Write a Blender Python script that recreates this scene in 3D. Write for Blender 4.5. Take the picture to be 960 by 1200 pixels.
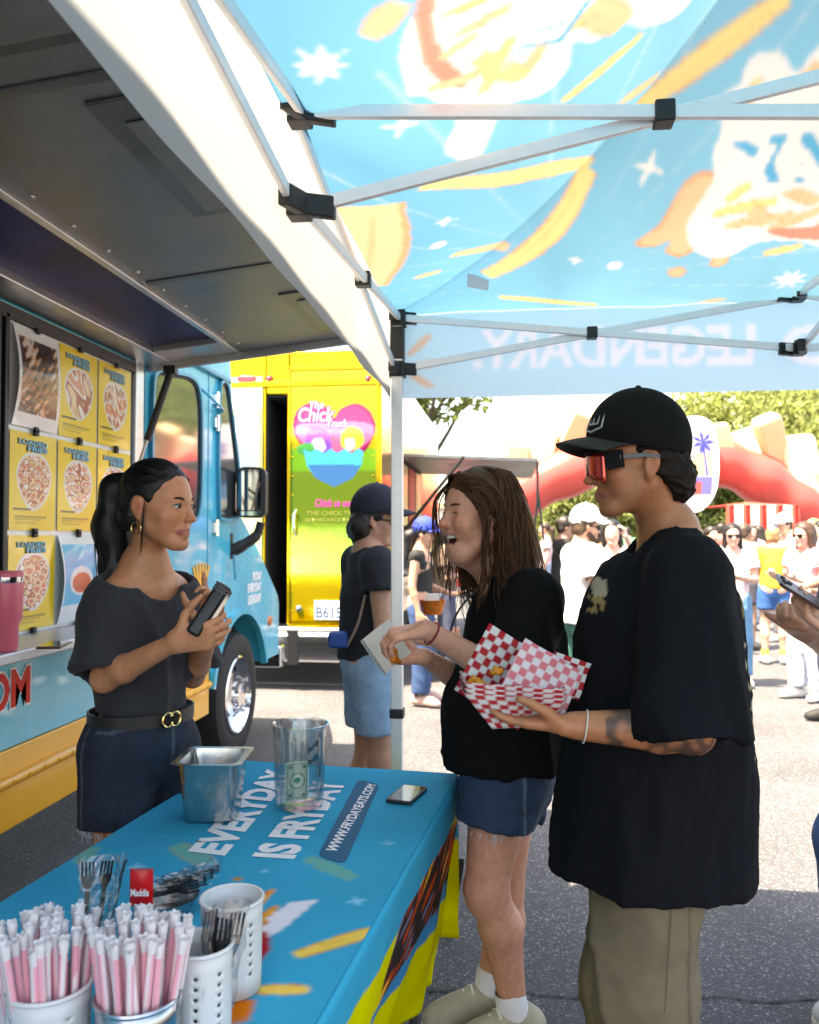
import bpy, bmesh, math, random
import numpy as np
from mathutils import Vector, Matrix
from mathutils.geometry import tessellate_polygon

random.seed(7)
RNG = np.random.default_rng(7)
for o in list(bpy.data.objects):
    bpy.data.objects.remove(o)
SC = bpy.context.scene
COL = SC.collection
R = math.radians

# ------------------------------------------------------------------ camera
EYE = np.array([0.0, 0.0, 1.46])
YAW, PITCH, FPX = R(7.05), R(1.77), 970.0
cam_d = bpy.data.cameras.new('camera')
cam = bpy.data.objects.new('camera', cam_d)
COL.objects.link(cam)
cam.location = EYE
cam.rotation_euler = (math.pi / 2 + PITCH, 0, YAW)
cam_d.sensor_fit = 'HORIZONTAL'
cam_d.sensor_width = 36.0
cam_d.lens = 36.0 * FPX / 960.0
cam_d.clip_start = 0.05
cam_d.clip_end = 2000
cam_d.dof.use_dof = True
cam_d.dof.focus_distance = 1.9
cam_d.dof.aperture_fstop = 6.8
SC.camera = cam

# ------------------------------------------------------------------ sky, sun, exposure
SUN_EL, SUN_AZ = R(67), math.atan2(-0.6, -0.8)     # azimuth measured from +X towards +Y
w = bpy.data.worlds.new('World')
SC.world = w
w.use_nodes = True
nt = w.node_tree
bg = nt.nodes['Background']
sky = nt.nodes.new('ShaderNodeTexSky')
sky.sky_type = 'NISHITA'
sky.sun_disc = False
sky.sun_elevation = SUN_EL
sky.sun_rotation = math.pi / 2 - SUN_AZ
sky.dust_density = 2.5
sky.air_density = 1.0
sky.altitude = 50
nt.links.new(sky.outputs[0], bg.inputs[0])
bg.inputs[1].default_value = 0.135
sun_d = bpy.data.lights.new('sun', 'SUN')
sun_d.energy = 3.7
sun_d.angle = R(0.6)
sun_d.color = (1.0, 0.95, 0.87)
sun = bpy.data.objects.new('sun', sun_d)
COL.objects.link(sun)
sd = Vector((math.cos(SUN_EL) * math.cos(SUN_AZ), math.cos(SUN_EL) * math.sin(SUN_AZ), math.sin(SUN_EL)))
sun.rotation_euler = sd.to_track_quat('Z', 'Y').to_euler()
sun.location = (-6, -4, 14)
SC.view_settings.view_transform = 'Standard'
SC.view_settings.look = 'None'
SC.view_settings.gamma = 1.0
SC.view_settings.use_curve_mapping = False
SC.view_settings.exposure = 2.74
SC.view_settings.use_white_balance = True      # camera white balance set for the shade
SC.view_settings.white_balance_temperature = 8500
SC.view_settings.white_balance_tint = 12
SC.render.engine = 'CYCLES'
SC.cycles.use_denoising = True
SC.cycles.max_bounces = 9
SC.cycles.diffuse_bounces = 5
SC.cycles.transmission_bounces = 8
SC.cycles.transparent_max_bounces = 40
SC.cycles.caustics_reflective = False
SC.cycles.caustics_refractive = False
SC.cycles.sample_clamp_indirect = 6

# ------------------------------------------------------------------ photo pixel -> place
FW0 = np.array([-math.sin(YAW), math.cos(YAW), 0.0])
RT = np.array([math.cos(YAW), math.sin(YAW), 0.0])
ZU = np.array([0.0, 0.0, 1.0])
FW = FW0 * math.cos(PITCH) + ZU * math.sin(PITCH)
UP = ZU * math.cos(PITCH) - FW0 * math.sin(PITCH)

def ray(px, py):
    return FW + RT * ((px - 480.0) / FPX) + UP * ((600.0 - py) / FPX)
def P(px, py, d):
    return EYE + ray(px, py) * d
def on_plane(px, py, axis, val):
    r = ray(px, py)
    return EYE + r * ((val - EYE[axis]) / r[axis])
def onX(px, py, v): return on_plane(px, py, 0, v)
def onY(px, py, v): return on_plane(px, py, 1, v)
def onZ(px, py, v): return on_plane(px, py, 2, v)
def nrm(v):
    v = np.asarray(v, float)
    return v / (np.linalg.norm(v) + 1e-12)

# ------------------------------------------------------------------ materials
def s2l(c):
    c = np.asarray(c, float)
    return np.where(c <= 0.04045, c / 12.92, ((c + 0.055) / 1.055) ** 2.4)
def H(h):
    h = h.lstrip('#')
    return tuple(float(x) for x in s2l([int(h[i:i + 2], 16) / 255 for i in (0, 2, 4)]))

MATS = {}
def mat(name, rgb=(0.5, 0.5, 0.5), rough=0.5, metal=0.0, attr=False, var=0.0, vscale=8.0, bump=0.0, bscale=60.0,
        coat=0.0, spec=0.5, trans=0.0, ior=1.45, transl=0.0, sheen=0.0, emit=0.0, sss=0.0, stretch=None, rvar=0.0):
    if name in MATS:
        return MATS[name]
    m = bpy.data.materials.new(name)
    m.use_nodes = True
    t = m.node_tree
    N, L = t.nodes, t.links
    b = N['Principled BSDF']
    out = N['Material Output']
    b.inputs['Roughness'].default_value = rough
    b.inputs['Metallic'].default_value = metal
    b.inputs['IOR'].default_value = ior
    b.inputs['Specular IOR Level'].default_value = spec
    b.inputs['Coat Weight'].default_value = coat
    b.inputs['Coat Roughness'].default_value = 0.06
    b.inputs['Transmission Weight'].default_value = trans
    b.inputs['Sheen Weight'].default_value = sheen
    if sss:
        b.inputs['Subsurface Weight'].default_value = sss
        b.inputs['Subsurface Radius'].default_value = (0.012, 0.005, 0.003)
        b.inputs['Subsurface Scale'].default_value = 0.6
    b.inputs['Base Color'].default_value = (*rgb, 1)
    src = None
    if attr:
        a = N.new('ShaderNodeAttribute')
        a.attribute_name = 'col'
        src = a.outputs['Color']
    tc = None
    def coord():
        nonlocal tc
        if tc is None:
            tcn = N.new('ShaderNodeTexCoord')
            if stretch:
                mp = N.new('ShaderNodeMapping')
                mp.inputs['Scale'].default_value = stretch
                L.new(tcn.outputs['Object'], mp.inputs['Vector'])
                tc = mp.outputs['Vector']
            else:
                tc = tcn.outputs['Object']
        return tc
    if var > 0 or rvar > 0:
        n = N.new('ShaderNodeTexNoise')
        n.inputs['Scale'].default_value = vscale
        n.inputs['Detail'].default_value = 6
        n.inputs['Roughness'].default_value = 0.62
        L.new(coord(), n.inputs['Vector'])
        if var > 0:
            mr = N.new('ShaderNodeMapRange')
            mr.inputs['From Min'].default_value = 0.28
            mr.inputs['From Max'].default_value = 0.72
            mr.inputs['To Min'].default_value = 1 - var
            mr.inputs['To Max'].default_value = 1 + var
            L.new(n.outputs['Fac'], mr.inputs['Value'])
            mx = N.new('ShaderNodeMix')
            mx.data_type = 'RGBA'
            mx.blend_type = 'MULTIPLY'
            mx.inputs['Factor'].default_value = 1
            if src is not None:
                L.new(src, mx.inputs['A'])
            else:
                mx.inputs['A'].default_value = (*rgb, 1)
            L.new(mr.outputs['Result'], mx.inputs['B'])
            src = mx.outputs['Result']
        if rvar > 0:
            m2 = N.new('ShaderNodeMapRange')
            m2.inputs['From Min'].default_value = 0.3
            m2.inputs['From Max'].default_value = 0.7
            m2.inputs['To Min'].default_value = max(0.02, rough - rvar)
            m2.inputs['To Max'].default_value = min(1, rough + rvar)
            L.new(n.outputs['Fac'], m2.inputs['Value'])
            L.new(m2.outputs['Result'], b.inputs['Roughness'])
    if src is not None:
        L.new(src, b.inputs['Base Color'])
    if bump > 0:
        n2 = N.new('ShaderNodeTexNoise')
        n2.inputs['Scale'].default_value = bscale
        n2.inputs['Detail'].default_value = 4
        L.new(coord(), n2.inputs['Vector'])
        bp = N.new('ShaderNodeBump')
        bp.inputs['Strength'].default_value = bump
        bp.inputs['Distance'].default_value = 0.01
        L.new(n2.outputs['Fac'], bp.inputs['Height'])
        L.new(bp.outputs['Normal'], b.inputs['Normal'])
    if emit > 0:
        b.inputs['Emission Color'].default_value = (*rgb, 1)
        b.inputs['Emission Strength'].default_value = emit
    if transl > 0:
        tr = N.new('ShaderNodeBsdfTranslucent')
        tr.inputs['Color'].default_value = (*rgb, 1)
        if src is not None:
            L.new(src, tr.inputs['Color'])
        ms = N.new('ShaderNodeMixShader')
        ms.inputs[0].default_value = transl
        L.new(b.outputs[0], ms.inputs[1])
        L.new(tr.outputs[0], ms.inputs[2])
        L.new(ms.outputs[0], out.inputs['Surface'])
    MATS[name] = m
    return m

# ------------------------------------------------------------------ objects
def base_of(o):
    v = np.zeros(3)
    while o is not None:
        v += np.array(o.location)
        o = o.parent
    return v
def tag(o, label=None, cat=None, group=None, kind=None):
    if label: o['label'] = label
    if cat: o['category'] = cat
    if group: o['group'] = group
    if kind: o['kind'] = kind
    return o
def thing(name, label, cat, loc=(0, 0, 0), group=None):
    o = bpy.data.objects.new(name, None)
    o.empty_display_size = 0.1
    COL.objects.link(o)
    o.location = [float(x) for x in loc]
    return tag(o, label, cat, group)
def put(name, V, F, m, parent=None, smooth=False, cols=None, bevel=0.0, seg=2, loc=None, solid=0.0):
    V = np.asarray(V, float).reshape(-1, 3)
    b = base_of(parent) if parent is not None else (np.asarray(loc, float) if loc is not None else np.zeros(3))
    me = bpy.data.meshes.new(name)
    V = V - b
    if isinstance(F, np.ndarray) and F.ndim == 2:
        n, k = F.shape
        me.vertices.add(len(V))
        me.vertices.foreach_set('co', V.astype(np.float32).ravel())
        me.loops.add(n * k)
        me.loops.foreach_set('vertex_index', F.astype(np.int32).ravel())
        me.polygons.add(n)
        me.polygons.foreach_set('loop_start', np.arange(0, n * k, k, dtype=np.int32))
        me.update(calc_edges=True)
    else:
        me.from_pydata([tuple(v) for v in V], [], [tuple(int(i) for i in f) for f in F])
        me.update()
    if smooth:
        me.polygons.foreach_set('use_smooth', np.ones(len(me.polygons), dtype=bool))
        if smooth != 'all':
            try:
                me.set_sharp_from_angle(angle=R(40))
            except Exception:
                pass
    if cols is not None:
        a = me.color_attributes.new('col', 'FLOAT_COLOR', 'POINT')
        c4 = np.ones((len(V), 4), np.float32)
        c4[:, :3] = cols
        a.data.foreach_set('color', c4.ravel())
    me.materials.append(m)
    o = bpy.data.objects.new(name, me)
    COL.objects.link(o)
    if parent is not None:
        o.parent = parent
    elif loc is not None:
        o.location = [float(x) for x in b]
    if solid:
        md = o.modifiers.new('thickness', 'SOLIDIFY')
        md.thickness = solid
        md.offset = 0
    if bevel > 0:
        md = o.modifiers.new('bevel', 'BEVEL')
        md.width = bevel
        md.segments = seg
        md.limit_method = 'ANGLE'
        md.angle_limit = R(35)
        if not smooth:
            me.polygons.foreach_set('use_smooth', np.ones(len(me.polygons), dtype=bool))
            md2 = o.modifiers.new('wn', 'WEIGHTED_NORMAL')
            md2.keep_sharp = True
    return o
def copy_tree(o, parent=None):
    c = o.copy()
    COL.objects.link(c)
    c.parent = parent
    for ch in list(o.children):
        copy_tree(ch, c)
    return c

class MB:
    """collects shapes for ONE mesh"""
    def __init__(s): s.V, s.F = [], []
    def add(s, V, F):
        o = len(s.V)
        s.V += [tuple(float(x) for x in v) for v in V]
        s.F += [tuple(i + o for i in f) for f in F]
        return s
    def box(s, lo, hi):
        (a, b, c), (d, e, f) = lo, hi
        return s.add([(a,b,c),(d,b,c),(d,e,c),(a,e,c),(a,b,f),(d,b,f),(d,e,f),(a,e,f)],
                     [(0,3,2,1),(4,5,6,7),(0,1,5,4),(1,2,6,5),(2,3,7,6),(3,0,4,7)])
    def obox(s, c, ax, ay, az):
        """box from centre and three half-axis vectors"""
        c, ax, ay, az = map(np.asarray, (c, ax, ay, az))
        V = [c + i*ax + j*ay + k*az for k in (-1, 1) for i, j in ((-1,-1),(1,-1),(1,1),(-1,1))]
        return s.add(V, [(0,3,2,1),(4,5,6,7),(0,1,5,4),(1,2,6,5),(2,3,7,6),(3,0,4,7)])
    def bar(s, a, b, w, h, up=(0, 0, 1)):
        a, b = np.asarray(a, float), np.asarray(b, float)
        d = nrm(b - a)
        x = np.cross(d, up)
        if np.linalg.norm(x) < 1e-4: x = np.cross(d, (1, 0, 0))
        x = nrm(x); y = np.cross(x, d)
        return s.obox((a + b) / 2, x * w / 2, (b - a) / 2, y * h / 2)
    def tube(s, pts, r, n=8, caps=True):
        pts = [np.asarray(p, float) for p in pts]
        rs = r if hasattr(r, '__len__') else [r] * len(pts)
        o = len(s.V)
        ref = None
        for i, p in enumerate(pts):
            d = nrm(pts[min(i + 1, len(pts) - 1)] - pts[max(i - 1, 0)])
            if ref is None:
                ref = np.cross(d, (0, 0, 1))
                if np.linalg.norm(ref) < 1e-3: ref = np.cross(d, (1, 0, 0))
            ref = nrm(ref - d * np.dot(ref, d))
            y = np.cross(d, ref)
            for k in range(n):
                a = 2 * math.pi * k / n
                s.V.append(tuple(p + rs[i] * (math.cos(a) * ref + math.sin(a) * y)))
        for i in range(len(pts) - 1):
            for k in range(n):
                k2 = (k + 1) % n
                s.F.append((o + i*n + k, o + i*n + k2, o + (i+1)*n + k2, o + (i+1)*n + k))
        if caps:
            s.F.append(tuple(o + k for k in reversed(range(n))))
            s.F.append(tuple(o + (len(pts)-1)*n + k for k in range(n)))
        return s
    def lathe(s, prof, c, axis=(0, 0, 1), n=32, close=False):
        """prof: list of (radius, height along axis)"""
        c = np.asarray(c, float); az = nrm(axis)
        ax = np.cross(az, (0.3, 1, 0.1)); ax = nrm(ax); ay = np.cross(az, ax)
        o = len(s.V)
        for (r, h) in prof:
            for k in range(n):
                a = 2 * math.pi * k / n
                s.V.append(tuple(c + az * h + r * (math.cos(a) * ax + math.sin(a) * ay)))
        m = len(prof)
        for i in range(m - 1 if not close else m):
            i2 = (i + 1) % m
            for k in range(n):
                k2 = (k + 1) % n
                s.F.append((o + i*n + k, o + i*n + k2, o + i2*n + k2, o + i2*n + k))
        return s
    def prism(s, poly, to3, depth):
        """poly 2D, to3(u,v)->point, depth vector: closed extrusion (holes not supported)"""
        n = len(poly)
        A = [np.asarray(to3(u, v), float) for u, v in poly]
        depth = np.asarray(depth, float)
        B = [a + depth for a in A]
        tri = tessellate_polygon([[Vector((u, v, 0)) for u, v in poly]])
        F = [tuple(t) for t in tri] + [tuple(n + i for i in reversed(t)) for t in tri]
        F += [(i, (i + 1) % n, n + (i + 1) % n, n + i) for i in range(n)]
        return s.add(A + B, F)
    def ring(s, outer, inner, to3, depth):
        """frame between two outlines of equal point count"""
        n = len(outer)
        depth = np.asarray(depth, float)
        V = [np.asarray(to3(*p), float) for p in outer] + [np.asarray(to3(*p), float) for p in inner]
        V = V + [v + depth for v in V]
        F = []
        for i in range(n):
            j = (i + 1) % n
            F += [(i, j, n+j, n+i), (2*n+i, 3*n+i, 3*n+j, 2*n+j), (i, 2*n+i, 2*n+j, j), (n+i, n+j, 3*n+j, 3*n+i)]
        return s.add(V, F)
    def build(s, name, m, parent=None, **k):
        o = put(name, s.V, s.F, m, parent, **k)
        bm = bmesh.new(); bm.from_mesh(o.data)
        bmesh.ops.recalc_face_normals(bm, faces=bm.faces)
        bm.to_mesh(o.data); bm.free()
        return o

def rrect(x0, y0, x1, y1, r, n=5):
    pts = []
    for cx, cy, a0 in ((x1 - r, y1 - r, 0), (x0 + r, y1 - r, 90), (x0 + r, y0 + r, 180), (x1 - r, y0 + r, 270)):
        for k in range(n + 1):
            a = R(a0 + 90 * k / n)
            pts.append((cx + r * math.cos(a), cy + r * math.sin(a)))
    return pts
def spline(pts, n=8):
    """Catmull-Rom through points"""
    p = [np.asarray(q, float) for q in pts]
    p = [2 * p[0] - p[1]] + p + [2 * p[-1] - p[-2]]
    out = []
    for i in range(1, len(p) - 2):
        for k in range(n):
            t = k / n
            a, b, c, d = p[i-1], p[i], p[i+1], p[i+2]
            out.append(0.5 * (2*b + (c-a)*t + (2*a-5*b+4*c-d)*t*t + (3*b-a-3*c+d)*t**3))
    out.append(p[-2])
    return out
def closed_spline(pts, n=6):
    p = [np.asarray(q, float) for q in pts]
    m = len(p); out = []
    for i in range(m):
        a, b, c, d = p[i-1], p[i], p[(i+1) % m], p[(i+2) % m]
        for k in range(n):
            t = k / n
            out.append(0.5 * (2*b + (c-a)*t + (2*a-5*b+4*c-d)*t*t + (3*b-a-3*c+d)*t**3))
    return out

# ------------------------------------------------------------------ lettering
TEXTS = {}
def _text(s, offset, shear, spacing):
    cu = bpy.data.curves.new('t', 'FONT')
    cu.body = s
    cu.size = 1
    cu.offset = offset
    cu.shear = shear
    cu.space_character = spacing
    cu.resolution_u = 3
    ob = bpy.data.objects.new('t', cu)
    me = bpy.data.meshes.new_from_object(ob)
    me.calc_loop_triangles()
    V = np.array([v.co[:2] for v in me.vertices]).reshape(-1, 2)
    T = np.array([t.vertices[:] for t in me.loop_triangles]).reshape(-1, 3)
    bpy.data.objects.remove(ob); bpy.data.curves.remove(cu); bpy.data.meshes.remove(me)
    return V, T
def text_tris(s, offset=0.0, shear=0.0, spacing=1.0):
    """triangles scaled to the unit box of the plain letters (outlines reach beyond it)"""
    key = (s, offset, shear, spacing)
    if key not in TEXTS:
        B, _ = _text(s, 0.015, shear, spacing)
        V, T = _text(s, offset, shear, spacing)
        lo, hi = B.min(0), B.max(0)
        TEXTS[key] = ((V - lo) / (hi - lo), T)
    return TEXTS[key]
def lettering(s, O, ux, uy, m, parent, name='lettering', lift=0.002, offset=0.02, shear=0.0, spacing=1.0):
    """text filling the parallelogram O, O+ux, O+uy"""
    V, T = text_tris(s, offset, shear, spacing)
    O, ux, uy = map(lambda q: np.asarray(q, float), (O, ux, uy))
    n = nrm(np.cross(ux, uy))
    W = O + V[:, :1] * ux + V[:, 1:] * uy + n * lift
    return put(name, W, T, m, parent)

# ------------------------------------------------------------------ flat print: colours per point of a fine sheet
def in_poly(Q, poly):
    poly = np.asarray(poly, float)
    x, y = Q[:, 0], Q[:, 1]
    ins = np.zeros(len(Q), bool)
    for i in range(len(poly)):
        x1, y1 = poly[i - 1]; x2, y2 = poly[i]
        if y1 == y2: continue
        c = ((y1 > y) != (y2 > y)) & (x < (x2 - x1) * (y - y1) / (y2 - y1) + x1)
        ins ^= c
    return ins
class Print:
    def __init__(s, Q, base):
        s.Q = np.asarray(Q, float)
        s.C = np.tile(np.asarray(base, float), (len(s.Q), 1))
    def mask(s, poly):
        poly = np.asarray(poly, float)
        lo, hi = poly.min(0), poly.max(0)
        i = np.flatnonzero(((s.Q >= lo) & (s.Q <= hi)).all(1))
        return i[in_poly(s.Q[i], poly)] if len(i) else i
    def poly(s, poly, c, a=1.0):
        i = s.mask(poly)
        s.C[i] = s.C[i] * (1 - a) + np.asarray(c) * a
    def blob(s, pts, c, a=1.0, edge=None, ew=0.008):
        """smooth closed outline, optional darker rim"""
        p = np.array(closed_spline(pts, 5))
        if edge is not None:
            s.poly(p, edge, a)
            c0 = p.mean(0)
            d = p - c0
            L = np.linalg.norm(d, axis=1, keepdims=True) + 1e-9
            p = c0 + d * np.maximum(0.2, (L - ew) / L)
        s.poly(p, c, a)
    def fry(s, a, b, wd, c, edge=None, bend=0.0, a_=1.0):
        a, b = np.asarray(a, float), np.asarray(b, float)
        d = b - a; L = np.linalg.norm(d); d = d / L; n = np.array([-d[1], d[0]])
        ts = np.linspace(0, 1, 9)
        mid = [a + d * L * t + n * bend * math.sin(math.pi * t) for t in ts]
        wv = [wd * (0.62 + 0.38 * math.sin(math.pi * min(max(t, .06), .94))) for t in ts]
        out = [m_ + n * q for m_, q in zip(mid, wv)] + [m_ - n * q for m_, q in zip(mid[::-1], wv[::-1])]
        if edge is not None:
            s.poly(out, edge, a_)
            out = [m_ + n * q * .84 for m_, q in zip(mid, wv)] + [m_ - n * q * .84 for m_, q in zip(mid[::-1], wv[::-1])]
        s.poly(out, c, a_)
        if edge is not None:
            ln = [m_ + n * (q * .25) for m_, q in zip(mid[1:-1], wv[1:-1])] + [m_ + n * (q * .12) for m_, q in zip(mid[1:-1][::-1], wv[1:-1][::-1])]
            s.poly(ln, edge, a_ * .6)
    def star(s, c, r, col, n=4, k=0.26, rot=0.0, a=1.0):
        pts = []
        for i in range(2 * n):
            q = r if i % 2 == 0 else r * k
            t = rot + math.pi * i / n
            pts.append((c[0] + q * math.cos(t), c[1] + q * math.sin(t)))
        s.poly(pts, col, a)
    def disc(s, c, r, col, a=1.0):
        i = np.flatnonzero(((s.Q - np.asarray(c)) ** 2).sum(1) < r * r)
        s.C[i] = s.C[i] * (1 - a) + np.asarray(col) * a
    def text(s, body, O, ux, uy, col, a=1.0, offset=0.02, grow=0.0, shear=0.0):
        V, T = text_tris(body, offset, shear)
        W = np.asarray(O) + V[:, :1] * np.asarray(ux) + V[:, 1:] * np.asarray(uy)
        for t in T:
            p = W[t]
            lo, hi = p.min(0), p.max(0)
            i = np.flatnonzero(((s.Q >= lo) & (s.Q <= hi)).all(1))
            if not len(i): continue
            q = s.Q[i]
            def sg(u, v): return (v[0]-u[0])*(q[:,1]-u[1]) - (v[1]-u[1])*(q[:,0]-u[0])
            a1, a2, a3 = sg(p[0], p[1]), sg(p[1], p[2]), sg(p[2], p[0])
            k = i[((a1 >= 0) & (a2 >= 0) & (a3 >= 0)) | ((a1 <= 0) & (a2 <= 0) & (a3 <= 0))]
            s.C[k] = s.C[k] * (1 - a) + np.asarray(col) * a
def soften(C, nu, nv, n=1):
    """ink bleed: average neighbouring points of a grid print"""
    A = C.reshape(nu, nv, 3)
    for _ in range(n):
        B = np.pad(A, ((1, 1), (1, 1), (0, 0)), mode='edge')
        A = (B[1:-1, 1:-1] * 2 + B[:-2, 1:-1] + B[2:, 1:-1] + B[1:-1, :-2] + B[1:-1, 2:]) / 6
    return A.reshape(-1, 3)
def grid(nu, nv):
    u, v = np.meshgrid(np.linspace(0, 1, nu), np.linspace(0, 1, nv), indexing='ij')
    uv = np.stack([u.ravel(), v.ravel()], 1)
    i = np.arange(nu * nv).reshape(nu, nv)
    F = np.stack([i[:-1, :-1].ravel(), i[1:, :-1].ravel(), i[1:, 1:].ravel(), i[:-1, 1:].ravel()], 1)
    return uv, F

# ------------------------------------------------------------------ implicit modelling (bodies, clothes, hair)
class Sdf:
    def __init__(s, lo, hi, h):
        s.lo = np.asarray(lo, np.float32); s.h = h
        s.n = np.maximum(4, np.ceil((np.asarray(hi) - lo) / h).astype(int) + 1)
        s.F = np.full(s.n, 1.0, np.float32)
    def block(s, lo, hi):
        a = np.clip(np.floor((np.asarray(lo) - s.lo) / s.h).astype(int), 0, s.n)
        b = np.clip(np.ceil((np.asarray(hi) - s.lo) / s.h).astype(int) + 1, 0, s.n)
        if (b <= a).any(): return None, None
        ax = [(s.lo[i] + np.arange(a[i], b[i]) * s.h).astype(np.float32) for i in range(3)]
        X = (ax[0][:, None, None], ax[1][None, :, None], ax[2][None, None, :])
        return (slice(a[0], b[0]), slice(a[1], b[1]), slice(a[2], b[2])), X
    def mix(s, sl, d, k, sub):
        f = s.F[sl]
        k = max(k, 1e-5)
        if not sub:
            hh = np.maximum(k - np.abs(f - d), 0) / k
            s.F[sl] = np.minimum(f, d) - hh * hh * (k * 0.25)
        else:
            d = -d
            hh = np.maximum(k - np.abs(f - d), 0) / k
            s.F[sl] = np.maximum(f, d) + hh * hh * (k * 0.25)
    def rc(s, a, b, ra, rb, k=0.01, sub=False, w=None, sq=1.0):
        """tapered capsule; w, sq squash it along the direction w"""
        a, b = np.asarray(a, float), np.asarray(b, float)
        m = max(ra, rb) * max(1.0, sq) + k + 3 * s.h
        sl, X = s.block(np.minimum(a, b) - m, np.maximum(a, b) + m)
        if sl is None: return s
        p = [X[i] - np.float32(a[i]) for i in range(3)]
        ab = b - a
        L2 = float(ab @ ab) + 1e-9
        if w is not None:
            w = nrm(w)
            # remove scaled component along w, keeping the axis itself unsquashed
            abn = ab / math.sqrt(L2)
            w = nrm(w - abn * (w @ abn))
            pw = p[0]*np.float32(w[0]) + p[1]*np.float32(w[1]) + p[2]*np.float32(w[2])
        t = np.clip((p[0]*np.float32(ab[0]) + p[1]*np.float32(ab[1]) + p[2]*np.float32(ab[2])) / np.float32(L2), 0, 1)
        q2 = 0
        for i in range(3):
            qi = p[i] - t * np.float32(ab[i])
            q2 = q2 + qi * qi
        if w is not None:
            q2 = q2 + pw * pw * np.float32(1 / (sq * sq) - 1)
        d = np.sqrt(np.maximum(q2, 0)) - (np.float32(ra) + t * np.float32(rb - ra))
        if w is not None and sq < 1: d = d * np.float32((1 + sq) / 2)
        s.mix(sl, d.astype(np.float32), k, sub)
        return s
    def el(s, c, r, Rm=None, k=0.01, sub=False):
        c = np.asarray(c, float); r = np.asarray(r, float)
        m = r.max() + k + 3 * s.h
        sl, X = s.block(c - m, c + m)
        if sl is None: return s
        p = [X[i] - np.float32(c[i]) for i in range(3)]
        if Rm is None: Rm = np.eye(3)
        k0 = 0; k1 = 0
        for j in range(3):
            q = (p[0]*np.float32(Rm[0, j]) + p[1]*np.float32(Rm[1, j]) + p[2]*np.float32(Rm[2, j])) / np.float32(r[j])
            k0 = k0 + q * q
            k1 = k1 + (q / np.float32(r[j])) ** 2
        k0 = np.sqrt(k0); k1 = np.sqrt(k1) + 1e-6
        s.mix(sl, (k0 * (k0 - 1) / k1).astype(np.float32), k, sub)
        return s
    def cut(s, c, n, rad):
        """keep only the side the normal points away from, within a ball"""
        c = np.asarray(c, float); n = nrm(n)
        sl, X = s.block(c - rad, c + rad)
        if sl is None: return s
        p = [X[i] - np.float32(c[i]) for i in range(3)]
        d = p[0]*np.float32(n[0]) + p[1]*np.float32(n[1]) + p[2]*np.float32(n[2])
        r2 = p[0]**2 + p[1]**2 + p[2]**2
        f = s.F[sl]
        s.F[sl] = np.where(r2 < rad * rad, np.maximum(f, d), f)
        return s
    def mesh(s, smooth=2):
        F = s.F
        neg = F < 0
        F = np.pad(F, 1, constant_values=1.0); neg = np.pad(neg, 1)
        lo = s.lo - s.h
        n = np.array(F.shape)
        c = neg.astype(np.uint8)
        c = c[:-1] + c[1:]; c = c[:, :-1] + c[:, 1:]; c = c[:, :, :-1] + c[:, :, 1:]
        act = (c > 0) & (c < 8)
        ids = np.full(act.shape, -1, np.int32)
        I = np.argwhere(act)
        ids[act] = np.arange(len(I), dtype=np.int32)
        corner = [(i, j, k) for i in (0, 1) for j in (0, 1) for k in (0, 1)]
        val = np.stack([F[I[:,0]+i, I[:,1]+j, I[:,2]+k] for i, j, k in corner], 1)
        acc = np.zeros((len(I), 3)); cnt = np.zeros(len(I))
        for a in range(8):
            for b in range(a + 1, 8):
                df = [corner[b][q] - corner[a][q] for q in range(3)]
                if sum(abs(x) for x in df) != 1: continue
                va, vb = val[:, a], val[:, b]
                x = (va < 0) != (vb < 0)
                t = va[x] / (va[x] - vb[x] + 1e-12)
                acc[x] += np.array(corner[a]) + np.outer(t, df)
                cnt[x] += 1
        V = lo + (I + acc / cnt[:, None]) * s.h
        Q = []
        for ax in range(3):
            sl0 = [slice(None)] * 3; sl1 = [slice(None)] * 3
            sl0[ax] = slice(0, -1); sl1[ax] = slice(1, None)
            ch = neg[tuple(sl0)] != neg[tuple(sl1)]
            E = np.argwhere(ch)
            if not len(E): continue
            u, v = (ax + 1) % 3, (ax + 2) % 3
            fl = neg[E[:, 0], E[:, 1], E[:, 2]]
            cells = []
            for du, dv in ((-1, -1), (0, -1), (0, 0), (-1, 0)):
                q = E.copy(); q[:, u] += du; q[:, v] += dv
                cells.append(ids[q[:, 0], q[:, 1], q[:, 2]])
            q = np.stack(cells, 1)
            q[~fl] = q[~fl][:, ::-1]
            Q.append(q)
        Q = np.concatenate(Q)
        for _ in range(smooth):
            V = lap(V, Q, 0.5)
        return V, Q
def lap(V, Q, a):
    n = len(V)
    i = np.concatenate([Q[:, 0], Q[:, 1], Q[:, 2], Q[:, 3]]); j = np.concatenate([Q[:, 1], Q[:, 2], Q[:, 3], Q[:, 0]])
    deg = np.bincount(i, minlength=n) + 1e-9
    return np.stack([V[:, k] * (1 - a) + a * np.bincount(i, V[j, k], n) / deg for k in range(3)], 1)
def vnormals(V, Q):
    fn = np.cross(V[Q[:, 2]] - V[Q[:, 0]], V[Q[:, 3]] - V[Q[:, 1]])
    n = len(V)
    N = np.zeros((n, 3))
    for c in range(4):
        for k in range(3):
            N[:, k] += np.bincount(Q[:, c], fn[:, k], n)
    return N / (np.linalg.norm(N, axis=1, keepdims=True) + 1e-12)
def wave(V, f, seed, n=5):
    """cheap smooth noise in about -1..1 at frequency f (scalar or per axis)"""
    r = np.random.default_rng(seed)
    out = np.zeros(len(V))
    f = np.asarray(f, float) * np.ones(3)
    for _ in range(n):
        d = r.normal(size=3) * f
        out += np.sin(V @ d + r.uniform(0, 6.28))
    return out / math.sqrt(n) * 0.9
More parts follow.
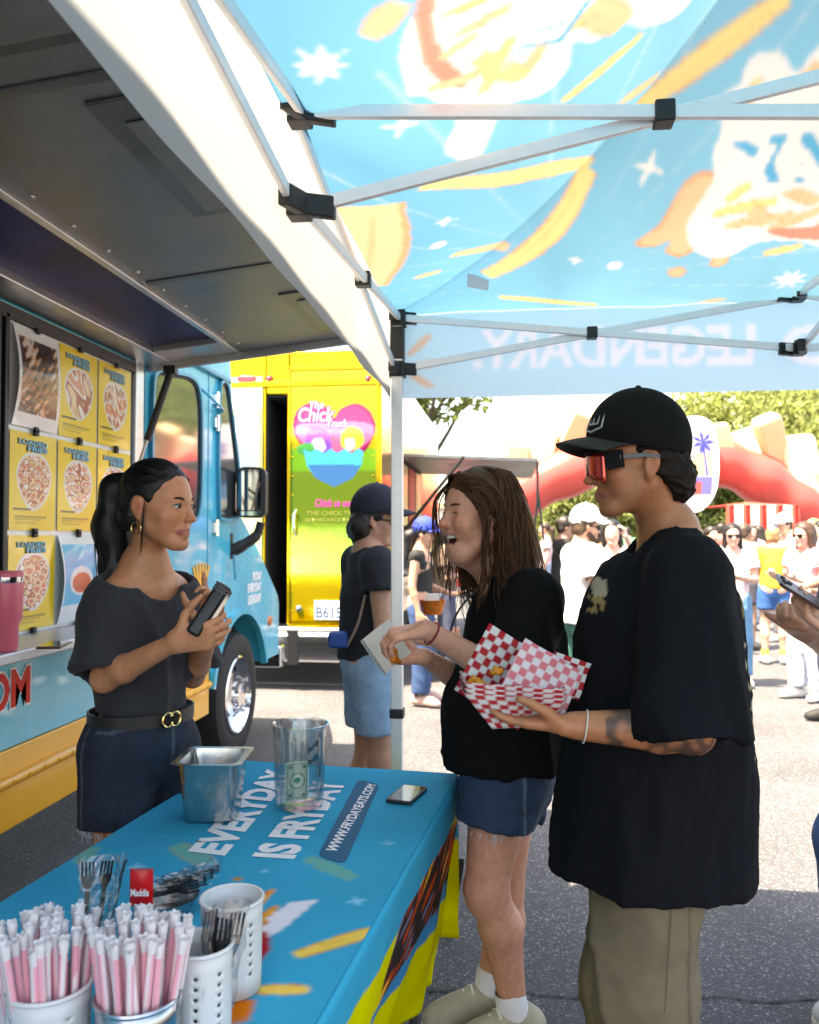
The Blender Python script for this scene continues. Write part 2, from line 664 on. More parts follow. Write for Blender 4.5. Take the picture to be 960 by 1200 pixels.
def folds(V, f, seed):
    """ridged cloth folds 0..1"""
    Wp = V + 0.04 * np.stack([wave(V, 6, seed + i) for i in range(3)], 1)
    a = 1 - np.abs(wave(Wp, f, seed + 11, 4))
    b = 1 - np.abs(wave(Wp, np.asarray(f) * 1.9, seed + 23, 4))
    return np.clip(a, 0, 1) ** 2 * 0.7 + np.clip(b, 0, 1) ** 2 * 0.3
# =================================================================== ground
def asphalt_material():
    m = bpy.data.materials.new('asphalt'); m.use_nodes = True
    t = m.node_tree; N, L = t.nodes, t.links
    b = N['Principled BSDF']; b.inputs['Roughness'].default_value = 0.88
    tc = N.new('ShaderNodeTexCoord')
    v = N.new('ShaderNodeTexVoronoi'); v.inputs['Scale'].default_value = 150
    n = N.new('ShaderNodeTexNoise'); n.inputs['Scale'].default_value = 0.9; n.inputs['Detail'].default_value = 8
    n2 = N.new('ShaderNodeTexNoise'); n2.inputs['Scale'].default_value = 160; n2.inputs['Detail'].default_value = 3
    for q in (v, n, n2): L.new(tc.outputs['Object'], q.inputs['Vector'])
    sep = N.new('ShaderNodeSeparateColor'); L.new(v.outputs['Color'], sep.inputs[0])
    cr = N.new('ShaderNodeValToRGB')
    cr.color_ramp.elements[0].position = 0.0; cr.color_ramp.elements[0].color = (0.054, 0.056, 0.062, 1)
    cr.color_ramp.elements[1].position = 1.0; cr.color_ramp.elements[1].color = (0.27, 0.27, 0.27, 1)
    e = cr.color_ramp.elements.new(0.80); e.color = (0.078, 0.080, 0.087, 1)
    e = cr.color_ramp.elements.new(0.93); e.color = (0.15, 0.15, 0.155, 1)
    L.new(sep.outputs[0], cr.inputs[0])
    mr = N.new('ShaderNodeMapRange'); mr.inputs['From Min'].default_value = .3; mr.inputs['From Max'].default_value = .7
    mr.inputs['To Min'].default_value = .72; mr.inputs['To Max'].default_value = 1.25
    L.new(n.outputs['Fac'], mr.inputs['Value'])
    mx = N.new('ShaderNodeMix'); mx.data_type = 'RGBA'; mx.blend_type = 'MULTIPLY'; mx.inputs['Factor'].default_value = 1
    L.new(cr.outputs[0], mx.inputs['A']); L.new(mr.outputs[0], mx.inputs['B'])
    L.new(mx.outputs['Result'], b.inputs['Base Color'])
    bp = N.new('ShaderNodeBump'); bp.inputs['Strength'].default_value = .55; bp.inputs['Distance'].default_value = .006
    ad = N.new('ShaderNodeMath'); ad.operation = 'ADD'
    L.new(n2.outputs['Fac'], ad.inputs[0]); L.new(v.outputs['Distance'], ad.inputs[1])
    L.new(ad.outputs[0], bp.inputs['Height']); L.new(bp.outputs['Normal'], b.inputs['Normal'])
    return m
gq, gf = grid(41, 41)
g = put('ground', np.column_stack([(gq[:, 0] - .5) * 600, (gq[:, 1] - .3) * 600, np.zeros(len(gq))]), gf, asphalt_material())
tag(g, 'weathered grey asphalt of the parking lot', None, None, 'structure')
# crack with dirt across the lot, and its weeds
crk = MB()
cpts = [onZ(x, y, 0) for x, y in ((430, 1150), (470, 1158), (520, 1163), (575, 1160), (640, 1168), (690, 1172), (740, 1176), (800, 1172), (850, 1170), (900, 1176), (960, 1172), (1040, 1180))]
cpts = spline(cpts, 5)
for i in range(len(cpts) - 1):
    a, b = cpts[i], cpts[i + 1]
    wa, wb = [0.0015 + 0.007 * random.random() ** 2 for _ in range(2)]
    crk.add([a + (0, -wa, .004), b + (0, -wb, .004), b + (0, wb, .004), a + (0, wa, .004)], [(0, 1, 2, 3)])
o = crk.build('crack', mat('crack_dirt', (0.050, 0.046, 0.040), 1, var=.4, vscale=40)); tag(o, kind='structure')
gr = MB()
for i in range(190):
    c = cpts[int(random.random() ** 1 * (len(cpts) - 1))] + np.array([random.uniform(-.03, .03), random.gauss(0, .008), 0])
    if random.random() < .55 and c[0] < 1.0: continue
    a = random.uniform(0, 6.28); l = random.uniform(.008, .028)
    t = np.array([math.cos(a), math.sin(a), 0])
    gr.add([c - t * .0015, c + t * .0015, c + np.array([random.uniform(-.01, .01), random.uniform(-.01, .01), l])], [(0, 1, 2)])
o = gr.build('weeds', mat('weeds', (0.10, 0.12, 0.04), .8)); tag(o, 'small dry weeds growing in the asphalt crack', 'weeds', None, 'stuff')
lit = onZ(657, 1000, .004)
tag(MB().add([lit + (-.02, -.02, 0), lit + (.016, -.012, 0), lit + (.022, .02, .003), lit + (-.012, .016, 0)], [(0, 1, 2, 3)]).build('litter', mat('litter', (.75, .75, .75), .8), solid=.001),
    'scrap of white paper lying on the asphalt', 'litter')

# =================================================================== pop-up tent
TX0, TX1, TY0, TY1, TZ = -0.44, 2.44, 0.15, 3.05, 2.30
TCX, TCY = (TX0 + TX1) / 2, (TY0 + TY1) / 2
def canopy_t(X, Y):
    return 1 - np.maximum(np.abs(X - TCX) / (TX1 - TCX), np.abs(Y - TCY) / (TY1 - TCY))
def canopy_z(X, Y):
    t = np.clip(canopy_t(X, Y), 0, 1)
    # cloth bellies a little between the hips
    e = np.minimum(np.abs(X - TCX) / (TX1 - TCX), np.abs(Y - TCY) / (TY1 - TCY))
    return TZ + .14 * t + 0.98 * t ** 2.1 - 0.03 * (1 - t) * (1 - e ** 2) * t * 4 * .5
def onC(px, py):
    """photo pixel -> point (X, Y) of the canopy"""
    r = ray(px, py)
    ts = np.linspace(0.3, 6, 2400)
    Q = EYE + ts[:, None] * r
    zz = np.where((Q[:, 0] > TX0) & (Q[:, 0] < TX1) & (Q[:, 1] > TY0) & (Q[:, 1] < TY1), canopy_z(Q[:, 0], Q[:, 1]), 99)
    k = np.flatnonzero(Q[:, 2] > zz)
    if not len(k):
        return onZ(px, py, 2.4)[:2]
    return Q[k[0]][:2]
tent = thing('canopy_tent', 'blue printed pop-up canopy tent with white metal frame over the serving table', 'tent', (TCX, TCY, 0))
CYAN, DEEP, WHITE = np.array(H('#84c9e8')), np.array(H('#5cafdc')), np.array((.86, .87, .88))
YEL, PEACH, RED, LINE = np.array(H('#f5e29c')), np.array(H('#f3cba4')), np.array(H('#e89686')), np.array(H('#eaaa80'))
nx, ny = 380, 380
uv, F = grid(nx, ny)
XY = np.column_stack([TX0 + uv[:, 0] * (TX1 - TX0), TY0 + uv[:, 1] * (TY1 - TY0)])
pr = Print(XY, CYAN)
# base tone drifts across the printed sky
nz = wave(np.column_stack([XY, XY[:, 0] * 0]), 3.0, 5)
e = np.clip(1 - (XY[:, 0] - TX0) / 0.9, 0, 1)[:, None]
pr.C = pr.C * (1 - .75 * e) + DEEP * .75 * e
pr.C *= (1 + .07 * nz)[:, None]
pr.C = np.minimum(pr.C, .9)
# printed light rays
ctr = onC(640, 330)
for k in range(26):
    a = k * 2 * math.pi / 26 + .1
    d = np.array([math.cos(a), math.sin(a)]); n_ = np.array([-d[1], d[0]])
    pr.poly([ctr + d * .12, ctr + d * 1.4 + n_ * .006, ctr + d * 1.4 - n_ * .006], WHITE, .28)
def C_(pts): return [onC(*p) for p in pts]
def cstar(x, y, r, n=4, k=.26, rot=0.3):
    c = onC(x, y); rr = (np.linalg.norm(onC(x + r, y) - c) + np.linalg.norm(onC(x, y - r * .6) - c) ) / 2
    pr.star(c, rr, WHITE, n, k, rot)
def cfry(x0, y0, x1, y1, wpx, bend=0, col=YEL):
    a, b = onC(x0, y0), onC(x1, y1)
    wd = wpx * np.linalg.norm(b - a) / math.hypot(x1 - x0, y1 - y0)
    pr.fry(a, b, wd, col, LINE, bend)
cstar(375, 75, 40, 8, .4); cstar(470, 147, 24); cstar(760, 197, 28); cstar(522, 260, 10); cstar(675, 305, 13); cstar(925, 327, 22, 8, .35)
for x, y in ((720, 311), (514, 286)):
    pr.disc(onC(x, y), .022, WHITE)
cfry(660, 117, 752, 40, 15); cfry(745, 128, 925, -8, 17, .0); cfry(495, 216, 690, 195, 12, -.02); cfry(690, 195, 570, 322, 15, -.05)
cfry(585, 347, 700, 357, 6); cfry(530, 300, 595, 290, 9, 0, PEACH); cfry(486, 326, 517, 319, 7, 0, PEACH)
cfry(728, 118, 770, 90, 11, 0, PEACH); cfry(432, 40, 470, 0, 22, 0, PEACH); cfry(420, 300, 430, 240, 13, 0, PEACH); cfry(820, 355, 850, 350, 5, 0, PEACH)
# left emblem: white burst with fries in a red-rimmed basket
burst = C_([(478, 110), (470, 60), (488, 10), (520, -60), (640, -90), (760, -70), (815, -20), (800, 12), (760, 30), (725, 26), (700, 48), (670, 52), (665, 80), (640, 108), (590, 128), (560, 185), (522, 178), (535, 140), (500, 112)])
pr.blob(burst, WHITE)
pr.blob(C_([(486, 20), (500, -20), (515, -20), (508, 30), (525, 70), (548, 92), (540, 104), (515, 95), (494, 70)]), RED)
for k, q in enumerate(((520, 20, 585, -10), (530, 45, 600, 5), (540, 95, 600, 60), (565, 110, 600, 40), (610, 95, 640, 45), (515, 70, 560, 40), (640, 40, 720, 10), (600, -10, 680, -40), (690, 10, 730, 30), (560, 65, 610, 90), (500, 105, 560, 88))):
    cfry(*q, 9, 0, PEACH if k % 3 else YEL)
for sx, col in ((4, np.array(H('#58b4e0'))), (0, WHITE)):
    pr.poly(C_([(585 + sx, 85 + sx), (602 + sx, 50 + sx), (655 + sx, 45 + sx), (690 + sx, -5 + sx), (640 + sx, 5 + sx), (625 + sx, 30 + sx), (668 + sx, 22 + sx), (640 + sx, 38 + sx), (610 + sx, 44 + sx)]), col)
# right emblem
pr.blob(C_([(745, 285), (772, 263), (800, 215), (830, 198), (848, 215), (838, 250), (822, 283), (800, 301), (781, 297), (785, 282), (765, 290)]), PEACH, 1, LINE, .012)
for c, r in (((793, 319), .028), ((843, 306), .03)):
    pr.disc(onC(*c), r, LINE); pr.disc(onC(*c), r * .75, PEACH)
pr.blob(C_([(812, 292), (806, 262), (828, 222), (838, 205), (835, 178), (846, 150), (842, 118), (868, 96), (880, 66), (915, 62), (935, 84), (965, 50), (1040, 40), (1120, 120), (1090, 240), (990, 292), (935, 282), (890, 283), (845, 303)]), WHITE)
for k, q in enumerate(((835, 250, 910, 235), (850, 265, 930, 250), (900, 268, 970, 240), (850, 235, 880, 215), (920, 222, 960, 235), (940, 90, 975, 70), (870, 130, 890, 90), (960, 260, 1010, 230), (880, 245, 900, 262), (985, 120, 1020, 90))):
    cfry(*q, 8, 0, PEACH if k % 3 else YEL)
pr.blob(C_([(900, 268), (960, 262), (1040, 240), (1050, 262), (990, 282), (920, 278)]), RED)
cfry(895, 297, 940, 288, 7)
O_, X_, Y_ = onC(1030, 208), onC(868, 225), onC(1020, 158)
for gro, col in ((.022, np.array(H('#58b4e0'))), (0, WHITE)):
    pr.text('DAY', O_ + np.array([gro, -gro]), X_ - O_, Y_ - O_, col, 1, .05)
# more of the print away from the view (right and front slopes)
for k in range(26):
    c = np.array([RNG.uniform(TCX, TX1 - .1), RNG.uniform(TY0 + .1, TY1 - .3)]) if k % 2 else np.array([RNG.uniform(TX0 + .1, TX1 - .1), RNG.uniform(TY0 + .1, .75)])
    if c[1] > 1.3 and c[0] < 1.5: continue
    a = RNG.uniform(0, 6.28); l = RNG.uniform(.12, .3)
    pr.fry(c, c + l * np.array([math.cos(a), math.sin(a)]), .035, YEL if k % 3 else PEACH, LINE)
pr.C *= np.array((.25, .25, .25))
pr.C *= (1 - .16 * folds(np.column_stack([XY, XY[:, 0] * 0]), (5, 2.5, 1), 77))[:, None] * 1.06  # shading of the folds is painted into the cloth colour
# hip seams: doubled, darker cloth
hip = np.abs(np.abs(XY[:, 0] - TCX) / (TX1 - TCX) - np.abs(XY[:, 1] - TCY) / (TY1 - TCY)) < .0035
pr.C[hip] = pr.C[hip] * .45
Z = canopy_z(XY[:, 0], XY[:, 1]) + .004 * wave(np.column_stack([XY, XY[:, 0] * 0]), 9, 8)
cloth = mat('tent_cloth', attr=True, rough=.75, transl=.62, bump=.06, bscale=25)
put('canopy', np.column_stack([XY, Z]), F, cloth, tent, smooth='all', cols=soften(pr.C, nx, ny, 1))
# valances
def valance(name, a, b, nout, res, paint):
    a, b = np.asarray(a, float), np.asarray(b, float)
    L = np.linalg.norm(b - a)
    nu, nv = max(8, int(L / res)), max(6, int(.33 / res))
    uv, F = grid(nu, nv)
    V = a + uv[:, :1] * (b - a) + np.outer(uv[:, 1], (0, 0, -.325))
    V += np.outer((.004 * uv[:, 1] + .004 * np.sin(uv[:, 0] * L * 9) * uv[:, 1] + .006 * uv[:, 1] * wave(V, 4, 3)), nout)
    p = Print(np.column_stack([uv[:, 0] * L, -uv[:, 1] * .325]), (.7, .75, .85))
    paint(p)
    return put(name, V, F, cloth, tent, smooth='all', cols=soften(p.C, nu, nv, 1))
LAV, LAV2 = np.array(H('#8fbde6')), np.array(H('#aebfe6'))
def paint_back(p):
    v = (-p.Q[:, 1] / .325)[:, None]
    p.C = np.array(H('#bfe8f4')) * (1 - v) + np.array(H('#cbe6f0')) * v
    def s(x, y):        # photo pixel -> (distance from left corner, drop)
        q = onY(x, y, TY1 + .02)
        return np.array([q[0] - TX0, q[2] - TZ])
    o, x, y = s(797, 430), s(557, 432), s(797, 386)
    o = s(882, 430)
    p.text('LEGENDARY.', o, s(556, 434) - o, s(882, 384) - o, (.93, .90, .92), 1, .03)
    o = s(1110, 426)
    p.text('FRESH, BOLD AND'[-4:], o, s(916, 430) - o, s(1110, 380) - o, (.93, .90, .92), 1, .03)
    for a, b in (((478, 420), (505, 395)), ((484, 432), (512, 428)), ((482, 442), (508, 456))):
        p.fry(s(*a), s(*b), .014, np.array(H('#e9c4a8')))
def paint_left(p):
    p.C = np.tile(np.array((.60, .61, .62)), (len(p.Q), 1))
    p.C *= (1 + .03 * wave(np.column_stack([p.Q, p.Q[:, 0] * 0]), 7, 4))[:, None]
def paint_plain(p):
    p.C = np.tile(LAV, (len(p.Q), 1))
valance('valance', (TX0, TY1 + .001, TZ + .006), (TX1, TY1 + .001, TZ + .006), (0, 1, 0), .008, paint_back)
valance('valance', (TX0 - .001, TY0, TZ + .006), (TX0 - .001, TY1, TZ + .006), (-1, 0, 0), .012, paint_left)
valance('valance', (TX1 + .001, TY0, TZ + .006), (TX1 + .001, TY1, TZ + .006), (1, 0, 0), .03, paint_plain)
valance('valance', (TX0, TY0 - .001, TZ + .006), (TX1, TY0 - .001, TZ + .006), (0, -1, 0), .03, paint_plain)
# frame
alu = mat('tent_aluminium', (.78, .78, .80), .38, .35, var=.05, vscale=30)
blk = mat('black_plastic', (.012, .012, .014), .45, bump=.05)
FX0, FX1, FY0, FY1 = TX0 + .02, TX1 - .02, TY0 + .02, TY1 - .02
ZT, ZL = 2.275, 2.085
corners = [(FX0, FY0), (FX1, FY0), (FX1, FY1), (FX0, FY1)]
def bracket(c, d1, d2, sz=.03):
    b = MB()
    c = np.asarray(c, float)
    b.box(c - (sz, sz, sz), c + (sz, sz, sz * .9))
    for d in (d1, d2):
        if d is None: continue
        d = np.asarray(d, float)
        b.obox(c + d * .04, np.abs(d) * .03 + .013 * (1 - np.abs(d)) * np.array([1, 1, 0]), np.array([0, 0, .022]), np.cross(np.abs(d), (0, 0, 1)) * .0 + np.array([d[1], -d[0], 0]) * .013)
    b.lathe([(.001, .0), (.014, .0), (.014, .012), (.001, .012)], c + (0, 0, sz * .85), n=10)
    return b.build('bracket', blk, tent, bevel=.005)
legs = []
for i, (x, y) in enumerate(corners):
    lg = MB().box((x - .021, y - .021, .012), (x + .021, y + .021, ZT)).build('leg', alu, tent, bevel=.004)
    MB().box((x - .05, y - .05, 0), (x + .05, y + .05, .012)).build('foot_plate', alu, lg, bevel=.002)
    sx, sy = (1 if x < TCX else -1), (1 if y < TCY else -1)
    bracket((x, y, ZT), (sx, 0, 0), (0, sy, 0), .032)
    bracket((x, y, ZL), (sx, 0, 0), (0, sy, 0), .03)
    if i == 3:
        MB().box((x - .026, y - .026, .80), (x + .026, y + .026, .835)).build('strap', blk, lg, bevel=.004)
        MB().box((x - .026, y - .026, 2.12), (x + .026, y + .026, 2.24)).build('sleeve', blk, lg, bevel=.004)
def rise(v):       # the frame lifts from the corners to the peak pole
    return .10 * max(0.0, float(canopy_t(v[0], v[1]))) + (.035 if min(abs(v[0] - TCX), abs(v[1] - TCY)) < .01 else 0)
def scissor(p, q, up, off):
    """two crossing bars between posts p and q"""
    p, q, off = np.asarray(p, float), np.asarray(q, float), np.asarray(off, float)
    z = lambda v, h: np.array([v[0], v[1], h])
    rp, rq = rise(p), rise(q)
    MB().bar(z(p, ZT + rp) + off, z(q, ZL + rq) + off, .014, .027).build('truss_bar', alu, tent, bevel=.003)
    MB().bar(z(p, ZL + rp) - off, z(q, ZT + rq) - off, .014, .027).build('truss_bar', alu, tent, bevel=.003)
    c = z((p + q) / 2, (ZT + ZL + rp + rq) / 2)
    d = nrm(q - p)
    MB().obox(c, d * .019, np.array([d[1], -d[0], 0]) * .022, (0, 0, .021)).build('pivot_joint', blk, tent, bevel=.004)
mids = [(TCX, FY0), (FX1, TCY), (TCX, FY1), (FX0, TCY)]
for i in range(4):
    a, b, m_ = corners[i], corners[(i + 1) % 4], mids[i]
    off = np.array([0, .009, 0]) if i in (0, 2) else np.array([.009, 0, 0])
    scissor((*a, 0), (*m_, 0), 0, off); scissor((*m_, 0), (*b, 0), 0, off)
    inw = nrm(np.array([TCX - m_[0], TCY - m_[1], 0]))
    along = np.array([inw[1], -inw[0], 0])
    for zz in (ZT, ZL):
        bracket((*m_, zz + rise(m_)), inw, along, .023)
    scissor((*m_, 0), (TCX, TCY, 0), 0, np.array([inw[1], -inw[0], 0]) * .009)
MB().box((TCX - .02, TCY - .02, ZL - .03), (TCX + .02, TCY + .02, 3.40)).build('peak_pole', alu, tent, bevel=.003)
q = onC(548, 318)
lb = np.array([q[0], q[1], canopy_z(q[0], q[1]) - .006])
MB().add([lb, lb + (.07, .05, .0), lb + (.068, .05, -.045), lb + (-.002, 0, -.045)], [(0, 1, 2, 3)]).build('care_label', mat('care_label', (.75, .78, .82), .5, transl=.5), tent, solid=.001)

# =================================================================== blue food truck with raised awning
WX = -1.80
cyan = mat('truck_cyan', H('#1fb2cc'), .28, coat=.7, var=.10, vscale=1.6, rvar=.05)
cyan_d = mat('truck_blue_trim', H('#168ca8'), .35, coat=.3)
yel = mat('truck_yellow', H('#f0a81c'), .32, coat=.5, var=.08, vscale=3)
steel = mat('brushed_steel', (.55, .55, .56), .32, .9, var=.12, vscale=9, stretch=(1, 1, 6))
awn = mat('awning_metal', (.19, .195, .20), .40, .75, var=.45, vscale=2.6, rvar=.14)
dark = mat('dark_interior', (.015, .015, .017), .8)
rub = mat('rubber', (.018, .018, .018), .75, bump=.1, bscale=120)
chrome = mat('chrome', (.75, .75, .76), .14, 1.0, var=.08, vscale=14)
glass_d = mat('tinted_glass', (.10, .115, .12), .06, .55, coat=1.0, spec=.9)
white_p = mat('white_print', (.82, .82, .82), .5)
red_p = mat('red_print', H('#e0281c'), .45, spec=.2)
truck = thing('food_truck', 'cyan and yellow food truck with raised metal awning and menu board', 'food truck', (-2.9, 3.0, 0))
b = MB()
YB = -3.2       # back of the truck, behind the camera
b.box((-3.95, YB, .98), (WX - .006, .4, 2.95))                   # body left of the hatch
b.box((-3.95, .4, 2.30), (WX - .006, 3.85, 2.95))                # header
b.box((-3.95, .4, .42), (WX - .10, 3.85, 1.06))                   # below the hatch
b.box((-3.95, 2.72, 1.06), (WX - .05, 3.85, 2.30))                # board wall
b.box((-3.95, YB, .42), (WX - .10, .4, .98))
body = b.build('body', cyan, truck, bevel=.01)
# lower side panels
MB().box((WX - .10, YB, .70), (WX, 3.86, 1.06)).build('side_panel', cyan, truck, bevel=.006)
sk = MB().box((WX - .10, YB, .405), (WX - .002, 4.80, .698)).build('skirt_panel', yel, truck, bevel=.008)
MB().tube([(WX + .003, YB, .585), (WX + .003, 4.78, .585)], .022, 10).build('rub_rail', yel, sk, smooth=True)
for k in range(26):
    y = 2.2 + k * .1
    MB().lathe([(.001, .006), (.006, .005), (.008, 0)], (WX + .024, y, .585), (1, 0, 0), 6).build('rivet', yel, sk)
# lettering on the side: right end reads ...COM
e0 = onX(34, 790, WX); e1 = onX(30, 834, WX)
for s_, m_, l_, of in (('WWW.FRYDAYEATS.COM', white_p, .003, .075), ('WWW.FRYDAYEATS.COM', red_p, .005, .03)):
    hh = .135
    lettering(s_, (WX, e0[1] - 2.02, .845), (0, 2.02, 0), (0, 0, hh), m_, truck, lift=l_, offset=of)
# hatch: interior, frame, shelf
MB().box((-3.6, .42, 1.07), (-3.58, 2.70, 2.28)).build('back_wall', steel, truck)
fr = MB()
for y in (.42, 2.66):
    fr.box((WX - .10, y, 1.07), (WX + .012, y + .05, 2.28))
fr.box((WX - .10, .42, 2.25), (WX + .010, 3.80, 2.30))
fr.build('hatch_frame', blk, truck, bevel=.004)
MB().box((WX - .05, 3.765, 1.05), (WX + .012, 3.85, 2.42)).build('corner_post', steel, truck, bevel=.006)
MB().box((WX - .06, -1.0, 1.065), (-1.55, 3.78, 1.10)).build('shelf', mat('shelf', (.62, .62, .64), .35, .5, var=.1, vscale=12), truck, bevel=.006)
MB().box((-3.4, 1.0, 1.1), (-2.6, 2.2, 1.5)).build('kitchen_counter', steel, truck, bevel=.01)
# menu board (white backing panel)
bd0, bd1 = 2.765, 3.745
MB().box((WX - .048, bd0, 1.10), (WX - .004, bd1, 2.262)).build('menu_board', mat('board_white', (.78, .78, .78), .25, coat=.4), truck, bevel=.004)
fr = MB()
fr.box((WX - .046, bd0 - .028, 1.10), (WX + .010, bd0 - .004, 2.28)); fr.box((WX - .046, bd0 - .026, 2.266), (WX + .011, bd1 + .01, 2.285))
fr.build('board_edge', blk, truck, bevel=.003)
# cab: side outline extruded across the truck
def yz(px, py):
    q = onX(px, py, WX); return (q[1], q[2])
wc = (5.36, .415)
prof = [(3.852, .72), (3.852, 2.93), (5.0, 2.93), (5.08, 2.86), (5.13, 2.55), (5.30, 1.66), (5.36, 1.60), (5.72, 1.39), (6.24, 1.02), (6.28, .95), (6.28, .56), (5.92, .56)]
prof += [(wc[0] + .545 * math.cos(a), wc[1] + .545 * math.sin(a)) for a in np.linspace(R(15), R(165), 15)]
prof += [(4.80, .70)]
cab = MB().prism(prof, lambda u, v: (WX, u, v), (-2.15, 0, 0)).build('cab', cyan, truck, bevel=.014)
# wheel arch lip
o_ = [(wc[0] + .575 * math.cos(a), wc[1] + .575 * math.sin(a)) for a in np.linspace(R(14), R(166), 17)]
i_ = [(wc[0] + .535 * math.cos(a), wc[1] + .535 * math.sin(a)) for a in np.linspace(R(14), R(166), 17)]
lip = MB()
for i in range(16):
    A = [o_[i], o_[i + 1], i_[i + 1], i_[i]]
    lip.prism(A, lambda u, v: (WX - .02, u, v), (.045, 0, 0))
lip.build('wheel_arch', cyan, cab, smooth=True)
MB().box((WX - .9, 4.82, .25), (WX - .16, 5.9, .96)).build('wheel_well', dark, cab)
def toW(off): return lambda u, v: (WX + off, u, v)
# door window, quarter window: glass, rubber, raised frame
def side_window(poly, parent, name='window'):
    poly = [np.asarray(p, float) for p in poly]
    sm = closed_spline(poly, 5)
    c = np.mean(sm, 0)
    def grow(k): return [c + (p - c) * (1 + k / np.linalg.norm(p - c)) for p in sm]
    g_ = MB().prism(sm, toW(-.004), (.012, 0, 0)).build(name, glass_d, parent)
    MB().ring(grow(.012), grow(-.004), toW(-.002), (.016, 0, 0)).build('gasket', rub, g_, smooth=True)
    MB().ring(grow(.034), grow(.012), toW(-.002), (.026, 0, 0)).build('frame', cyan_d, g_, smooth=True)
    return g_
side_window([yz(178, 470), yz(182, 441), yz(196, 441), yz(222, 447), yz(231, 470), yz(232, 530), yz(230, 592), yz(222, 606), yz(190, 610), yz(178, 600)], cab)
side_window([yz(256, 470), yz(258, 452), yz(264, 455), yz(268, 480), yz(277, 560), yz(279, 590), yz(273, 603), yz(258, 604), yz(255, 590)], cab)
# door seams, drip rail, hinges, grab hardware
d = MB()
for x in (168.5, 243.5):
    y0 = yz(x, 600)[0]
    d.box((WX - .002, y0 - .006, .75), (WX + .003, y0 + .006, 2.6))
d.build('door_seam', cyan_d, cab)
MB().box((WX, 3.86, 2.44), (WX + .03, 5.08, 2.475)).build('drip_rail', cyan_d, cab, bevel=.006)
for z in (2.30, 2.16, 1.52, .86):
    y0 = yz(252, 450)[0]
    h_ = MB().box((WX, y0 - .035, z - .03), (WX + .018, y0 + .035, z + .03))
    h_.tube([(WX + .02, y0, z - .05), (WX + .02, y0, z + .05)], .012, 8).build('hinge', chrome, cab, smooth=True)
MB().tube(spline([(WX, 4.62, 2.33), (WX + .05, 4.66, 2.28), (WX + .05, 4.86, 2.24), (WX, 4.92, 2.24)], 5), .008, 6).build('grab_bar', cyan_d, cab, smooth=True)
for y, z in ((6.02, .84),):
    MB().lathe([(.001, .02), (.03, .018), (.042, 0)], (WX, y, z), (1, 0, 0), 12).build('side_marker', mat('amber_lens', H('#d0702c'), .2, coat=1), cab, smooth=True)
lt = MB().box((WX - .002, yz(232, 780)[0] - .03, .86), (WX + .028, yz(232, 780)[0] + .03, 1.02)).build('door_latch', cyan_d, cab, bevel=.006)
# three lines of small white lettering on the nose and a printed cone of fries on the door
for k, (s_, wd) in enumerate((('FRYDAY', .20), ('EVERYDAY', .30), ('LEGENDARY', .30))):
    p0 = onX(296 - (6 if k else 0), 680.5 + k * 14, WX)
    lettering(s_, (WX, p0[1], p0[2]), (0, wd, 0), (0, 0, .058), white_p, cab, lift=.003, offset=.05)
q = onX(235, 700, WX)
MB().prism([(q[1] - .10, q[2] + .14), (q[1], q[2] + .06), (q[1] + .10, q[2] + .16), (q[1] + .05, q[2] - .14), (q[1] - .06, q[2] - .14)], toW(.001), (.002, 0, 0)).build('printed_cone', white_p, cab)
for k in range(6):
    a = -.5 + k * .2
    p0 = np.array([q[1] + .02 * (k - 2.5), q[2] + .05]); dd = np.array([math.sin(a), math.cos(a)]) * .15; nn = np.array([dd[1], -dd[0]]) * .09
    MB().prism([tuple(p0 - nn), tuple(p0 + nn), tuple(p0 + dd + nn), tuple(p0 + dd - nn)], toW(.0035 + .0004 * k), (.001, 0, 0)).build('printed_fry', yel, cab)
MB().box((WX - .6, 6.28, .45), (WX + .02, 6.40, .62)).build('bumper', chrome, truck, bevel=.02)
# wheel
wh = thing('w', 'x', 'x'); bpy.data.objects.remove(wh)
wcx = WX - .005
tyre = MB().lathe([(.24, -.24), (.36, -.245), (.40, -.22), (.412, -.18), (.412, -.04), (.40, -.012), (.37, 0), (.30, .004), (.262, -.01), (.255, -.04), (.24, -.10)], (wcx, *wc), (1, 0, 0), 48, close=True).build('wheel', rub, truck, smooth=True)
rim = MB().lathe([(.256, -.03), (.258, -.004), (.246, .004), (.238, -.02), (.225, -.07), (.19, -.095), (.165, -.06), (.13, -.045), (.125, -.01), (.09, -.004), (.085, .02), (.055, .028), (.001, .03)], (wcx, *wc), (1, 0, 0), 40).build('rim', chrome, tyre, smooth=True)
for k in range(8):
    a = k * math.pi / 4 + .2
    c = (wcx - .004, wc[0] + .108 * math.cos(a), wc[1] + .108 * math.sin(a))
    MB().lathe([(.001, .03), (.012, .03), (.013, 0)], c, (1, 0, 0), 6).build('lug_nut', steel, tyre)
for k in range(4):
    a = k * math.pi / 2 + .75
    c = (wcx - .076, wc[0] + .205 * math.cos(a), wc[1] + .205 * math.sin(a))
    MB().lathe([(.001, .004), (.022, .003), (.026, -.01)], c, (1, 0, 0), 12).build('hand_hole', dark, tyre, smooth=True)
MB().lathe([(.001, .034), (.05, .03), (.062, .012), (.086, .008)], (wcx - .006, *wc), (1, 0, 0), 24).build('hub_cap', mat('greasy_hub', (.05, .045, .04), .5, .5), tyre, smooth=True)
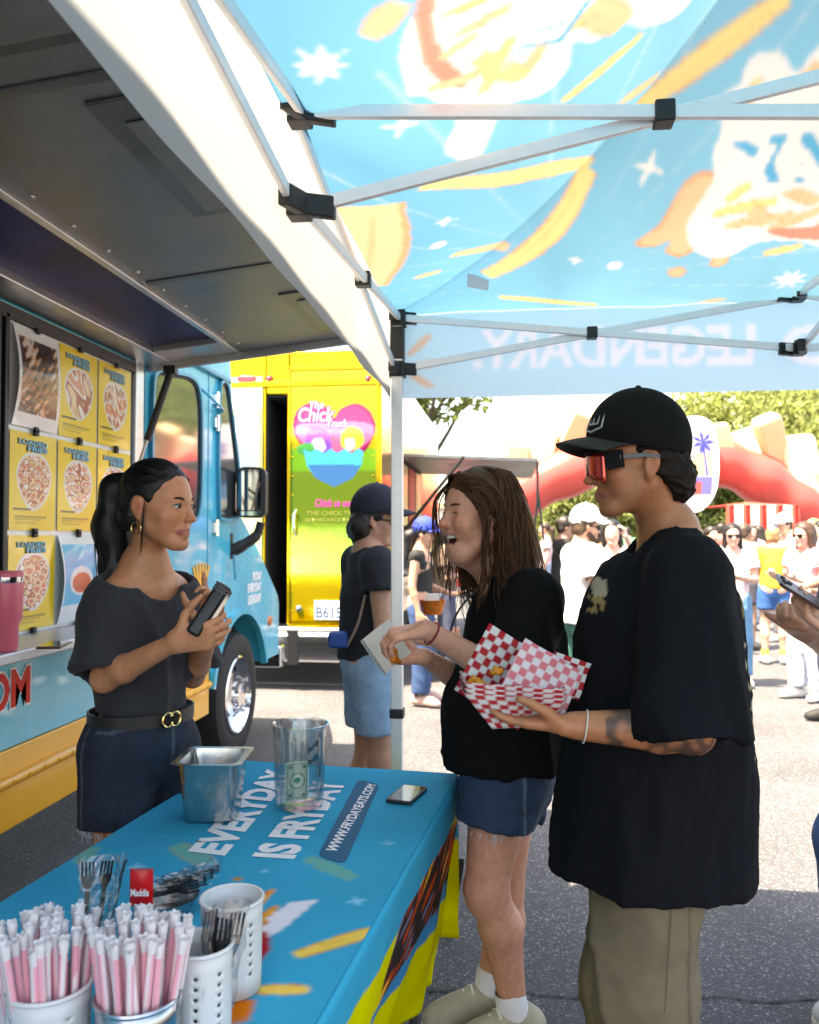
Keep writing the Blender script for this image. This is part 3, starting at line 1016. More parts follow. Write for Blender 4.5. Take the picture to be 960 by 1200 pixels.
# mirror
mc = P(294, 577, 5.35)
mir = MB().prism([tuple(p) for p in rrect(-.095, -.165, .095, .165, .05)], lambda u, v: mc + RT * u * 1.0 + ZU * v + FW0 * .0 + ZU * 0, FW0 * .10).build('mirror', blk, truck, bevel=.02)
MB().prism([tuple(p) for p in rrect(-.073, -.115, .073, .148, .035)], lambda u, v: mc + RT * (u - .008 + .03 * v) + ZU * v - FW0 * .004, FW0 * .004).build('mirror_glass', mat('mirror_glass', (.42, .45, .48), .03, 1.0), mir)
MB().prism([tuple(p) for p in rrect(-.07, -.15, .07, -.122, .012)], lambda u, v: mc + RT * u + ZU * v - FW0 * .004, FW0 * .004).build('spot_mirror', mat('spot_mirror', (.4, .6, .68), .06, 1.0), mir)
am = MB()
p0, p1, p2 = P(306, 612, 5.40), P(300, 628, 5.40), P(267, 648, 5.36)
am.tube(spline([p0, p1, (p1 + p2) / 2 + ZU * -.01, p2], 5), [.028] * 5 + [.035] * 5 + [.04] * 6, 10)
am.obox(P(266, 640, 5.36), RT * .035, ZU * .085, FW0 * .03)
am.build('mirror_arm', blk, mir, smooth=True)
MB().tube([P(274, 650, 5.3), P(276, 680, 5.3)], .008, 6).build('mirror_rod', cyan_d, mir)
# awning
A0, A1 = (WX, 2.315), (-.62, 2.445)          # (X, z) of the hinge and the lip
AY0, AY1 = -1.2, 3.90
adir = nrm(np.array([A1[0] - A0[0], 0, A1[1] - A0[1]])); anrm = np.array([adir[2], 0, -adir[0]])   # anrm points down-ish
def aw(s, y, dn=0.0):
    return np.array([A0[0], y, A0[1]]) + adir * s + anrm * dn
AL = math.hypot(A1[0] - A0[0], A1[1] - A0[1])
def slab(s0, s1, y0, y1, d0, d1):
    return MB().obox(aw((s0 + s1) / 2, (y0 + y1) / 2, (d0 + d1) / 2), adir * (s1 - s0) / 2, np.array([0, (y1 - y0) / 2, 0]), anrm * (d1 - d0) / 2)
# recessed dark blue strip between hinge rail and skin
s_a, s_b = .13, .48
aw_o = slab(s_b, AL, AY0, AY1, -.05, 0).build('awning', awn, truck, bevel=.006)
slab(.0, s_a, AY0, AY1, -.05, .004).build('hinge_rail', steel, aw_o, bevel=.006)
slab(s_a, s_b, AY0, AY1 - .22, -.05, -.028).build('blue_panel', mat('awning_blue', H('#141f5c'), .42, .0, var=.5, vscale=4, spec=.3), aw_o)
slab(s_a, s_b, AY1 - .218, AY1, -.05, .002).build('end_rail', steel, aw_o, bevel=.004)
slab(AL - .035, AL + .012, AY0, AY1 + .01, -.07, .03).build('lip_rail', steel, aw_o, bevel=.006)
slab(.0, AL - .037, AY1 + .001, AY1 + .02, -.06, .035).build('end_cap', steel, aw_o, bevel=.006)
slab(s_b - .012, s_b + .018, AY0, AY1 - .22, -.01, .016).build('edge_rail', steel, aw_o, bevel=.004)
hat = mat('awning_hatch', (.12, .12, .12), .36, .75, var=.35, vscale=4)
for (s0, s1, y0, y1) in ((.88, 1.08, 1.68, 2.32), (.78, 1.05, 1.12, 1.48), (.90, 1.08, 3.12, 3.72), (.55, .76, .9, 1.35)):
    h_ = slab(s0, s1, y0, y1, -.002, .008).build('hatch_panel', hat, aw_o, bevel=.004)
    slab(s0 + .05, s1 - .03, y0 + .09, y1 - .04, .008, .013).build('hatch_inset', awn, h_, bevel=.003)
for k in range(14):
    for s_ in (s_b + .05, AL - .07):
        MB().lathe([(.001, .006), (.007, .004), (.009, 0)], aw(s_, 1.0 + k * .21, 0), anrm, 7).build('rivet', steel, aw_o)
for y in (1.58, 2.78):
    slab(s_b + .03, AL - .05, y, y + .035, -.002, .005).build('seam_strip', hat, aw_o, bevel=.002)
# gas strut
q0 = P(200, 436, 3.93); q1 = onX(152, 575, WX + .03)
st = MB().tube([q0, q0 * .42 + q1 * .58], .018, 10).build('gas_strut', blk, truck, smooth=True)
MB().tube([q0 * .42 + q1 * .58, q1], .008, 8).build('strut_rod', steel, st, smooth=True)
MB().obox(q0 + (0, 0, .01), (.03, 0, 0), (0, .02, 0), (0, 0, .02)).build('strut_mount', blk, st, bevel=.003)

# =================================================================== yellow food truck behind
CY = 8.0
chick = thing('food_truck', 'glossy yellow food truck seen from behind with a pink heart on its rear door', 'food truck', (-2.3, 10.0, 0))
gold = mat('gold_metal', H('#d9a90c'), .14, .85, coat=.4, var=.18, vscale=1.4, rvar=.06, bump=.25, bscale=4)
gold_d = mat('gold_door', H('#c79c08'), .16, .6, coat=.8, var=.22, vscale=1.1, rvar=.06)
cream = mat('cream_panel', H('#f3e39a'), .4, coat=.3)
lf, rg = onY(175, 600, CY)[0], onY(447, 600, CY)[0]
zr = 3.32
def yx(px, py, off=0.0):
    q = onY(px, py, CY); return (q[0], q[2])
xo0, xo1 = yx(311, 600)[0], yx(338, 600)[0]
zb_, zt_ = yx(330, 735)[1], yx(330, 462)[1]
b = MB()
b.box((lf, CY, zb_ + .002), (xo0, 14.2, zr)); b.box((xo0, CY, zt_), (xo1, 14.2, zr)); b.box((xo1, CY + .012, zb_ + .002), (rg, 14.2, zr))
b.box((xo0, 9.6, zb_ + .002), (xo1, 14.2, zt_))
b.build('body', gold, chick, bevel=.02)
MB().box((lf - .02, CY - .035, zr - .36), (rg + .01, CY - .002, zr - .30)).build('roof_moulding', gold, chick, bevel=.01)
MB().box((lf - .01, CY - .02, zb_ - .03), (rg, CY + .5, zb_)).build('door_sill', steel, chick, bevel=.006)
bp0, bp1 = yx(270, 738)[1], yx(270, 770)[1]
MB().box((lf, CY - .28, bp1), (rg + .02, CY - .02, bp0)).build('bumper', chrome, chick, bevel=.025)
MB().box((lf + .1, CY + .1, .35), (rg - .1, 14, zb_ - .05)).build('chassis', dark, chick)
for y in (12.4,):
    for x in (lf + .15, rg - .15):
        w_ = MB().lathe([(.2, -.12), (.40, -.12), (.42, -.06), (.42, .06), (.40, .12), (.2, .12)], (x, y, .42), (1, 0, 0), 28, close=True).build('wheel', rub, chick, smooth=True)
        MB().lathe([(.22, .05), (.15, .02), (.001, .06)], (x, y, .42), (1, 0, 0), 20).build('rim', chrome, w_, smooth=True)
# door with printed graphics on a fine sheet
dx0, dx1, dz0, dz1 = yx(341, 600)[0], yx(441, 600)[0], yx(390, 728)[1], yx(390, 434)[1]
uv, F = grid(90, 240)
Q = np.column_stack([dx0 + uv[:, 0] * (dx1 - dx0), dz0 + uv[:, 1] * (dz1 - dz0)])
pr = Print(Q, H('#c9a008'))
green, pink = np.array(H('#6fae1e')), np.array(H('#b01468'))
def D(*pts): return [np.array(yx(*p)) for p in pts]
pr.C *= (1 + .06 * wave(np.column_stack([Q, Q[:, 0] * 0]), 4, 9))[:, None]
pr.poly(D((340, 526), (442, 526), (442, 672), (340, 672)), green, .85)
pr.poly(D((340, 552), (442, 552), (442, 632), (340, 632)), np.array(H('#7d7c10')), .8)
heart = [(392, 565), (352, 520), (344, 505), (346, 486), (358, 474), (375, 472), (388, 482), (392, 490), (400, 479), (418, 473), (434, 482), (441, 500), (436, 516), (424, 534)]
pr.blob(D(*heart), np.array(H('#d02c62')), 1, np.array(H('#a80f45')), .035)
pr.blob(D((350, 498), (392, 494), (436, 498), (430, 520), (392, 530), (355, 520)), np.array(H('#dd7898')), .7)
pr.blob(D((358, 520), (362, 503), (374, 500), (385, 508), (388, 530), (370, 535)), np.array(H('#9a4fc0')), 1)
pr.blob(D((400, 522), (402, 506), (412, 500), (424, 506), (426, 520), (412, 528)), np.array(H('#f0d23c')), 1)
pr.blob(D((366, 518), (376, 514), (382, 524), (374, 532)), np.array(H('#f6ead8')), 1)
pr.blob(D((404, 516), (414, 514), (416, 524), (408, 528)), np.array(H('#f6ead8')), 1)
pr.blob(D((350, 522), (366, 520), (368, 530), (352, 532)), np.array(H('#4aa046')), 1)
pr.C = soften(pr.C, 90, 240, 1)
pr.poly(D((356, 527), (364, 530), (372, 526), (380, 531), (388, 526), (396, 531), (404, 526), (412, 531), (420, 526), (426, 529), (424, 545), (414, 560), (392, 570), (370, 560), (360, 545)), np.array(H('#4cbfe6')))
pr.poly(D((361, 545), (424, 545), (414, 560), (392, 571), (370, 560)), np.array(H('#4f7fae')))
door = put('rear_door', np.column_stack([Q[:, 0], np.full(len(Q), CY - .012), Q[:, 1]]), F, mat('door_print', attr=True, rough=.12, metal=.65, coat=.5, bump=.25, bscale=4), chick, cols=pr.C)
MB().box((dx0, CY - .010, dz0), (dx1, CY + .010, dz1)).build('door_leaf', gold_d, door)
fr = MB()
for x in (dx0 - .03, dx1 + .002):
    fr.box((x, CY - .03, dz0 - .03), (x + .028, CY + .008, dz1 + .04))
fr.box((dx0 - .03, CY - .03, dz1 + .003), (dx1 + .03, CY + .009, dz1 + .04))
fr.build('door_frame', gold, door, bevel=.006)
for k in range(13):
    for x in (dx0 + .02, dx1 - .03):
        MB().lathe([(.001, .006), (.008, .004), (.011, 0)], (x, CY - .012, dz0 + .1 + k * (dz1 - dz0 - .2) / 12), (0, -1, 0), 6).build('rivet', gold, door)
pk = mat('pink_print', H('#c2307e'), .4); pkw = mat('pale_print', H('#f3c9dd'), .4); olive = mat('olive_print', H('#7d7a28'), .5)
def dtext(s, x0, x1, y0, y1, m_, lift, sh=0.0, of=.03):
    a, b_, c = np.array(yx(x0, y1)), np.array(yx(x1, y1)), np.array(yx(x0, y0))
    lettering(s, (a[0], CY - .013, a[1]), (b_[0] - a[0], 0, 0), (0, 0, c[1] - a[1]), m_, door, lift=lift, offset=of, shear=sh)
for m_, l_, of in ((pk, .002, .07), (pkw, .004, .01)):
    dtext('The', 363, 380, 471, 479, m_, l_, .2, of); dtext('Chick', 350, 392, 478, 495, m_, l_, .2, of); dtext('Truck', 384, 408, 492, 501, m_, l_, .2, of)
dtext('Chick us out!', 370, 416, 585, 594, pk, .002, .2, .03)
for k, (a, b_) in enumerate(((360, 430), (358, 426))):
    dtext('THE CHICK TRUCK' if k == 0 else '@THECHICKTRUCK', a, b_, 599 + k * 8, 604 + k * 8, olive, .002, 0, .02)
hd = MB().tube(spline([(dx0 + .06, CY - .03, yx(346, 628)[1]), (dx0 + .05, CY - .07, yx(346, 620)[1]), (dx0 + .05, CY - .07, yx(346, 604)[1]), (dx0 + .06, CY - .03, yx(346, 598)[1])], 4), .012, 8).build('handle', chrome, door, smooth=True)
MB().lathe([(.001, .02), (.03, .016), (.036, 0)], (yx(351, 713)[0], CY - .014, yx(351, 713)[1]), (0, -1, 0), 12).build('lock', chrome, door, smooth=True)
pa, pb = np.array(yx(369, 726)), np.array(yx(409, 704))
pl = MB().box((pa[0], CY - .03, pa[1]), (pb[0], CY - .018, pb[1])).build('license_plate', mat('plate', (.78, .80, .84), .4), chick, bevel=.003)
lettering('B6151', (pa[0] + .02, CY - .03, pa[1] + .02), (pb[0] - pa[0] - .04, 0, 0), (0, 0, (pb[1] - pa[1]) * .58), mat('plate_blue', H('#27406e'), .5), pl, lift=.002, offset=.01)
lettering('California', (pa[0] + .1, CY - .03, pb[1] - .045), (.14, 0, 0), (0, 0, .028), red_p, pl, lift=.002, offset=.01)
# left leaf with window, marker lamps, strap on the bumper, interior
p0, p1 = np.array(yx(268, 728)), np.array(yx(309, 442))
lf_ = MB().box((p0[0], CY - .03, p0[1]), (p1[0], CY - .004, p1[1])).build('open_door', cream, chick, bevel=.008)
a_, b_ = np.array(yx(275, 590)), np.array(yx(303, 474))
MB().prism(rrect(a_[0], a_[1], b_[0], b_[1], .05), lambda u, v: (u, CY - .034, v), (0, -.006, 0)).build('pane', mat('pale_glass', (.35, .36, .36), .08, .3, coat=1), lf_)
c_ = (a_ + b_) / 2; rr = rrect(a_[0] - .03, a_[1] - .03, b_[0] + .03, b_[1] + .03, .07); r2 = rrect(a_[0] + .005, a_[1] + .005, b_[0] - .005, b_[1] - .005, .045)
MB().ring(rr, r2, lambda u, v: (u, CY - .033, v), (0, -.016, 0)).build('window_frame', cream, lf_)
redl = mat('red_lens', H('#a3121c'), .15, coat=1, trans=.2)
a_, b_ = np.array(yx(279, 449)), np.array(yx(302, 441))
MB().prism(rrect(a_[0], a_[1], b_[0], b_[1], .03), lambda u, v: (u, CY - .004, v), (0, -.03, 0)).build('marker_lamp', redl, chick, bevel=.008)
for x in (316, 258, 432):
    q = yx(x, 445)
    MB().lathe([(.001, .04), (.025, .036), (.04, .02), (.044, 0)], (q[0], CY, q[1]), (0, -1, 0), 14).build('round_lamp', redl, chick, smooth=True)
q = yx(352, 745)
MB().box((q[0] - .055, CY - .30, bp1 - .02), (q[0] + .055, CY - .281, bp0 + .04)).build('step_strap', blk, chick, bevel=.006)
ln_ = MB()
ln_.box((xo0 + .002, CY + .03, zb_ + .01), (xo0 + .01, 9.5, zt_ - .01)); ln_.box((xo1 - .01, CY + .03, zb_ + .01), (xo1 - .002, 9.5, zt_ - .01)); ln_.box((xo0 + .011, 9.4, zb_ + .01), (xo1 - .011, 9.41, zt_ - .01)); ln_.box((xo0 + .011, CY + .03, zt_ - .02), (xo1 - .011, 9.39, zt_ - .01))
ln_.build('dark_lining', dark, chick)  # added dark lining: colour stands in for shade inside the doorway
for k in range(4):
    MB().box((xo0 + .01, 8.8, zb_ + .35 + k * .5), (xo1 - .01, 9.25, zb_ + .37 + k * .5)).build('inner_shelf', steel, chick)
for k in range(7):
    x = random.uniform(xo0 + .03, xo1 - .05); z = zb_ + .39 + .5 * (k % 4)
    MB().lathe([(.001, 0), (.035, 0), (.035, .14), (.015, .17), (.015, .2), (.001, .2)], (x, 8.95, z), n=10).build('jar', steel if k % 2 else blk, chick, smooth=True)
# serving awning on its far side, seen end-on
f0 = P(484, 536, 9.0); f1 = P(630, 542, 9.0)
xw = rg
fy0, fy1 = f0[1], f0[1] + 2.6
sideaw = MB()
for (u, v) in ((f0, f1),):
    sideaw.add([(xw, fy0, f0[2] + .02), (f1[0], fy0, f1[2]), (f1[0], fy1, f1[2]), (xw, fy1, f0[2] + .02), (xw, fy0, f0[2] + .05), (f1[0], fy0, f1[2] + .03), (f1[0], fy1, f1[2] + .03), (xw, fy1, f0[2] + .05)],
               [(0, 1, 2, 3), (7, 6, 5, 4), (0, 4, 5, 1), (1, 5, 6, 2), (2, 6, 7, 3), (3, 7, 4, 0)])
sa = sideaw.build('awning', awn, chick)
MB().box((f1[0] - .02, fy0, P(630, 596, 9.0)[2]), (f1[0] + .01, fy0 + .03, f1[2])).build('awning_leg', blk, sa)
MB().tube([(f0[0] + .55, fy0, f0[2]), (xw + .02, fy0 + .05, f0[2] - .9)], .02, 8).build('awning_strut', blk, sa)
MB().tube([(f1[0], fy0 - .01, f1[2] - .35), (f1[0] - .05, fy0 - .01, f1[2] - .8), (f1[0] + .06, fy0 - .01, f1[2] - .85), (f1[0], fy0 - .01, f1[2] - .35)], .014, 6).build('hanging_strap', blk, sa)
MB().box((xw - .05, fy0 + .1, 1.0), (xw + .02, fy1, f0[2])).build('serving_hatch', dark, chick)
MB().box((xw, fy0 + .2, 1.05), (xw + .35, fy1, 1.1)).build('serving_shelf', steel, chick)
for k in range(3):
    MB().box((xw + .025, fy0 + .25 + k * .75, 1.6), (xw + .04, fy0 + .85 + k * .75, 2.3)).build('menu_panel', mat('menu_red', H('#c33b33'), .5) if k % 2 else cream, chick)

# =================================================================== inflatable arch
AD = 25.0
arch = thing('inflatable_arch', 'red inflatable entrance arch topped with giant french fries', 'inflatable arch', P(790, 900, AD) * (1, 1, 0))
red_v = mat('red_vinyl', H('#cc5048'), .35, coat=.2, var=.05, vscale=1, bump=.25, bscale=1.3)
pts = [P(*p, AD) for p in ((535, 690), (545, 655), (565, 622), (600, 588), (650, 560), (710, 541), (770, 533), (830, 538), (880, 556), (925, 582), (962, 618), (990, 660), (1005, 700))]
pts[0][2] = 0; pts[-1][2] = 0
cl = spline(pts, 6)
tb = MB().tube(cl, [.72 + .05 * math.sin(i * 1.05) for i in range(len(cl))], 20)
tb.build('arch_tube', red_v, arch, smooth=True)
fm = [mat('fry_vinyl', H('#e8bd90'), .5, var=.06, vscale=1), mat('fry_vinyl_pale', H('#eed6b4'), .5, var=.06, vscale=1)]
for k, (x0, y0, x1, y1, wd) in enumerate(((598, 585, 608, 520, 15), (628, 565, 640, 492, 17), (655, 552, 690, 482, 18), (690, 545, 712, 470, 16), (725, 540, 735, 478, 17), (760, 535, 765, 465, 17),
        (852, 548, 836, 498, 15), (884, 556, 864, 505, 17), (915, 566, 897, 488, 16), (948, 602, 930, 512, 21), (972, 620, 968, 545, 18), (1000, 650, 1010, 575, 18), (560, 630, 545, 560, 17))):
    a, b_ = P(x0, y0, AD + (k % 3) * .35 - .3), P(x1, y1, AD + (k % 2) * .5 - .4)
    dr = nrm(b_ - a); wx = nrm(np.cross(dr, FW0)); L = np.linalg.norm(b_ - a)
    r_ = wd / 970 * AD
    m_ = MB()
    for j in range(4):
        pass
    secs = [(0, .8), (.25, .95), (.6, 1.0), (.92, 1.02), (1.0, .86)]
    V = []; Fc = []
    for t_, q_ in secs:
        c = a + dr * L * t_
        for i in range(12):
            an = 2 * math.pi * i / 12
            ca, sa_ = math.cos(an), math.sin(an)
            pw = .45
            V.append(c + wx * r_ * q_ * math.copysign(abs(ca) ** pw, ca) + np.cross(dr, wx) * r_ * .8 * q_ * math.copysign(abs(sa_) ** pw, sa_))
    for j in range(4):
        for i in range(12):
            Fc.append((j*12+i, j*12+(i+1) % 12, (j+1)*12+(i+1) % 12, (j+1)*12+i))
    Fc.append(tuple(range(11, -1, -1))); Fc.append(tuple(48 + i for i in range(12)))
    m_.add(V, Fc).build('giant_fry', fm[k % 2], arch, bevel=.12, seg=3)
# emblem plate
em = P(815, 545, AD - 1.0); sc_ = (AD - 1.0) / 970
def eo(u, v): return em + RT * u * sc_ + ZU * v * sc_
pl = MB().prism([tuple(p) for p in closed_spline([(-30, 20), (-22, 50), (0, 58), (20, 50), (28, 20), (26, -25), (12, -50), (-8, -55), (-28, -35)], 4)], eo, FW0 * .25).build('emblem', mat('emblem_white', (.82, .82, .82), .5), arch, bevel=.05)
for nm, pg, c in (('emblem_field', [(-8, -12), (20, -12), (20, 12), (-2, 14)], '#f2d08a'), ('emblem_field', [(-10, -34), (18, -34), (20, -14), (-8, -14)], '#5a62b8'), ('emblem_field', [(-4, -34), (6, -34), (8, -20), (-4, -18)], '#d86a4a')):
    MB().prism(pg, lambda u, v: eo(u, v) - FW0 * .02, FW0 * .015).build(nm, mat('em' + c, H(c), .5), pl)
for k in range(7):
    a = k * 2 * math.pi / 7
    MB().prism([(9, 27), (9 + 8 * math.cos(a - .3), 27 + 8 * math.sin(a - .3)), (9 + 16 * math.cos(a), 27 + 15 * math.sin(a)), (9 + 8 * math.cos(a + .3), 27 + 8 * math.sin(a + .3))], lambda u, v: eo(u, v) - FW0 * (.03 + .002 * k), FW0 * .01).build('palm_leaf', mat('em_blue', H('#3c46a8'), .5), pl)
MB().prism([(8, 26), (10, 26), (15, -12), (12, -12)], lambda u, v: eo(u, v) - FW0 * .028, FW0 * .006).build('palm_trunk', mat('em_blue', H('#3c46a8'), .5), pl)

# =================================================================== far booth, building, lamp posts, trees
bt = thing('vendor_booth', 'red and white striped booth standing under the inflatable arch', 'booth', P(895, 900, 21) * (1, 1, 0))
bx0, bx1 = P(852, 640, 21), P(938, 640, 21)
nst = 9
for k in range(nst):
    a = bx0 + (bx1 - bx0) * k / nst; b_ = bx0 + (bx1 - bx0) * (k + 1) / nst
    V = []
    top = P(890, 592, 21)[2]
    for j in range(5):
        q_ = a + (b_ - a) * j / 4 - FW0 * (.06 * math.sin(j * math.pi / 2) + (.02 if k % 2 else 0))
        V += [(q_[0], q_[1], .05), (q_[0], q_[1], top)]
    MB().add(V, [(2*j, 2*j+2, 2*j+3, 2*j+1) for j in range(4)]).build('drape', mat('drape_red', H('#d94a3f'), .8) if k % 2 == 0 else mat('drape_white', (.75, .72, .7), .8), bt, solid=.02)
rf = MB().add([bx0 * (1, 1, 0) + (0, 0, top), bx1 * (1, 1, 0) + (0, 0, top), bx1 * (1, 1, 0) + FW0 * 2 + (0, 0, top), bx0 * (1, 1, 0) + FW0 * 2 + (0, 0, top), (bx0 + bx1) / 2 * (1, 1, 0) + FW0 * 1 + (0, 0, top + .12)], [(0, 1, 4), (1, 2, 4), (2, 3, 4), (3, 0, 4)]).build('roof', mat('drape_red', H('#d94a3f'), .8), bt)
bld = thing('building', 'long pale low building beyond the trees at the end of the lot', 'building', (10, 80, 0))
MB().box((-30, 78, 0), (55, 86, 4.2)).build('wall', mat('stucco', (.62, .56, .48), .9, var=.1), bld)
MB().box((-30.4, 77.6, 4.2), (55.4, 86.4, 4.7)).build('roof', mat('roof_tile', (.38, .25, .18), .9, var=.2), bld)
for k in range(16):
    f_ = MB().box((-27 + k * 5, 77.93, 1.0), (-25 + k * 5, 78.0, 2.8)).build('window', glass_d, bld)
for px in (708, 722):
    q = P(px, 640, 33); q[2] = 0
    lp = thing('street_lamp', 'taller globe lamp post in front of the trees' if px == 722 else 'shorter globe lamp post in front of the trees', 'street lamp', q, 'globe lamp posts by the trees')
    hz = P(px, 603 if px == 708 else 596, 33)[2]
    MB().tube([q, (q[0], q[1], hz - .2)], [.07, .045], 8).build('post', blk, lp, smooth=True)
    MB().lathe([(.001, -.24), (.15, -.2), (.24, 0), (.15, .2), (.001, .24)], (q[0], q[1], hz), n=14).build('globe', mat('globe', (.8, .8, .8), .3), lp, smooth=True)

def tree(name, label, base, height, rad, crown_z, n, leaf, tone, group, seed, squash=.85, droop=0.0):
    r = np.random.default_rng(seed)
    root = thing(name, label, 'tree', base, group)
    bx = np.asarray(base, float)
    tr = MB()
    top = bx + (r.uniform(-.3, .3), r.uniform(-.3, .3), crown_z)
    tr.tube(spline([bx, bx + (r.uniform(-.15, .15), 0, crown_z * .35), bx + (top - bx) * .75, top], 4), np.linspace(.05 * height * .55, .06, 13), 9)
    cl = []
    for k in range(11):
        d = nrm(r.normal(size=3) * (1, 1, .75) + (0, 0, .25))
        e_ = top + d * rad * r.uniform(.5, .85) * (1, 1, squash)
        s_ = bx + (top - bx) * r.uniform(.55, .95)
        tr.tube(spline([s_, (s_ + e_) / 2 + (0, 0, -.1 * rad * .5), e_], 3), np.linspace(.09, .02, 7) * height / 8, 6)
        cl.append((e_, rad * r.uniform(.28, .5)))
    cl.append((top, rad * .45))
    tr.build('trunk', mat('bark', (.10, .075, .055), .95, var=.3, vscale=6, bump=.5, bscale=14), root, smooth=True)
    w_ = np.array([c[1] ** 2 for c in cl]); w_ /= w_.sum()
    idx = r.choice(len(cl), n, p=w_)
    ctr = np.array([c[0] for c in cl])[idx]; cr = np.array([c[1] for c in cl])[idx]
    d = r.normal(size=(n, 3)); d /= np.linalg.norm(d, axis=1, keepdims=True)
    q = ctr + d * (cr * r.uniform(.25, 1.0, n) ** .5)[:, None] * (1, 1, squash)
    q[:, 2] -= droop * r.uniform(0, 1, n) ** 2
    t1 = r.normal(size=(n, 3)); t1 /= np.linalg.norm(t1, axis=1, keepdims=True)
    t1[:, 2] -= .5 + droop
    t1 /= np.linalg.norm(t1, axis=1, keepdims=True)
    t2 = np.cross(t1, r.normal(size=(n, 3))); t2 /= np.linalg.norm(t2, axis=1, keepdims=True)
    sz = leaf * r.uniform(.6, 1.3, n)[:, None]
    V = np.stack([q - t1 * sz, q - t2 * sz * .45, q + t1 * sz, q + t2 * sz * .45], 1).reshape(-1, 3)
    F = np.arange(4 * n).reshape(n, 4)
    c = np.array(tone) * (1 + .35 * (r.uniform(-1, 1, (n, 1)))) * np.array([1, 1, 1]) * (1 + .2 * wave(q, 1.1, seed)[:, None])
    c = np.repeat(np.clip(c, .01, .5), 4, 0)
    put('crown', V, F, mat('leaves', attr=True, rough=.55, transl=.55), root, cols=c)
    return root
G1, G2, G3 = (.22, .27, .08), (.28, .32, .10), (.18, .22, .07)
for k, (px, py, d, rad, tone, n, lab) in enumerate((
        (880, 505, 34, 4.2, G2, 9500, 'tall bright green tree with drooping leaves behind the arch'),
        (965, 480, 37, 5.0, G1, 10000, 'broad leafy tree rising behind the right foot of the arch'),
        (1060, 520, 40, 5.0, G1, 8000, 'leafy tree beyond the right foot of the arch'),
        (668, 612, 38, 2.3, G2, 7000, 'low yellow-green tree seen through the arch behind the white-capped man'),
        (745, 606, 41, 2.7, G1, 7000, 'rounded green tree seen through the middle of the arch'),
        (850, 598, 36, 2.6, G3, 9000, 'dark green weeping tree seen through the arch beside the booth'),
        (610, 625, 52, 2.6, G1, 5000, 'small tree beyond the left foot of the arch'),
        (920, 610, 44, 2.6, G3, 6000, 'dark tree behind the striped booth'))):
    c = P(px, py, d)
    tree('tree', lab, (c[0], c[1], 0), c[2] + rad, rad, c[2], n, .16, tone, 'trees beyond the arch', 40 + k, .9, .5 if rad > 4 else .2)
c = P(500, 440, 21)
tree('tree', 'sparse leafy tree overhanging the roof of the yellow truck', (c[0], c[1], 0), c[2] + 2, 2.2, c[2], 2600, .13, (.16, .2, .05), 'trees beyond the arch', 90)
# =================================================================== people
def frame(f, up=(0, 0, 1)):
    f = nrm(f); l = nrm(np.cross(up, f)); u = np.cross(f, l)
    return np.stack([f, l, u], 1)          # columns: forward, left, up
def rot_axis(v, axis, a):
    axis = nrm(axis); v = np.asarray(v, float)
    return v * math.cos(a) + np.cross(axis, v) * math.sin(a) + axis * (axis @ v) * (1 - math.cos(a))

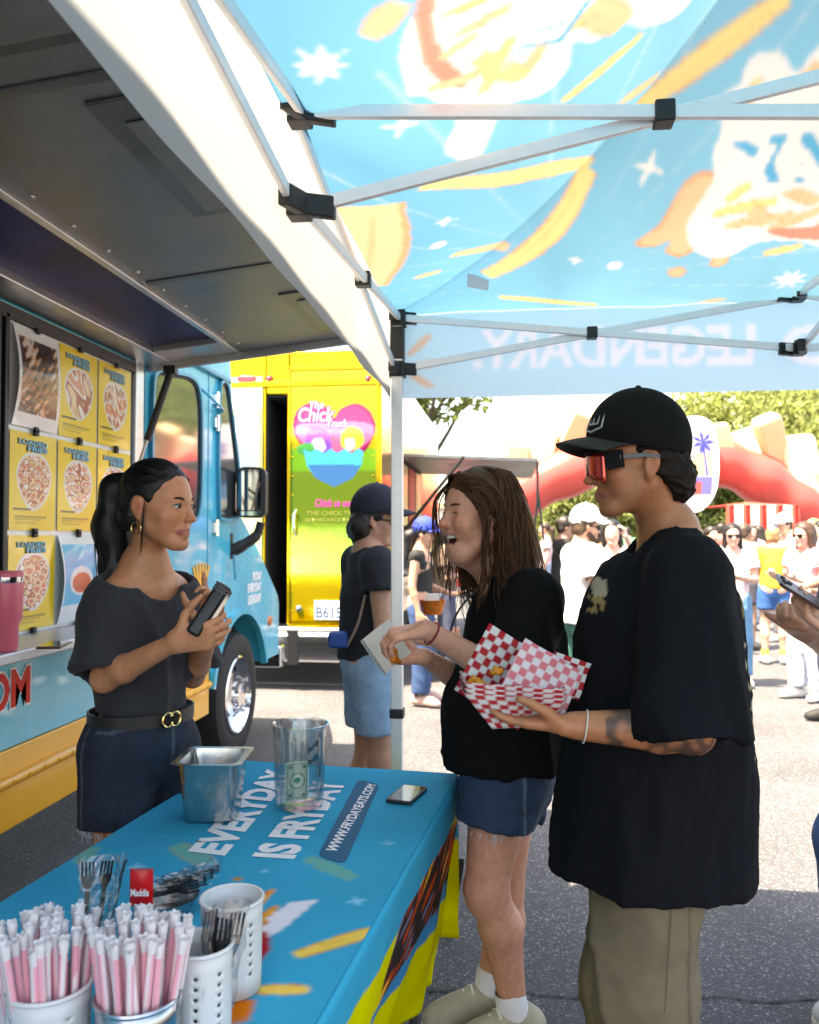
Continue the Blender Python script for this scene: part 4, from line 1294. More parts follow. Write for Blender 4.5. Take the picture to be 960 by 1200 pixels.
def head_sdf(S, c, Rm, s=1.0, fem=False, mouth=0.0, fine=True, ears=True, smile=0.0, jaw=1.0):
    c = np.asarray(c, float)
    def L(x, y, z): return c + Rm @ (np.array([x, y, z]) * s)
    def rc(a, b, ra, rb, k=.01, **q): S.rc(L(*a), L(*b), ra * s, rb * s, k * s, **q)
    S.el(L(-.014, 0, .036), np.array([.097, .076, .086]) * s, Rm, .01)
    S.el(L(.026, 0, -.022), np.array([.062, .060, .088]) * s, Rm, .03 * s)
    for q in (-1, 1):
        rc((-.012, .050 * q, -.045), (.052, .020 * q, -.099), .021, .017 * jaw, .022)
        rc((.052, .043 * q, -.030), (.045, .038 * q, -.052), .022, .018, .02)
        if fine:
            rc((.080, .012 * q, .016), (.064, .046 * q, .014), .0105, .009, .012)
    rc((.066, -.010, -.102), (.066, .010, -.102), .0185 * jaw, .0185 * jaw, .02)
    dz = -.018 * mouth                     # dropped jaw
    if mouth > .3:
        rc((.058, -.010, -.108 + dz), (.058, .010, -.108 + dz), .019, .019, .02)
    if fine:
        for q in (-1, 1):
            S.el(L(.094, .033 * q, -.001), np.array([.017, .017, .0125]) * s, Rm, .010 * s, True)
            S.el(L(.071, .032 * q, -.002), np.array([.014, .0165, .013]) * s, Rm, .004 * s)
    nf = .86 if fem else 1.0
    rc((.086, 0, .010), (.104, 0, -.030), .0080 * nf, .0100 * nf, .012)
    rc((.100, 0, -.034), (.1125 - (.003 if fem else 0), 0, -.036), .0112 * nf, .0106 * nf, .008)
    for q in (-1, 1):
        rc((.095, .010 * q * nf, -.040), (.098, .0128 * q * nf, -.039), .008 * nf, .0075 * nf, .006)
    if fine:
        mo = .012 * mouth
        w_ = .024 + .008 * smile
        rc((.078, 0, -.066), (.085, 0, -.070), .016, .012, .014)
        if smile > .8:
            for q in (-1, 1): S.el(L(.066, .044 * q, -.036), np.array([.022, .020, .020]) * s, Rm, .014 * s)
        for q in (-1, 1):
            rc((.0915, 0, -.0645 + mo * .2), (.078, w_ * q, -.069 + .006 * smile), .0058, .0032, .005)
            rc((.0890, 0, -.0770 + dz * 1.0 - mo * .4), (.077, (w_ - .003) * q, -.0725 + .006 * smile + dz * .3), .0066, .0036, .005)
        if mouth > .3:
            S.el(L(.088, 0, -.072 + dz * .55 + .002 * smile), np.array([.028, .020 + .011 * smile, .0085 + .010 * mouth - .005 * smile]) * s, Rm, .004 * s, True)
        else:
            for q in (-1, 1):
                rc((.101, 0, -.0712), (.084, .022 * q, -.0712 + .005 * smile), .0016, .0012, .002, sub=True)
    if ears:
        for q in (-1, 1):
            S.el(L(-.014, .080 * q, -.006), np.array([.019, .010, .032]) * s, Rm @ np.array([[.96, 0, -.28], [0, 1, 0], [.28, 0, .96]]), .008 * s)
            if fine:
                S.el(L(-.010, .090 * q, -.004), np.array([.010, .007, .020]) * s, Rm, .004 * s, True)
                rc((-.008, .078 * q, -.034), (-.006, .078 * q, -.038), .008, .007, .006)

def hand_sdf(S, W, u, n, th, curl=(.35, .45, .3), s=1.0, thumb=(.55, .75, .35), fingers=None, k=.006, fat=1.0):
    """W wrist, u wrist->knuckles, n palm side, th thumb side (unit vectors); curl per joint"""
    u = nrm(u); n = nrm(np.asarray(n) - u * (np.asarray(n) @ u)); th_ = np.asarray(th, float)
    t = nrm(th_ - u * (th_ @ u) - n * (th_ @ n))
    W = np.asarray(W, float)
    offs = (.029, .010, -.010, -.028); base = (.088, .092, .087, .078); ln = (.074, .082, .076, .060)
    for i in range(4):
        kn = W + u * base[i] * s + t * offs[i] * s
        S.rc(W + t * offs[i] * .55 * s, kn, .0155 * s * fat, .0115 * s * fat, .014 * s, w=n, sq=.9)
        c = curl if fingers is None or fingers[i] is None else fingers[i]
        d = nrm(u + t * offs[i] * 1.2); p = kn; ang = 0
        for j, (fr_, rr) in enumerate(((.46, .0096), (.30, .0086), (.24, .0076))):
            ang += c[j]
            dd = d * math.cos(ang) + n * math.sin(ang)
            q = p + dd * ln[i] * fr_ * s
            S.rc(p, p + dd * .001, rr * 1.07 * s * fat * (.9 if i == 3 else 1), rr * 1.07 * s * fat * (.9 if i == 3 else 1), k * .5 * s)
            S.rc(p, q, (rr - .0006) * s * fat * (.9 if i == 3 else 1), (rr - .0012) * s * fat * (.9 if i == 3 else 1), k * .6 * s)
            p = q
    b0 = W + u * .018 * s + t * .022 * s; d = nrm(u * thumb[0] + t * thumb[1] + n * thumb[2])
    b1 = b0 + d * .045 * s; d2 = nrm(d + u * .55); b2 = b1 + d2 * .034 * s; b3 = b2 + nrm(d2 + u * .3) * .026 * s
    S.rc(b0, b1, .0155 * s * fat, .0118 * s * fat, .012 * s); S.rc(b1, b2, .0110 * s * fat, .0098 * s * fat, k * s); S.rc(b2, b3, .0098 * s * fat, .0082 * s * fat, k * s)

def bounds(J, pad=.22):
    A = np.array([v for k, v in J.items() if k not in ('tL', 'tR', '_f')])
    return A.min(0) - pad, A.max(0) + pad
def body_sdf(J, hR, h, fem=False, fine=True, mouth=0.0, hands=None, smile=0.0, s=1.0, headscale=1.0, girth=1.0, hfat=1.0, jaw=1.0, legs=1.0):
    """J joints: head neck chest pelvis shL shR elL elR wrL wrR hipL hipR knL knR anL anR ; tL tR = shoe direction"""
    lo, hi = bounds(J)
    lo[2] = 0.0
    S = Sdf(lo, hi, h)
    fwd = nrm(J['_f'] - J['pelvis'])
    g = girth
    lat = nrm(J['shL'] - J['shR'])
    # trunk
    S.rc(J['pelvis'] - lat * .055, J['pelvis'] + lat * .055, .105 * g, .105 * g, .02)
    waist = (J['pelvis'] * .55 + J['chest'] * .45)
    S.rc(J['pelvis'], waist, .125 * g, .112 * g * (.95 if fem else 1), .05, w=fwd, sq=.8)
    S.rc(waist, J['chest'], .115 * g, .135 * g, .05, w=fwd, sq=.76)
    S.rc(J['shL'] * .8 + J['shR'] * .2 - (0, 0, .02), J['shR'] * .8 + J['shL'] * .2 - (0, 0, .02), .06 * g, .06 * g, .05)
    S.rc(J['chest'] * .3 + J['neck'] * .7, J['neck'], .07, .056 if fem else .062, .05)
    up = hR[:, 2]
    hb = J['head'] - hR[:, 0] * .028 - up * .05
    S.rc(J['neck'], hb, .049 if fem else .060, .046 if fem else .058, .03)
    S.rc(J['neck'] - ZU * .005, J['shL'] * .72 + J['neck'] * .28, .040, .036, .05); S.rc(J['neck'] - ZU * .005, J['shR'] * .72 + J['neck'] * .28, .040, .036, .05)
    head_sdf(S, J['head'], hR, headscale, fem, mouth, fine, True, smile, jaw)
    for q in 'LR':
        fa = .88 if fem else 1.0
        fa *= s
        S.rc(J['sh' + q], J['el' + q], .056 * fa, .042 * fa, .02)
        m = J['el' + q] * .72 + J['wr' + q] * .28
        S.rc(J['el' + q], m, .041 * fa, .043 * fa, .015)
        S.rc(m, J['wr' + q], .043 * fa, .0275 * fa, .015)
        lg = (.94 if fem else 1.0) * s * legs
        S.rc(J['hip' + q], J['kn' + q], .088 * lg, .058 * lg, .03)
        cf = J['kn' + q] * .68 + J['an' + q] * .32 - fwd * .018
        S.rc(J['kn' + q], cf, .056 * lg, .056 * lg, .025)
        S.rc(cf, J['an' + q], .056 * lg, .034 * lg, .03)
        S.rc(J['kn' + q] + fwd * .012, J['kn' + q] + fwd * .012 - ZU * .03, .045 * lg, .04 * lg, .02)
        S.rc(J['an' + q] - ZU * .03, J['an' + q] - ZU * .045 + J['t' + q] * .12, .032, .028, .02)
        if hands and q in hands:
            hd = dict(hands[q]); u = hd.pop('u'); n = hd.pop('n'); th = hd.pop('t')
            hand_sdf(S, J['wr' + q], u, n, th, fat=hfat, **hd)
    S.F[:, :, 0] = 1
    return S
def finish(S, name, m, parent, smooth=2, disp=None, cols=None):
    V, Q = S.mesh(smooth)
    if disp is not None:
        V = V + vnormals(V, Q) * disp(V)[:, None]
    c = cols(V) if cols is not None else None
    return put(name, V, Q, m, parent, smooth='all', cols=c)

skin_m = mat('skin', attr=True, rough=.44, sss=.12, var=.15, vscale=48, bump=.10, bscale=420)
def near(V, a, b):
    a, b = np.asarray(a, float), np.asarray(b, float)
    ab = b - a; t = np.clip((V - a) @ ab / (ab @ ab + 1e-12), 0, 1)
    return np.linalg.norm(V - a - t[:, None] * ab, axis=1)
def skin_cols(base, c, Rm, s=1.0, lip=(.36, .12, .10), blush=.35, extra=None, mouth=0.0, stubble=None):
    base = np.array(base)
    def f(V):
        C = np.tile(base, (len(V), 1))
        C *= (1 + .05 * wave(V, 24, 3))[:, None]
        red = np.array([1.12, .74, .68])
        def L(x, y, z): return c + Rm @ (np.array([x, y, z]) * s)
        loc = (V - c) @ Rm / s
        hd = np.linalg.norm(loc, axis=1) < .2
        def tint(p, r, k):
            w_ = np.clip(1 - np.linalg.norm(V - p, axis=1) / (r * s), 0, 1)[:, None] * k
            C[:] = C * (1 - w_) + C * red * w_
        for q in (-1, 1):
            tint(L(.066, .045 * q, -.032), .04, blush); tint(L(-.014, .085 * q, -.005), .035, .6)
        tint(L(.112, 0, -.036), .022, blush * 1.2)
        dz = -.018 * mouth
        for q in (-1, 1):
            d = np.minimum(near(V, L(.0935, 0, -.0650 + .0024 * mouth), L(.080, .023 * q, -.069)), near(V, L(.091, 0, -.0770 + dz - .005 * mouth), L(.079, .020 * q, -.0730 + dz * .3)))
            w_ = np.clip((.0070 * s - d) / (.003 * s), 0, 1)[:, None]
            C[:] = C * (1 - w_) + np.array(lip) * w_
        if mouth > .3:      # inside of the open mouth
            w_ = ((np.abs(loc[:, 1]) < .021) & (np.abs(loc[:, 2] + .072 - dz * .6) < .0095 * mouth + .006) & (loc[:, 0] < .084) & (loc[:, 0] > .05))
            C[w_] = (.10, .025, .025)
        if stubble is not None:
            w_ = np.clip((-.045 - loc[:, 2]) / .02, 0, 1) * np.clip((loc[:, 0] + .02) / .03, 0, 1) * hd * (loc[:, 2] > -.14)
            C[:] = C * (1 - stubble * w_[:, None]) + np.array((.05, .035, .03)) * stubble * w_[:, None]
        if extra is not None: extra(V, C)
        return np.clip(C, .005, .9)
    return f

eye_w = mat('eye_white', (.50, .47, .45), .4, spec=.2)
iris_m = mat('iris', (.010, .006, .004), .5, spec=.15)
def eyes(parent, c, Rm, s=1.0, closed=False, brow=(.012, .008, .006), lash=True):
    def L(x, y, z): return c + Rm @ (np.array([x, y, z]) * s)
    bm_ = mat('brow_%.3f' % brow[0], brow, .8)
    for q in (-1, 1):
        MB().tube(spline([L(.0895, .014 * q, .0155), L(.0865, .026 * q, .0205), L(.0765, .040 * q, .0195), L(.066, .049 * q, .013)], 4), [x * s for x in (.0022, .0026, .003, .0032, .0034, .0034, .0034, .0032, .003, .0026, .002, .0014, .0008)], 6).build('eyebrow', bm_, parent, smooth=True)
        if closed:
            MB().tube(spline([L(.0845, .020 * q, -.004), L(.087, .030 * q, -.001), L(.082, .041 * q, -.004), L(.072, .048 * q, -.008)], 4), .0013 * s, 5).build('eyelash', bm_, parent)
            continue
        cen = L(.0725, .032 * q, -.002)
        fw = Rm[:, 0]
        e_ = MB().lathe([(.0135 * math.sin(a), .0135 * math.cos(a)) for a in np.linspace(.01, 1.5, 9)], cen, fw, 20)
        e_.V = [tuple(cen + (np.array(v) - cen) * s) for v in e_.V]
        # almond outline: squash vertically
        vv = np.array(e_.V); z = (vv - cen) @ Rm[:, 2]; vv -= np.outer(z * .42, Rm[:, 2]); e_.V = [tuple(v) for v in vv + fw * .0016 * s]
        eo_ = e_.build('eye', eye_w, parent, smooth=True)
        MB().lathe([(.0056 * s, .0), (.0054 * s, .0008 * s), (.0001, .0012 * s)], cen + fw * .0150 * s, fw, 14).build('iris', iris_m, eo_, smooth=True)
        if lash:
            MB().tube(spline([L(.085, .019 * q, .001), L(.0885, .029 * q, .0055), L(.085, .040 * q, .004), L(.074, .049 * q, -.001)], 4), [.0011 * s] * 5 + [.0016 * s] * 5 + [.001 * s] * 3, 5).build('eyelash', bm_, parent, smooth=True)

def strands(name, parent, guides, n, spread, r0, m, seed, waves=0.0, seg=5, taper=.35):
    """hair locks following guide curves; spread grows along the lock"""
    rr = np.random.default_rng(seed)
    b = MB()
    for k in range(n):
        gi = rr.integers(len(guides))
        g0 = guides[gi]; g1 = guides[min(gi + 1, len(guides) - 1)]
        t = rr.uniform()
        pts = [np.asarray(p) * (1 - t) + np.asarray(q) * t for p, q in zip(g0, g1)]
        off = rr.normal(size=3)
        m_ = len(pts)
        ph = rr.uniform(0, 6.28)
        trunc = rr.uniform(.82, 1.0)
        pts = [p + off * (spread[0] + (spread[1] - spread[0]) * i / (m_ - 1)) + waves * (i / (m_ - 1)) * np.array([math.sin(ph + i * 1.7), math.cos(ph + i * 1.3), 0]) for i, p in enumerate(pts)]
        c = spline(pts, seg)
        c = c[:max(4, int(len(c) * trunc))]
        rad = [r0 * (1 - (1 - taper) * i / (len(c) - 1)) * (.7 + .6 * ((k * 37) % 10) / 10) for i in range(len(c))]
        rad[-1] = r0 * .08; rad[0] = r0 * .15; rad[1] = min(rad[1], r0 * .6)
        b.tube(c, rad, 4, caps=False)
    return put(name, np.array(b.V), np.array(b.F), m, parent, smooth='all')

def tee_sdf(J, h, fwd, chest=.155, hem=.17, hem_z=None, sl=.62, slr=(.085, .085), depth=.78, neck_r=.068, neck_tilt=.03, sh_r=.062, thick=.014, drop=0.0, belly=0.0, pad=.25, off_shoulder=0.0):
    lo, hi = bounds(J, pad); lo[2] = hem_z - .12 if hem_z is not None else J['pelvis'][2] - .3
    hi[2] = J['neck'][2] + .12
    S = Sdf(lo, hi, h); S2 = Sdf(lo, hi, h); S3 = Sdf(lo, hi, h)
    bot = J['pelvis'].copy(); bot[2] = hem_z if hem_z is not None else J['pelvis'][2]
    lat = nrm(J['shL'] - J['shR'])
    def trunk(S, dr, ext=0.0, k=.05):
        S.rc(J['chest'], bot - ZU * ext + (bot - J['chest']) * (1, 1, 0) * ext / (J['chest'][2] - bot[2]), chest + dr, hem + (hem - chest) * ext / (J['chest'][2] - bot[2]) + dr, k, w=fwd, sq=depth)
        if belly: S.rc(J['chest'] * .4 + bot * .6 + fwd * belly, bot + fwd * belly * .8 - ZU * ext, hem * .8 + dr, hem * .8 + dr, k, w=fwd, sq=depth)
        S.rc(J['shL'] - ZU * .035, J['shR'] - ZU * .035, sh_r + dr, sh_r + dr, k)
        S.rc(J['chest'], J['chest'] * .25 + J['neck'] * .75, chest * .92 + dr, .085 + dr, k, w=fwd, sq=.8)
        S.rc(J['neck'] - ZU * .03, J['shL'] - ZU * .012 - lat * .02, .058 + dr, .060 + dr, k); S.rc(J['neck'] - ZU * .03, J['shR'] - ZU * .012 + lat * .02, .058 + dr, .060 + dr, k)
    def sleeves(S, dr, ext=0.0):
        for q in 'LR':
            ln_ = np.linalg.norm(J['el' + q] - J['sh' + q])
            e_ = J['sh' + q] + (J['el' + q] - J['sh' + q]) * (sl + ext / ln_) - ZU * drop
            S.rc(J['sh' + q] - ZU * .01, e_, slr[0] + dr, slr[1] + dr, .02)
    trunk(S, 0)
    S.cut(bot, -ZU, .6)
    sleeves(S2, 0)
    for q in 'LR':
        d = nrm(J['el' + q] - J['sh' + q])
        S2.cut(J['sh' + q] + (J['el' + q] - J['sh' + q]) * sl - ZU * drop, d, slr[1] * 1.75 + .01)
    k = .045
    hh = np.maximum(k - np.abs(S.F - S2.F), 0) / k
    S.F = np.minimum(S.F, S2.F) - hh * hh * (k * .25)
    trunk(S3, -thick, .3, .04)
    S.F = np.maximum(S.F, -S3.F)
    S4 = Sdf(lo, hi, h)
    sleeves(S4, -thick, .03)
    for q in 'LR':
        d = nrm(J['el' + q] - J['sh' + q])
        S4.cut(J['sh' + q] + (J['el' + q] - J['sh' + q]) * sl - ZU * drop + d * .004, d, slr[1] * 2 + .05)
    S.F = np.maximum(S.F, -S4.F)
    nk = J['neck'] + ZU * .02 + fwd * neck_tilt
    S.rc(nk - ZU * .05 + fwd * .0, nk + ZU * .15, neck_r, neck_r * 1.05, .01, True)
    if off_shoulder:
        S.rc(J['shL'] * off_shoulder + J['neck'] * (1 - off_shoulder) + fwd * .05 + ZU * .05, J['neck'] + fwd * .05 + ZU * .06, .045, .07, .02, True)
        S.rc(nk + lat * .10 - ZU * .015, nk - lat * .085 - ZU * .015, .066, .066, .02, True)
        S.rc(J['shR'] * off_shoulder * .6 + J['neck'] * (1 - off_shoulder * .6) + fwd * .05 + ZU * .05, J['neck'] + fwd * .05 + ZU * .06, .04, .07, .02, True)
    return S
def pants_sdf(J, h, waist_z, end, r=(.115, .10), waist=(.15, .15), depth=.8, fwd=None, thick=.010, pad=.22, seat=0.0):
    """end: fraction hip->knee (<=1) or 1+fraction knee->ankle"""
    lo, hi = bounds({k: J[k] for k in ('pelvis', 'hipL', 'hipR', 'knL', 'knR', 'anL', 'anR')}, pad)
    hi[2] = waist_z + .06
    lo[2] = 0
    S = Sdf(lo, hi, h)
    top = J['pelvis'].copy(); top[2] = waist_z
    crotch = J['pelvis'] - ZU * .03
    def go(dr, sub=False, ext=0.0):
        k = .001 if sub else .03
        S.rc(top + (ZU * .2 if sub else 0), J['pelvis'], waist[0] + dr, waist[1] + dr, k, sub, w=fwd, sq=depth)
        if seat: S.rc(J['pelvis'] - fwd * seat, J['pelvis'] - fwd * seat - ZU * .02, .10 + dr, .10 + dr, k, sub)
        for q in 'LR':
            if end <= 1:
                e_ = J['hip' + q] + (J['kn' + q] - J['hip' + q]) * (end + ext)
                S.rc(J['hip' + q], e_, r[0] + dr, r[1] + dr, k, sub)
            else:
                S.rc(J['hip' + q], J['kn' + q], r[0] + dr, (r[0] + r[1]) / 2 + dr, k, sub)
                e_ = J['kn' + q] + (J['an' + q] - J['kn' + q]) * (end - 1 + ext)
                S.rc(J['kn' + q], e_, (r[0] + r[1]) / 2 + dr, r[1] + dr, k, sub)
    go(0)
    for q in 'LR':
        if end <= 1:
            a, d = J['hip' + q] + (J['kn' + q] - J['hip' + q]) * end, nrm(J['kn' + q] - J['hip' + q])
        else:
            a, d = J['kn' + q] + (J['an' + q] - J['kn' + q]) * (end - 1), nrm(J['an' + q] - J['kn' + q])
        S.cut(a, d, r[1] * 1.8 + .02)
    S.cut(top, ZU, .5)
    go(-thick, True, .5)
    return S
def shoe(parent, an, tdir, m, s=1.0, sole=None, h=.006):
    an = np.array(an, float); t = nrm(np.asarray(tdir) * (1, 1, 0)); l = np.cross(ZU, t)
    g0 = np.array([an[0], an[1], 0.0])
    S = Sdf(g0 - .32, g0 + (.32, .32, .2), h)
    S.rc(g0 - t * .05 * s + ZU * .05, g0 + t * .14 * s + ZU * .038, .046 * s, .042 * s, .02)
    S.rc(g0 + t * .14 * s + ZU * .036, g0 + t * .17 * s + ZU * .034, .042 * s, .036 * s, .02)
    S.rc(g0 - t * .035 * s + ZU * .06, an + ZU * .0 - t * .01, .046 * s, .043 * s, .03)
    S.rc(g0 + t * .02 + ZU * .085, g0 + t * .10 + ZU * .065, .035 * s, .030 * s, .03)
    S.cut(g0 + ZU * .012, -ZU, .5)
    S.rc(an + ZU * .0, an + ZU * .2, .036 * s, .04 * s, .01, True)
    o = finish(S, 'shoe', m, parent)
    if sole is not None:
        pts = [g0 + t * x * s + l * y * s for x, y in ((-.105, 0), (-.09, .034), (-.03, .042), (.05, .044), (.13, .05), (.18, .038), (.21, 0), (.18, -.04), (.13, -.05), (.05, -.042), (-.03, -.042), (-.09, -.034))]
        pts = closed_spline(pts, 3)
        n = len(pts)
        V = [p + ZU * .001 for p in pts] + [p + ZU * .026 for p in pts]
        MB().add(V, [tuple(range(n - 1, -1, -1)), tuple(range(n, 2 * n))] + [(i, (i + 1) % n, n + (i + 1) % n, n + i) for i in range(n)]).build('sole', sole, o, bevel=.004)
        lc = MB()
        for k in range(4):
            p = g0 + t * (.055 + .024 * k) * s + ZU * (.112 - .012 * k)
            lc.tube([p - l * .028 - ZU * .012, p + ZU * .004, p + l * .028 - ZU * .012], .0035, 5)
        lc.build('laces', mat('laces', (.7, .68, .62), .9), o)
    return o
def cap_hat(parent, c, Rm, m, s=1.0, brim_m=None, h=.004, name='cap', brim=(.075, .105), tilt=-.08):
    c = np.asarray(c, float)
    def L(x, y, z): return c + Rm @ (np.array([x, y, z]) * s)
    S = Sdf(c - .24 * s, c + .24 * s, h)
    ti = Rm @ np.array([[math.cos(tilt), 0, math.sin(tilt)], [0, 1, 0], [-math.sin(tilt), 0, math.cos(tilt)]])
    S.el(L(-.010, 0, .042), np.array([.112, .088, .112]) * s, ti, .01)
    S.el(L(-.006, 0, .060), np.array([.104, .078, .100]) * s, ti, .02)
    S.cut(L(0, 0, .024), Rm @ np.array([.20, 0, -1]), .4)
    S.el(L(-.012, 0, .030), np.array([.104, .080, .104]) * s, ti, .004, True)
    crown = finish(S, name, m, parent)
    b = MB()
    V, nu, nv = [], 17, 7
    for i in range(nu):
        a = (i / (nu - 1) * 2 - 1) * 1.15
        for j in range(nv):
            t = j / (nv - 1)
            ex = (.070 * s if s else 0) * t * (math.cos(a * .82) ** .6)
            x = -.010 + (.108) * math.cos(a) + ex / s * 1.05
            y = .086 * math.sin(a) * (1 + .02 * t)
            z = .056 - .34 * y * y / .086 - .010 * t * t - .002 * t
            V.append(L(x, y, z))
    F = [(i * nv + j, (i + 1) * nv + j, (i + 1) * nv + j + 1, i * nv + j + 1) for i in range(nu - 1) for j in range(nv - 1)]
    b.add(V, F).build('brim', brim_m or m, crown, smooth='all', solid=.004)
    MB().lathe([(.001, .008), (.006, .006), (.009, 0)], L(-.012, 0, .160), Rm[:, 2], 10).build('button', m, crown, smooth=True)
    return crown
cotton_blk = mat('black_cotton', (.0045, .0045, .0050), .95, spec=.15, bump=.12, bscale=420)
cotton_prt = mat('printed_black_cotton', attr=True, rough=.95, spec=.15, bump=.12, bscale=420)
def denim_cols(J, f, base, thread):
    lat = nrm(np.cross(ZU, f))
    def g(V):
        C = np.tile(base, (len(V), 1))
        q = V - J['pelvis']; a, b, z = q @ f, q @ lat, q[:, 2]
        C *= (1 + .5 * np.clip(wave(V, 9, 3), 0, 1) * (np.abs(b) < .12))[:, None]
        fr = a > .02
        side = np.abs(a + .01) < .004
        fly = (np.abs(b - .012) < .0035) & fr & (z > -.06)
        arc = np.hypot((np.abs(b) - .15) / .075, (z - .125) / .085)
        pocket = (np.abs(arc - 1) < .05) & fr & (z < .12)
        bk = (a < -.05) & (np.abs(np.abs(np.abs(b) - .07) - .045) < .0035) & (z > -.10) & (z < .05)
        C[side | fly | pocket | bk] = thread
        return C
    return g
def at_base(J): return (float(J['pelvis'][0]), float(J['pelvis'][1]), 0.0)

# ------------------------------------------------------------------- laughing woman in black tee
def laughing_woman():
    f = nrm(-RT * 1.0 - FW0 * .10)
    J = dict(head=P(557, 601, 2.38), neck=P(588, 668, 2.43), chest=P(600, 752, 2.43), pelvis=P(594, 900, 2.44),
             shL=P(626, 697, 2.26), shR=P(598, 695, 2.60), elL=P(602, 800, 2.17), elR=P(560, 812, 2.60), wrL=P(499, 738, 2.10), wrR=P(498, 770, 2.34),
             hipL=P(588, 912, 2.36), hipR=P(596, 910, 2.53), knL=P(570, 1042, 2.34), knR=P(590, 1040, 2.52), anL=P(603, 1172, 2.38), anR=P(572, 1160, 2.50))
    J['anL'][2] = .095; J['anR'][2] = .085
    J['_f'] = J['pelvis'] + f; J['tL'] = nrm(-RT - FW0 * .35); J['tR'] = nrm(-RT - FW0 * .25)
    hf = nrm(-RT * 1.0 - FW0 * .50 + ZU * .02)
    hR = frame(hf)
    t = thing('person', 'long-haired laughing woman in black t-shirt and denim shorts eating from a paper boat', 'person', at_base(J))
    hands = {'L': dict(u=nrm(-RT * 1.0 - ZU * .15), n=nrm(-ZU + FW0 * .3), t=FW0, curl=(.75, .75, .5), thumb=(.7, .45, .55), s=.95),
             'R': dict(u=nrm(-RT * 1.0 - ZU * .05), n=nrm(ZU - FW0 * .25), t=nrm(FW0 + ZU * .3), curl=(.35, .55, .4), thumb=(.6, .5, .6), s=.95)}
    S = body_sdf(J, hR, .0054, True, True, .75, hands, 1.0, s=1.06, legs=1.04)
    hd = J['head']
    for q in (-1, 1):
        S.rc(hd + hR @ np.array([.058, .045 * q, -.038]), hd + hR @ np.array([.050, .042 * q, -.056]), .027, .024, .02)
        S.rc(hd + hR @ np.array([.0, .050 * q, -.075]), hd + hR @ np.array([.045, .022 * q, -.118]), .026, .022, .025)
    S.rc(hd + hR @ np.array([.045, 0, -.118]), J['neck'] + f * .045, .026, .040, .03)
    finish(S, 'body', skin_m, t, cols=skin_cols((.66, .305, .205), hd, hR, lip=(.46, .16, .14), blush=.9, mouth=.75))
    eyes(t, hd, hR, closed=True, brow=(.06, .035, .022))
    def L(x, y, z): return hd + hR @ np.array([x, y, z])
    te = MB()
    for k in range(8):
        a = (k - 3.5) / 3.5
        te.obox(L(.084 - .015 * a * a, .0225 * a, -.0700 + .002 * a * a), hR[:, 0] * .0035, hR[:, 1] * .0032, hR[:, 2] * .0048)
    te.build('teeth', mat('teeth', (.78, .75, .68), .25), t, bevel=.0008)
    # hair
    hm = mat('brown_hair', (.080, .032, .013), .5, var=.45, vscale=30, spec=.3)
    S = Sdf(hd - .3, hd + .26, .005)
    S.el(L(-.020, 0, .038), (.102, .090, .096), hR, .01)
    S.rc(L(-.05, 0, .03), L(-.085, 0, -.14), .085, .08, .04)
    S.el(L(.085, 0, -.045), (.085, .088, .100), hR, .02, True)
    S.el(L(.03, 0, -.11), (.09, .068, .10), hR, .03, True)
    S.rc(J['neck'], L(-.03, 0, -.05), .05, .05, .01, True)
    finish(S, 'hair', hm, t, disp=lambda V: .004 * folds(V, (60, 60, 14), 3))
    for sg in (1, -1):       # from the parting down over both sides and the back
        gl = []
        for ph in np.radians(np.linspace(92, 180, 8)):
            c_, s_ = math.cos(ph), math.sin(ph) * sg
            gl.append([L(.060 - .11 * (1 - c_) / 2, .006 * sg, .137 - .02 * (1 - c_) / 2), L(c_ * .075 - .022, s_ * .075, .105), L(c_ * .102 - .024, s_ * .100, .025), L(c_ * .105 - .034, s_ * .106, -.075),
                       L(c_ * .085 - .062, s_ * .112, -.19), L(c_ * .07 - .10, s_ * .115, -.30), L(c_ * .06 - .13, s_ * .11, -.41)])
        strands('hair_locks', t, gl, 620, (.002, .026), .0024, hm, 5 + sg, .026, seg=3)
        gl = []
        for a_ in np.linspace(0, 1, 5):      # swept back from the forehead
            x0, y0, z0 = .088 - .020 * a_, (.006 + .056 * a_) * sg, .108 - .050 * a_
            gl.append([L(x0 - .004, y0, z0), L(.045 - .01 * a_, (.050 + .035 * a_) * sg, .098 - .035 * a_), L(-.004, .094 * sg, .045 - .02 * a_), L(-.036, .104 * sg, -.03), L(-.046, .112 * sg, -.12), L(-.055, .118 * sg, -.22), L(-.07, .112 * sg, -.33)])
        strands('hair_locks', t, gl, 200, (.001, .018), .0019, hm, 15 + sg, .020, seg=3)
    gf = []
    for y, e_ in ((-.075, .0), (-.083, .02), (.074, .0), (.083, .012)):
        gf.append([L(.035, y * .35, .118), L(.045, y * .92, .06), L(.020, y * 1.12, -.02), L(.012 + e_, y * 1.12, -.10), L(.008 + e_ * 1.5, y * 1.05, -.19), L(.035 + e_, y * .9, -.29)])
    strands('hair_locks', t, gf[:2], 34, (.003, .016), .0026, hm, 6, .012)
    strands('hair_locks', t, gf[2:], 22, (.003, .010), .0026, hm, 7, .010)
    hg = mat('brown_hair_rim_light', (.20, .085, .028), .45, var=.3, vscale=30)  # rim light on the back locks, put in as a lighter brown
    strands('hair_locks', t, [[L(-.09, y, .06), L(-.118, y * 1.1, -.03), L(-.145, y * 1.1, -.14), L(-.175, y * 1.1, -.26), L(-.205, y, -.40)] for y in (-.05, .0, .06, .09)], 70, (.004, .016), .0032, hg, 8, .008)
    strands('hair_locks', t, [[L(.062, y, .085), L(.092, y * 1.5, .03), L(.075, y * 2.0, -.06), L(.07, y * 2.0, -.15), L(.05, y * 1.7, -.26)] for y in (-.036, -.05)], 14, (.002, .012), .0020, hm, 9, .012)
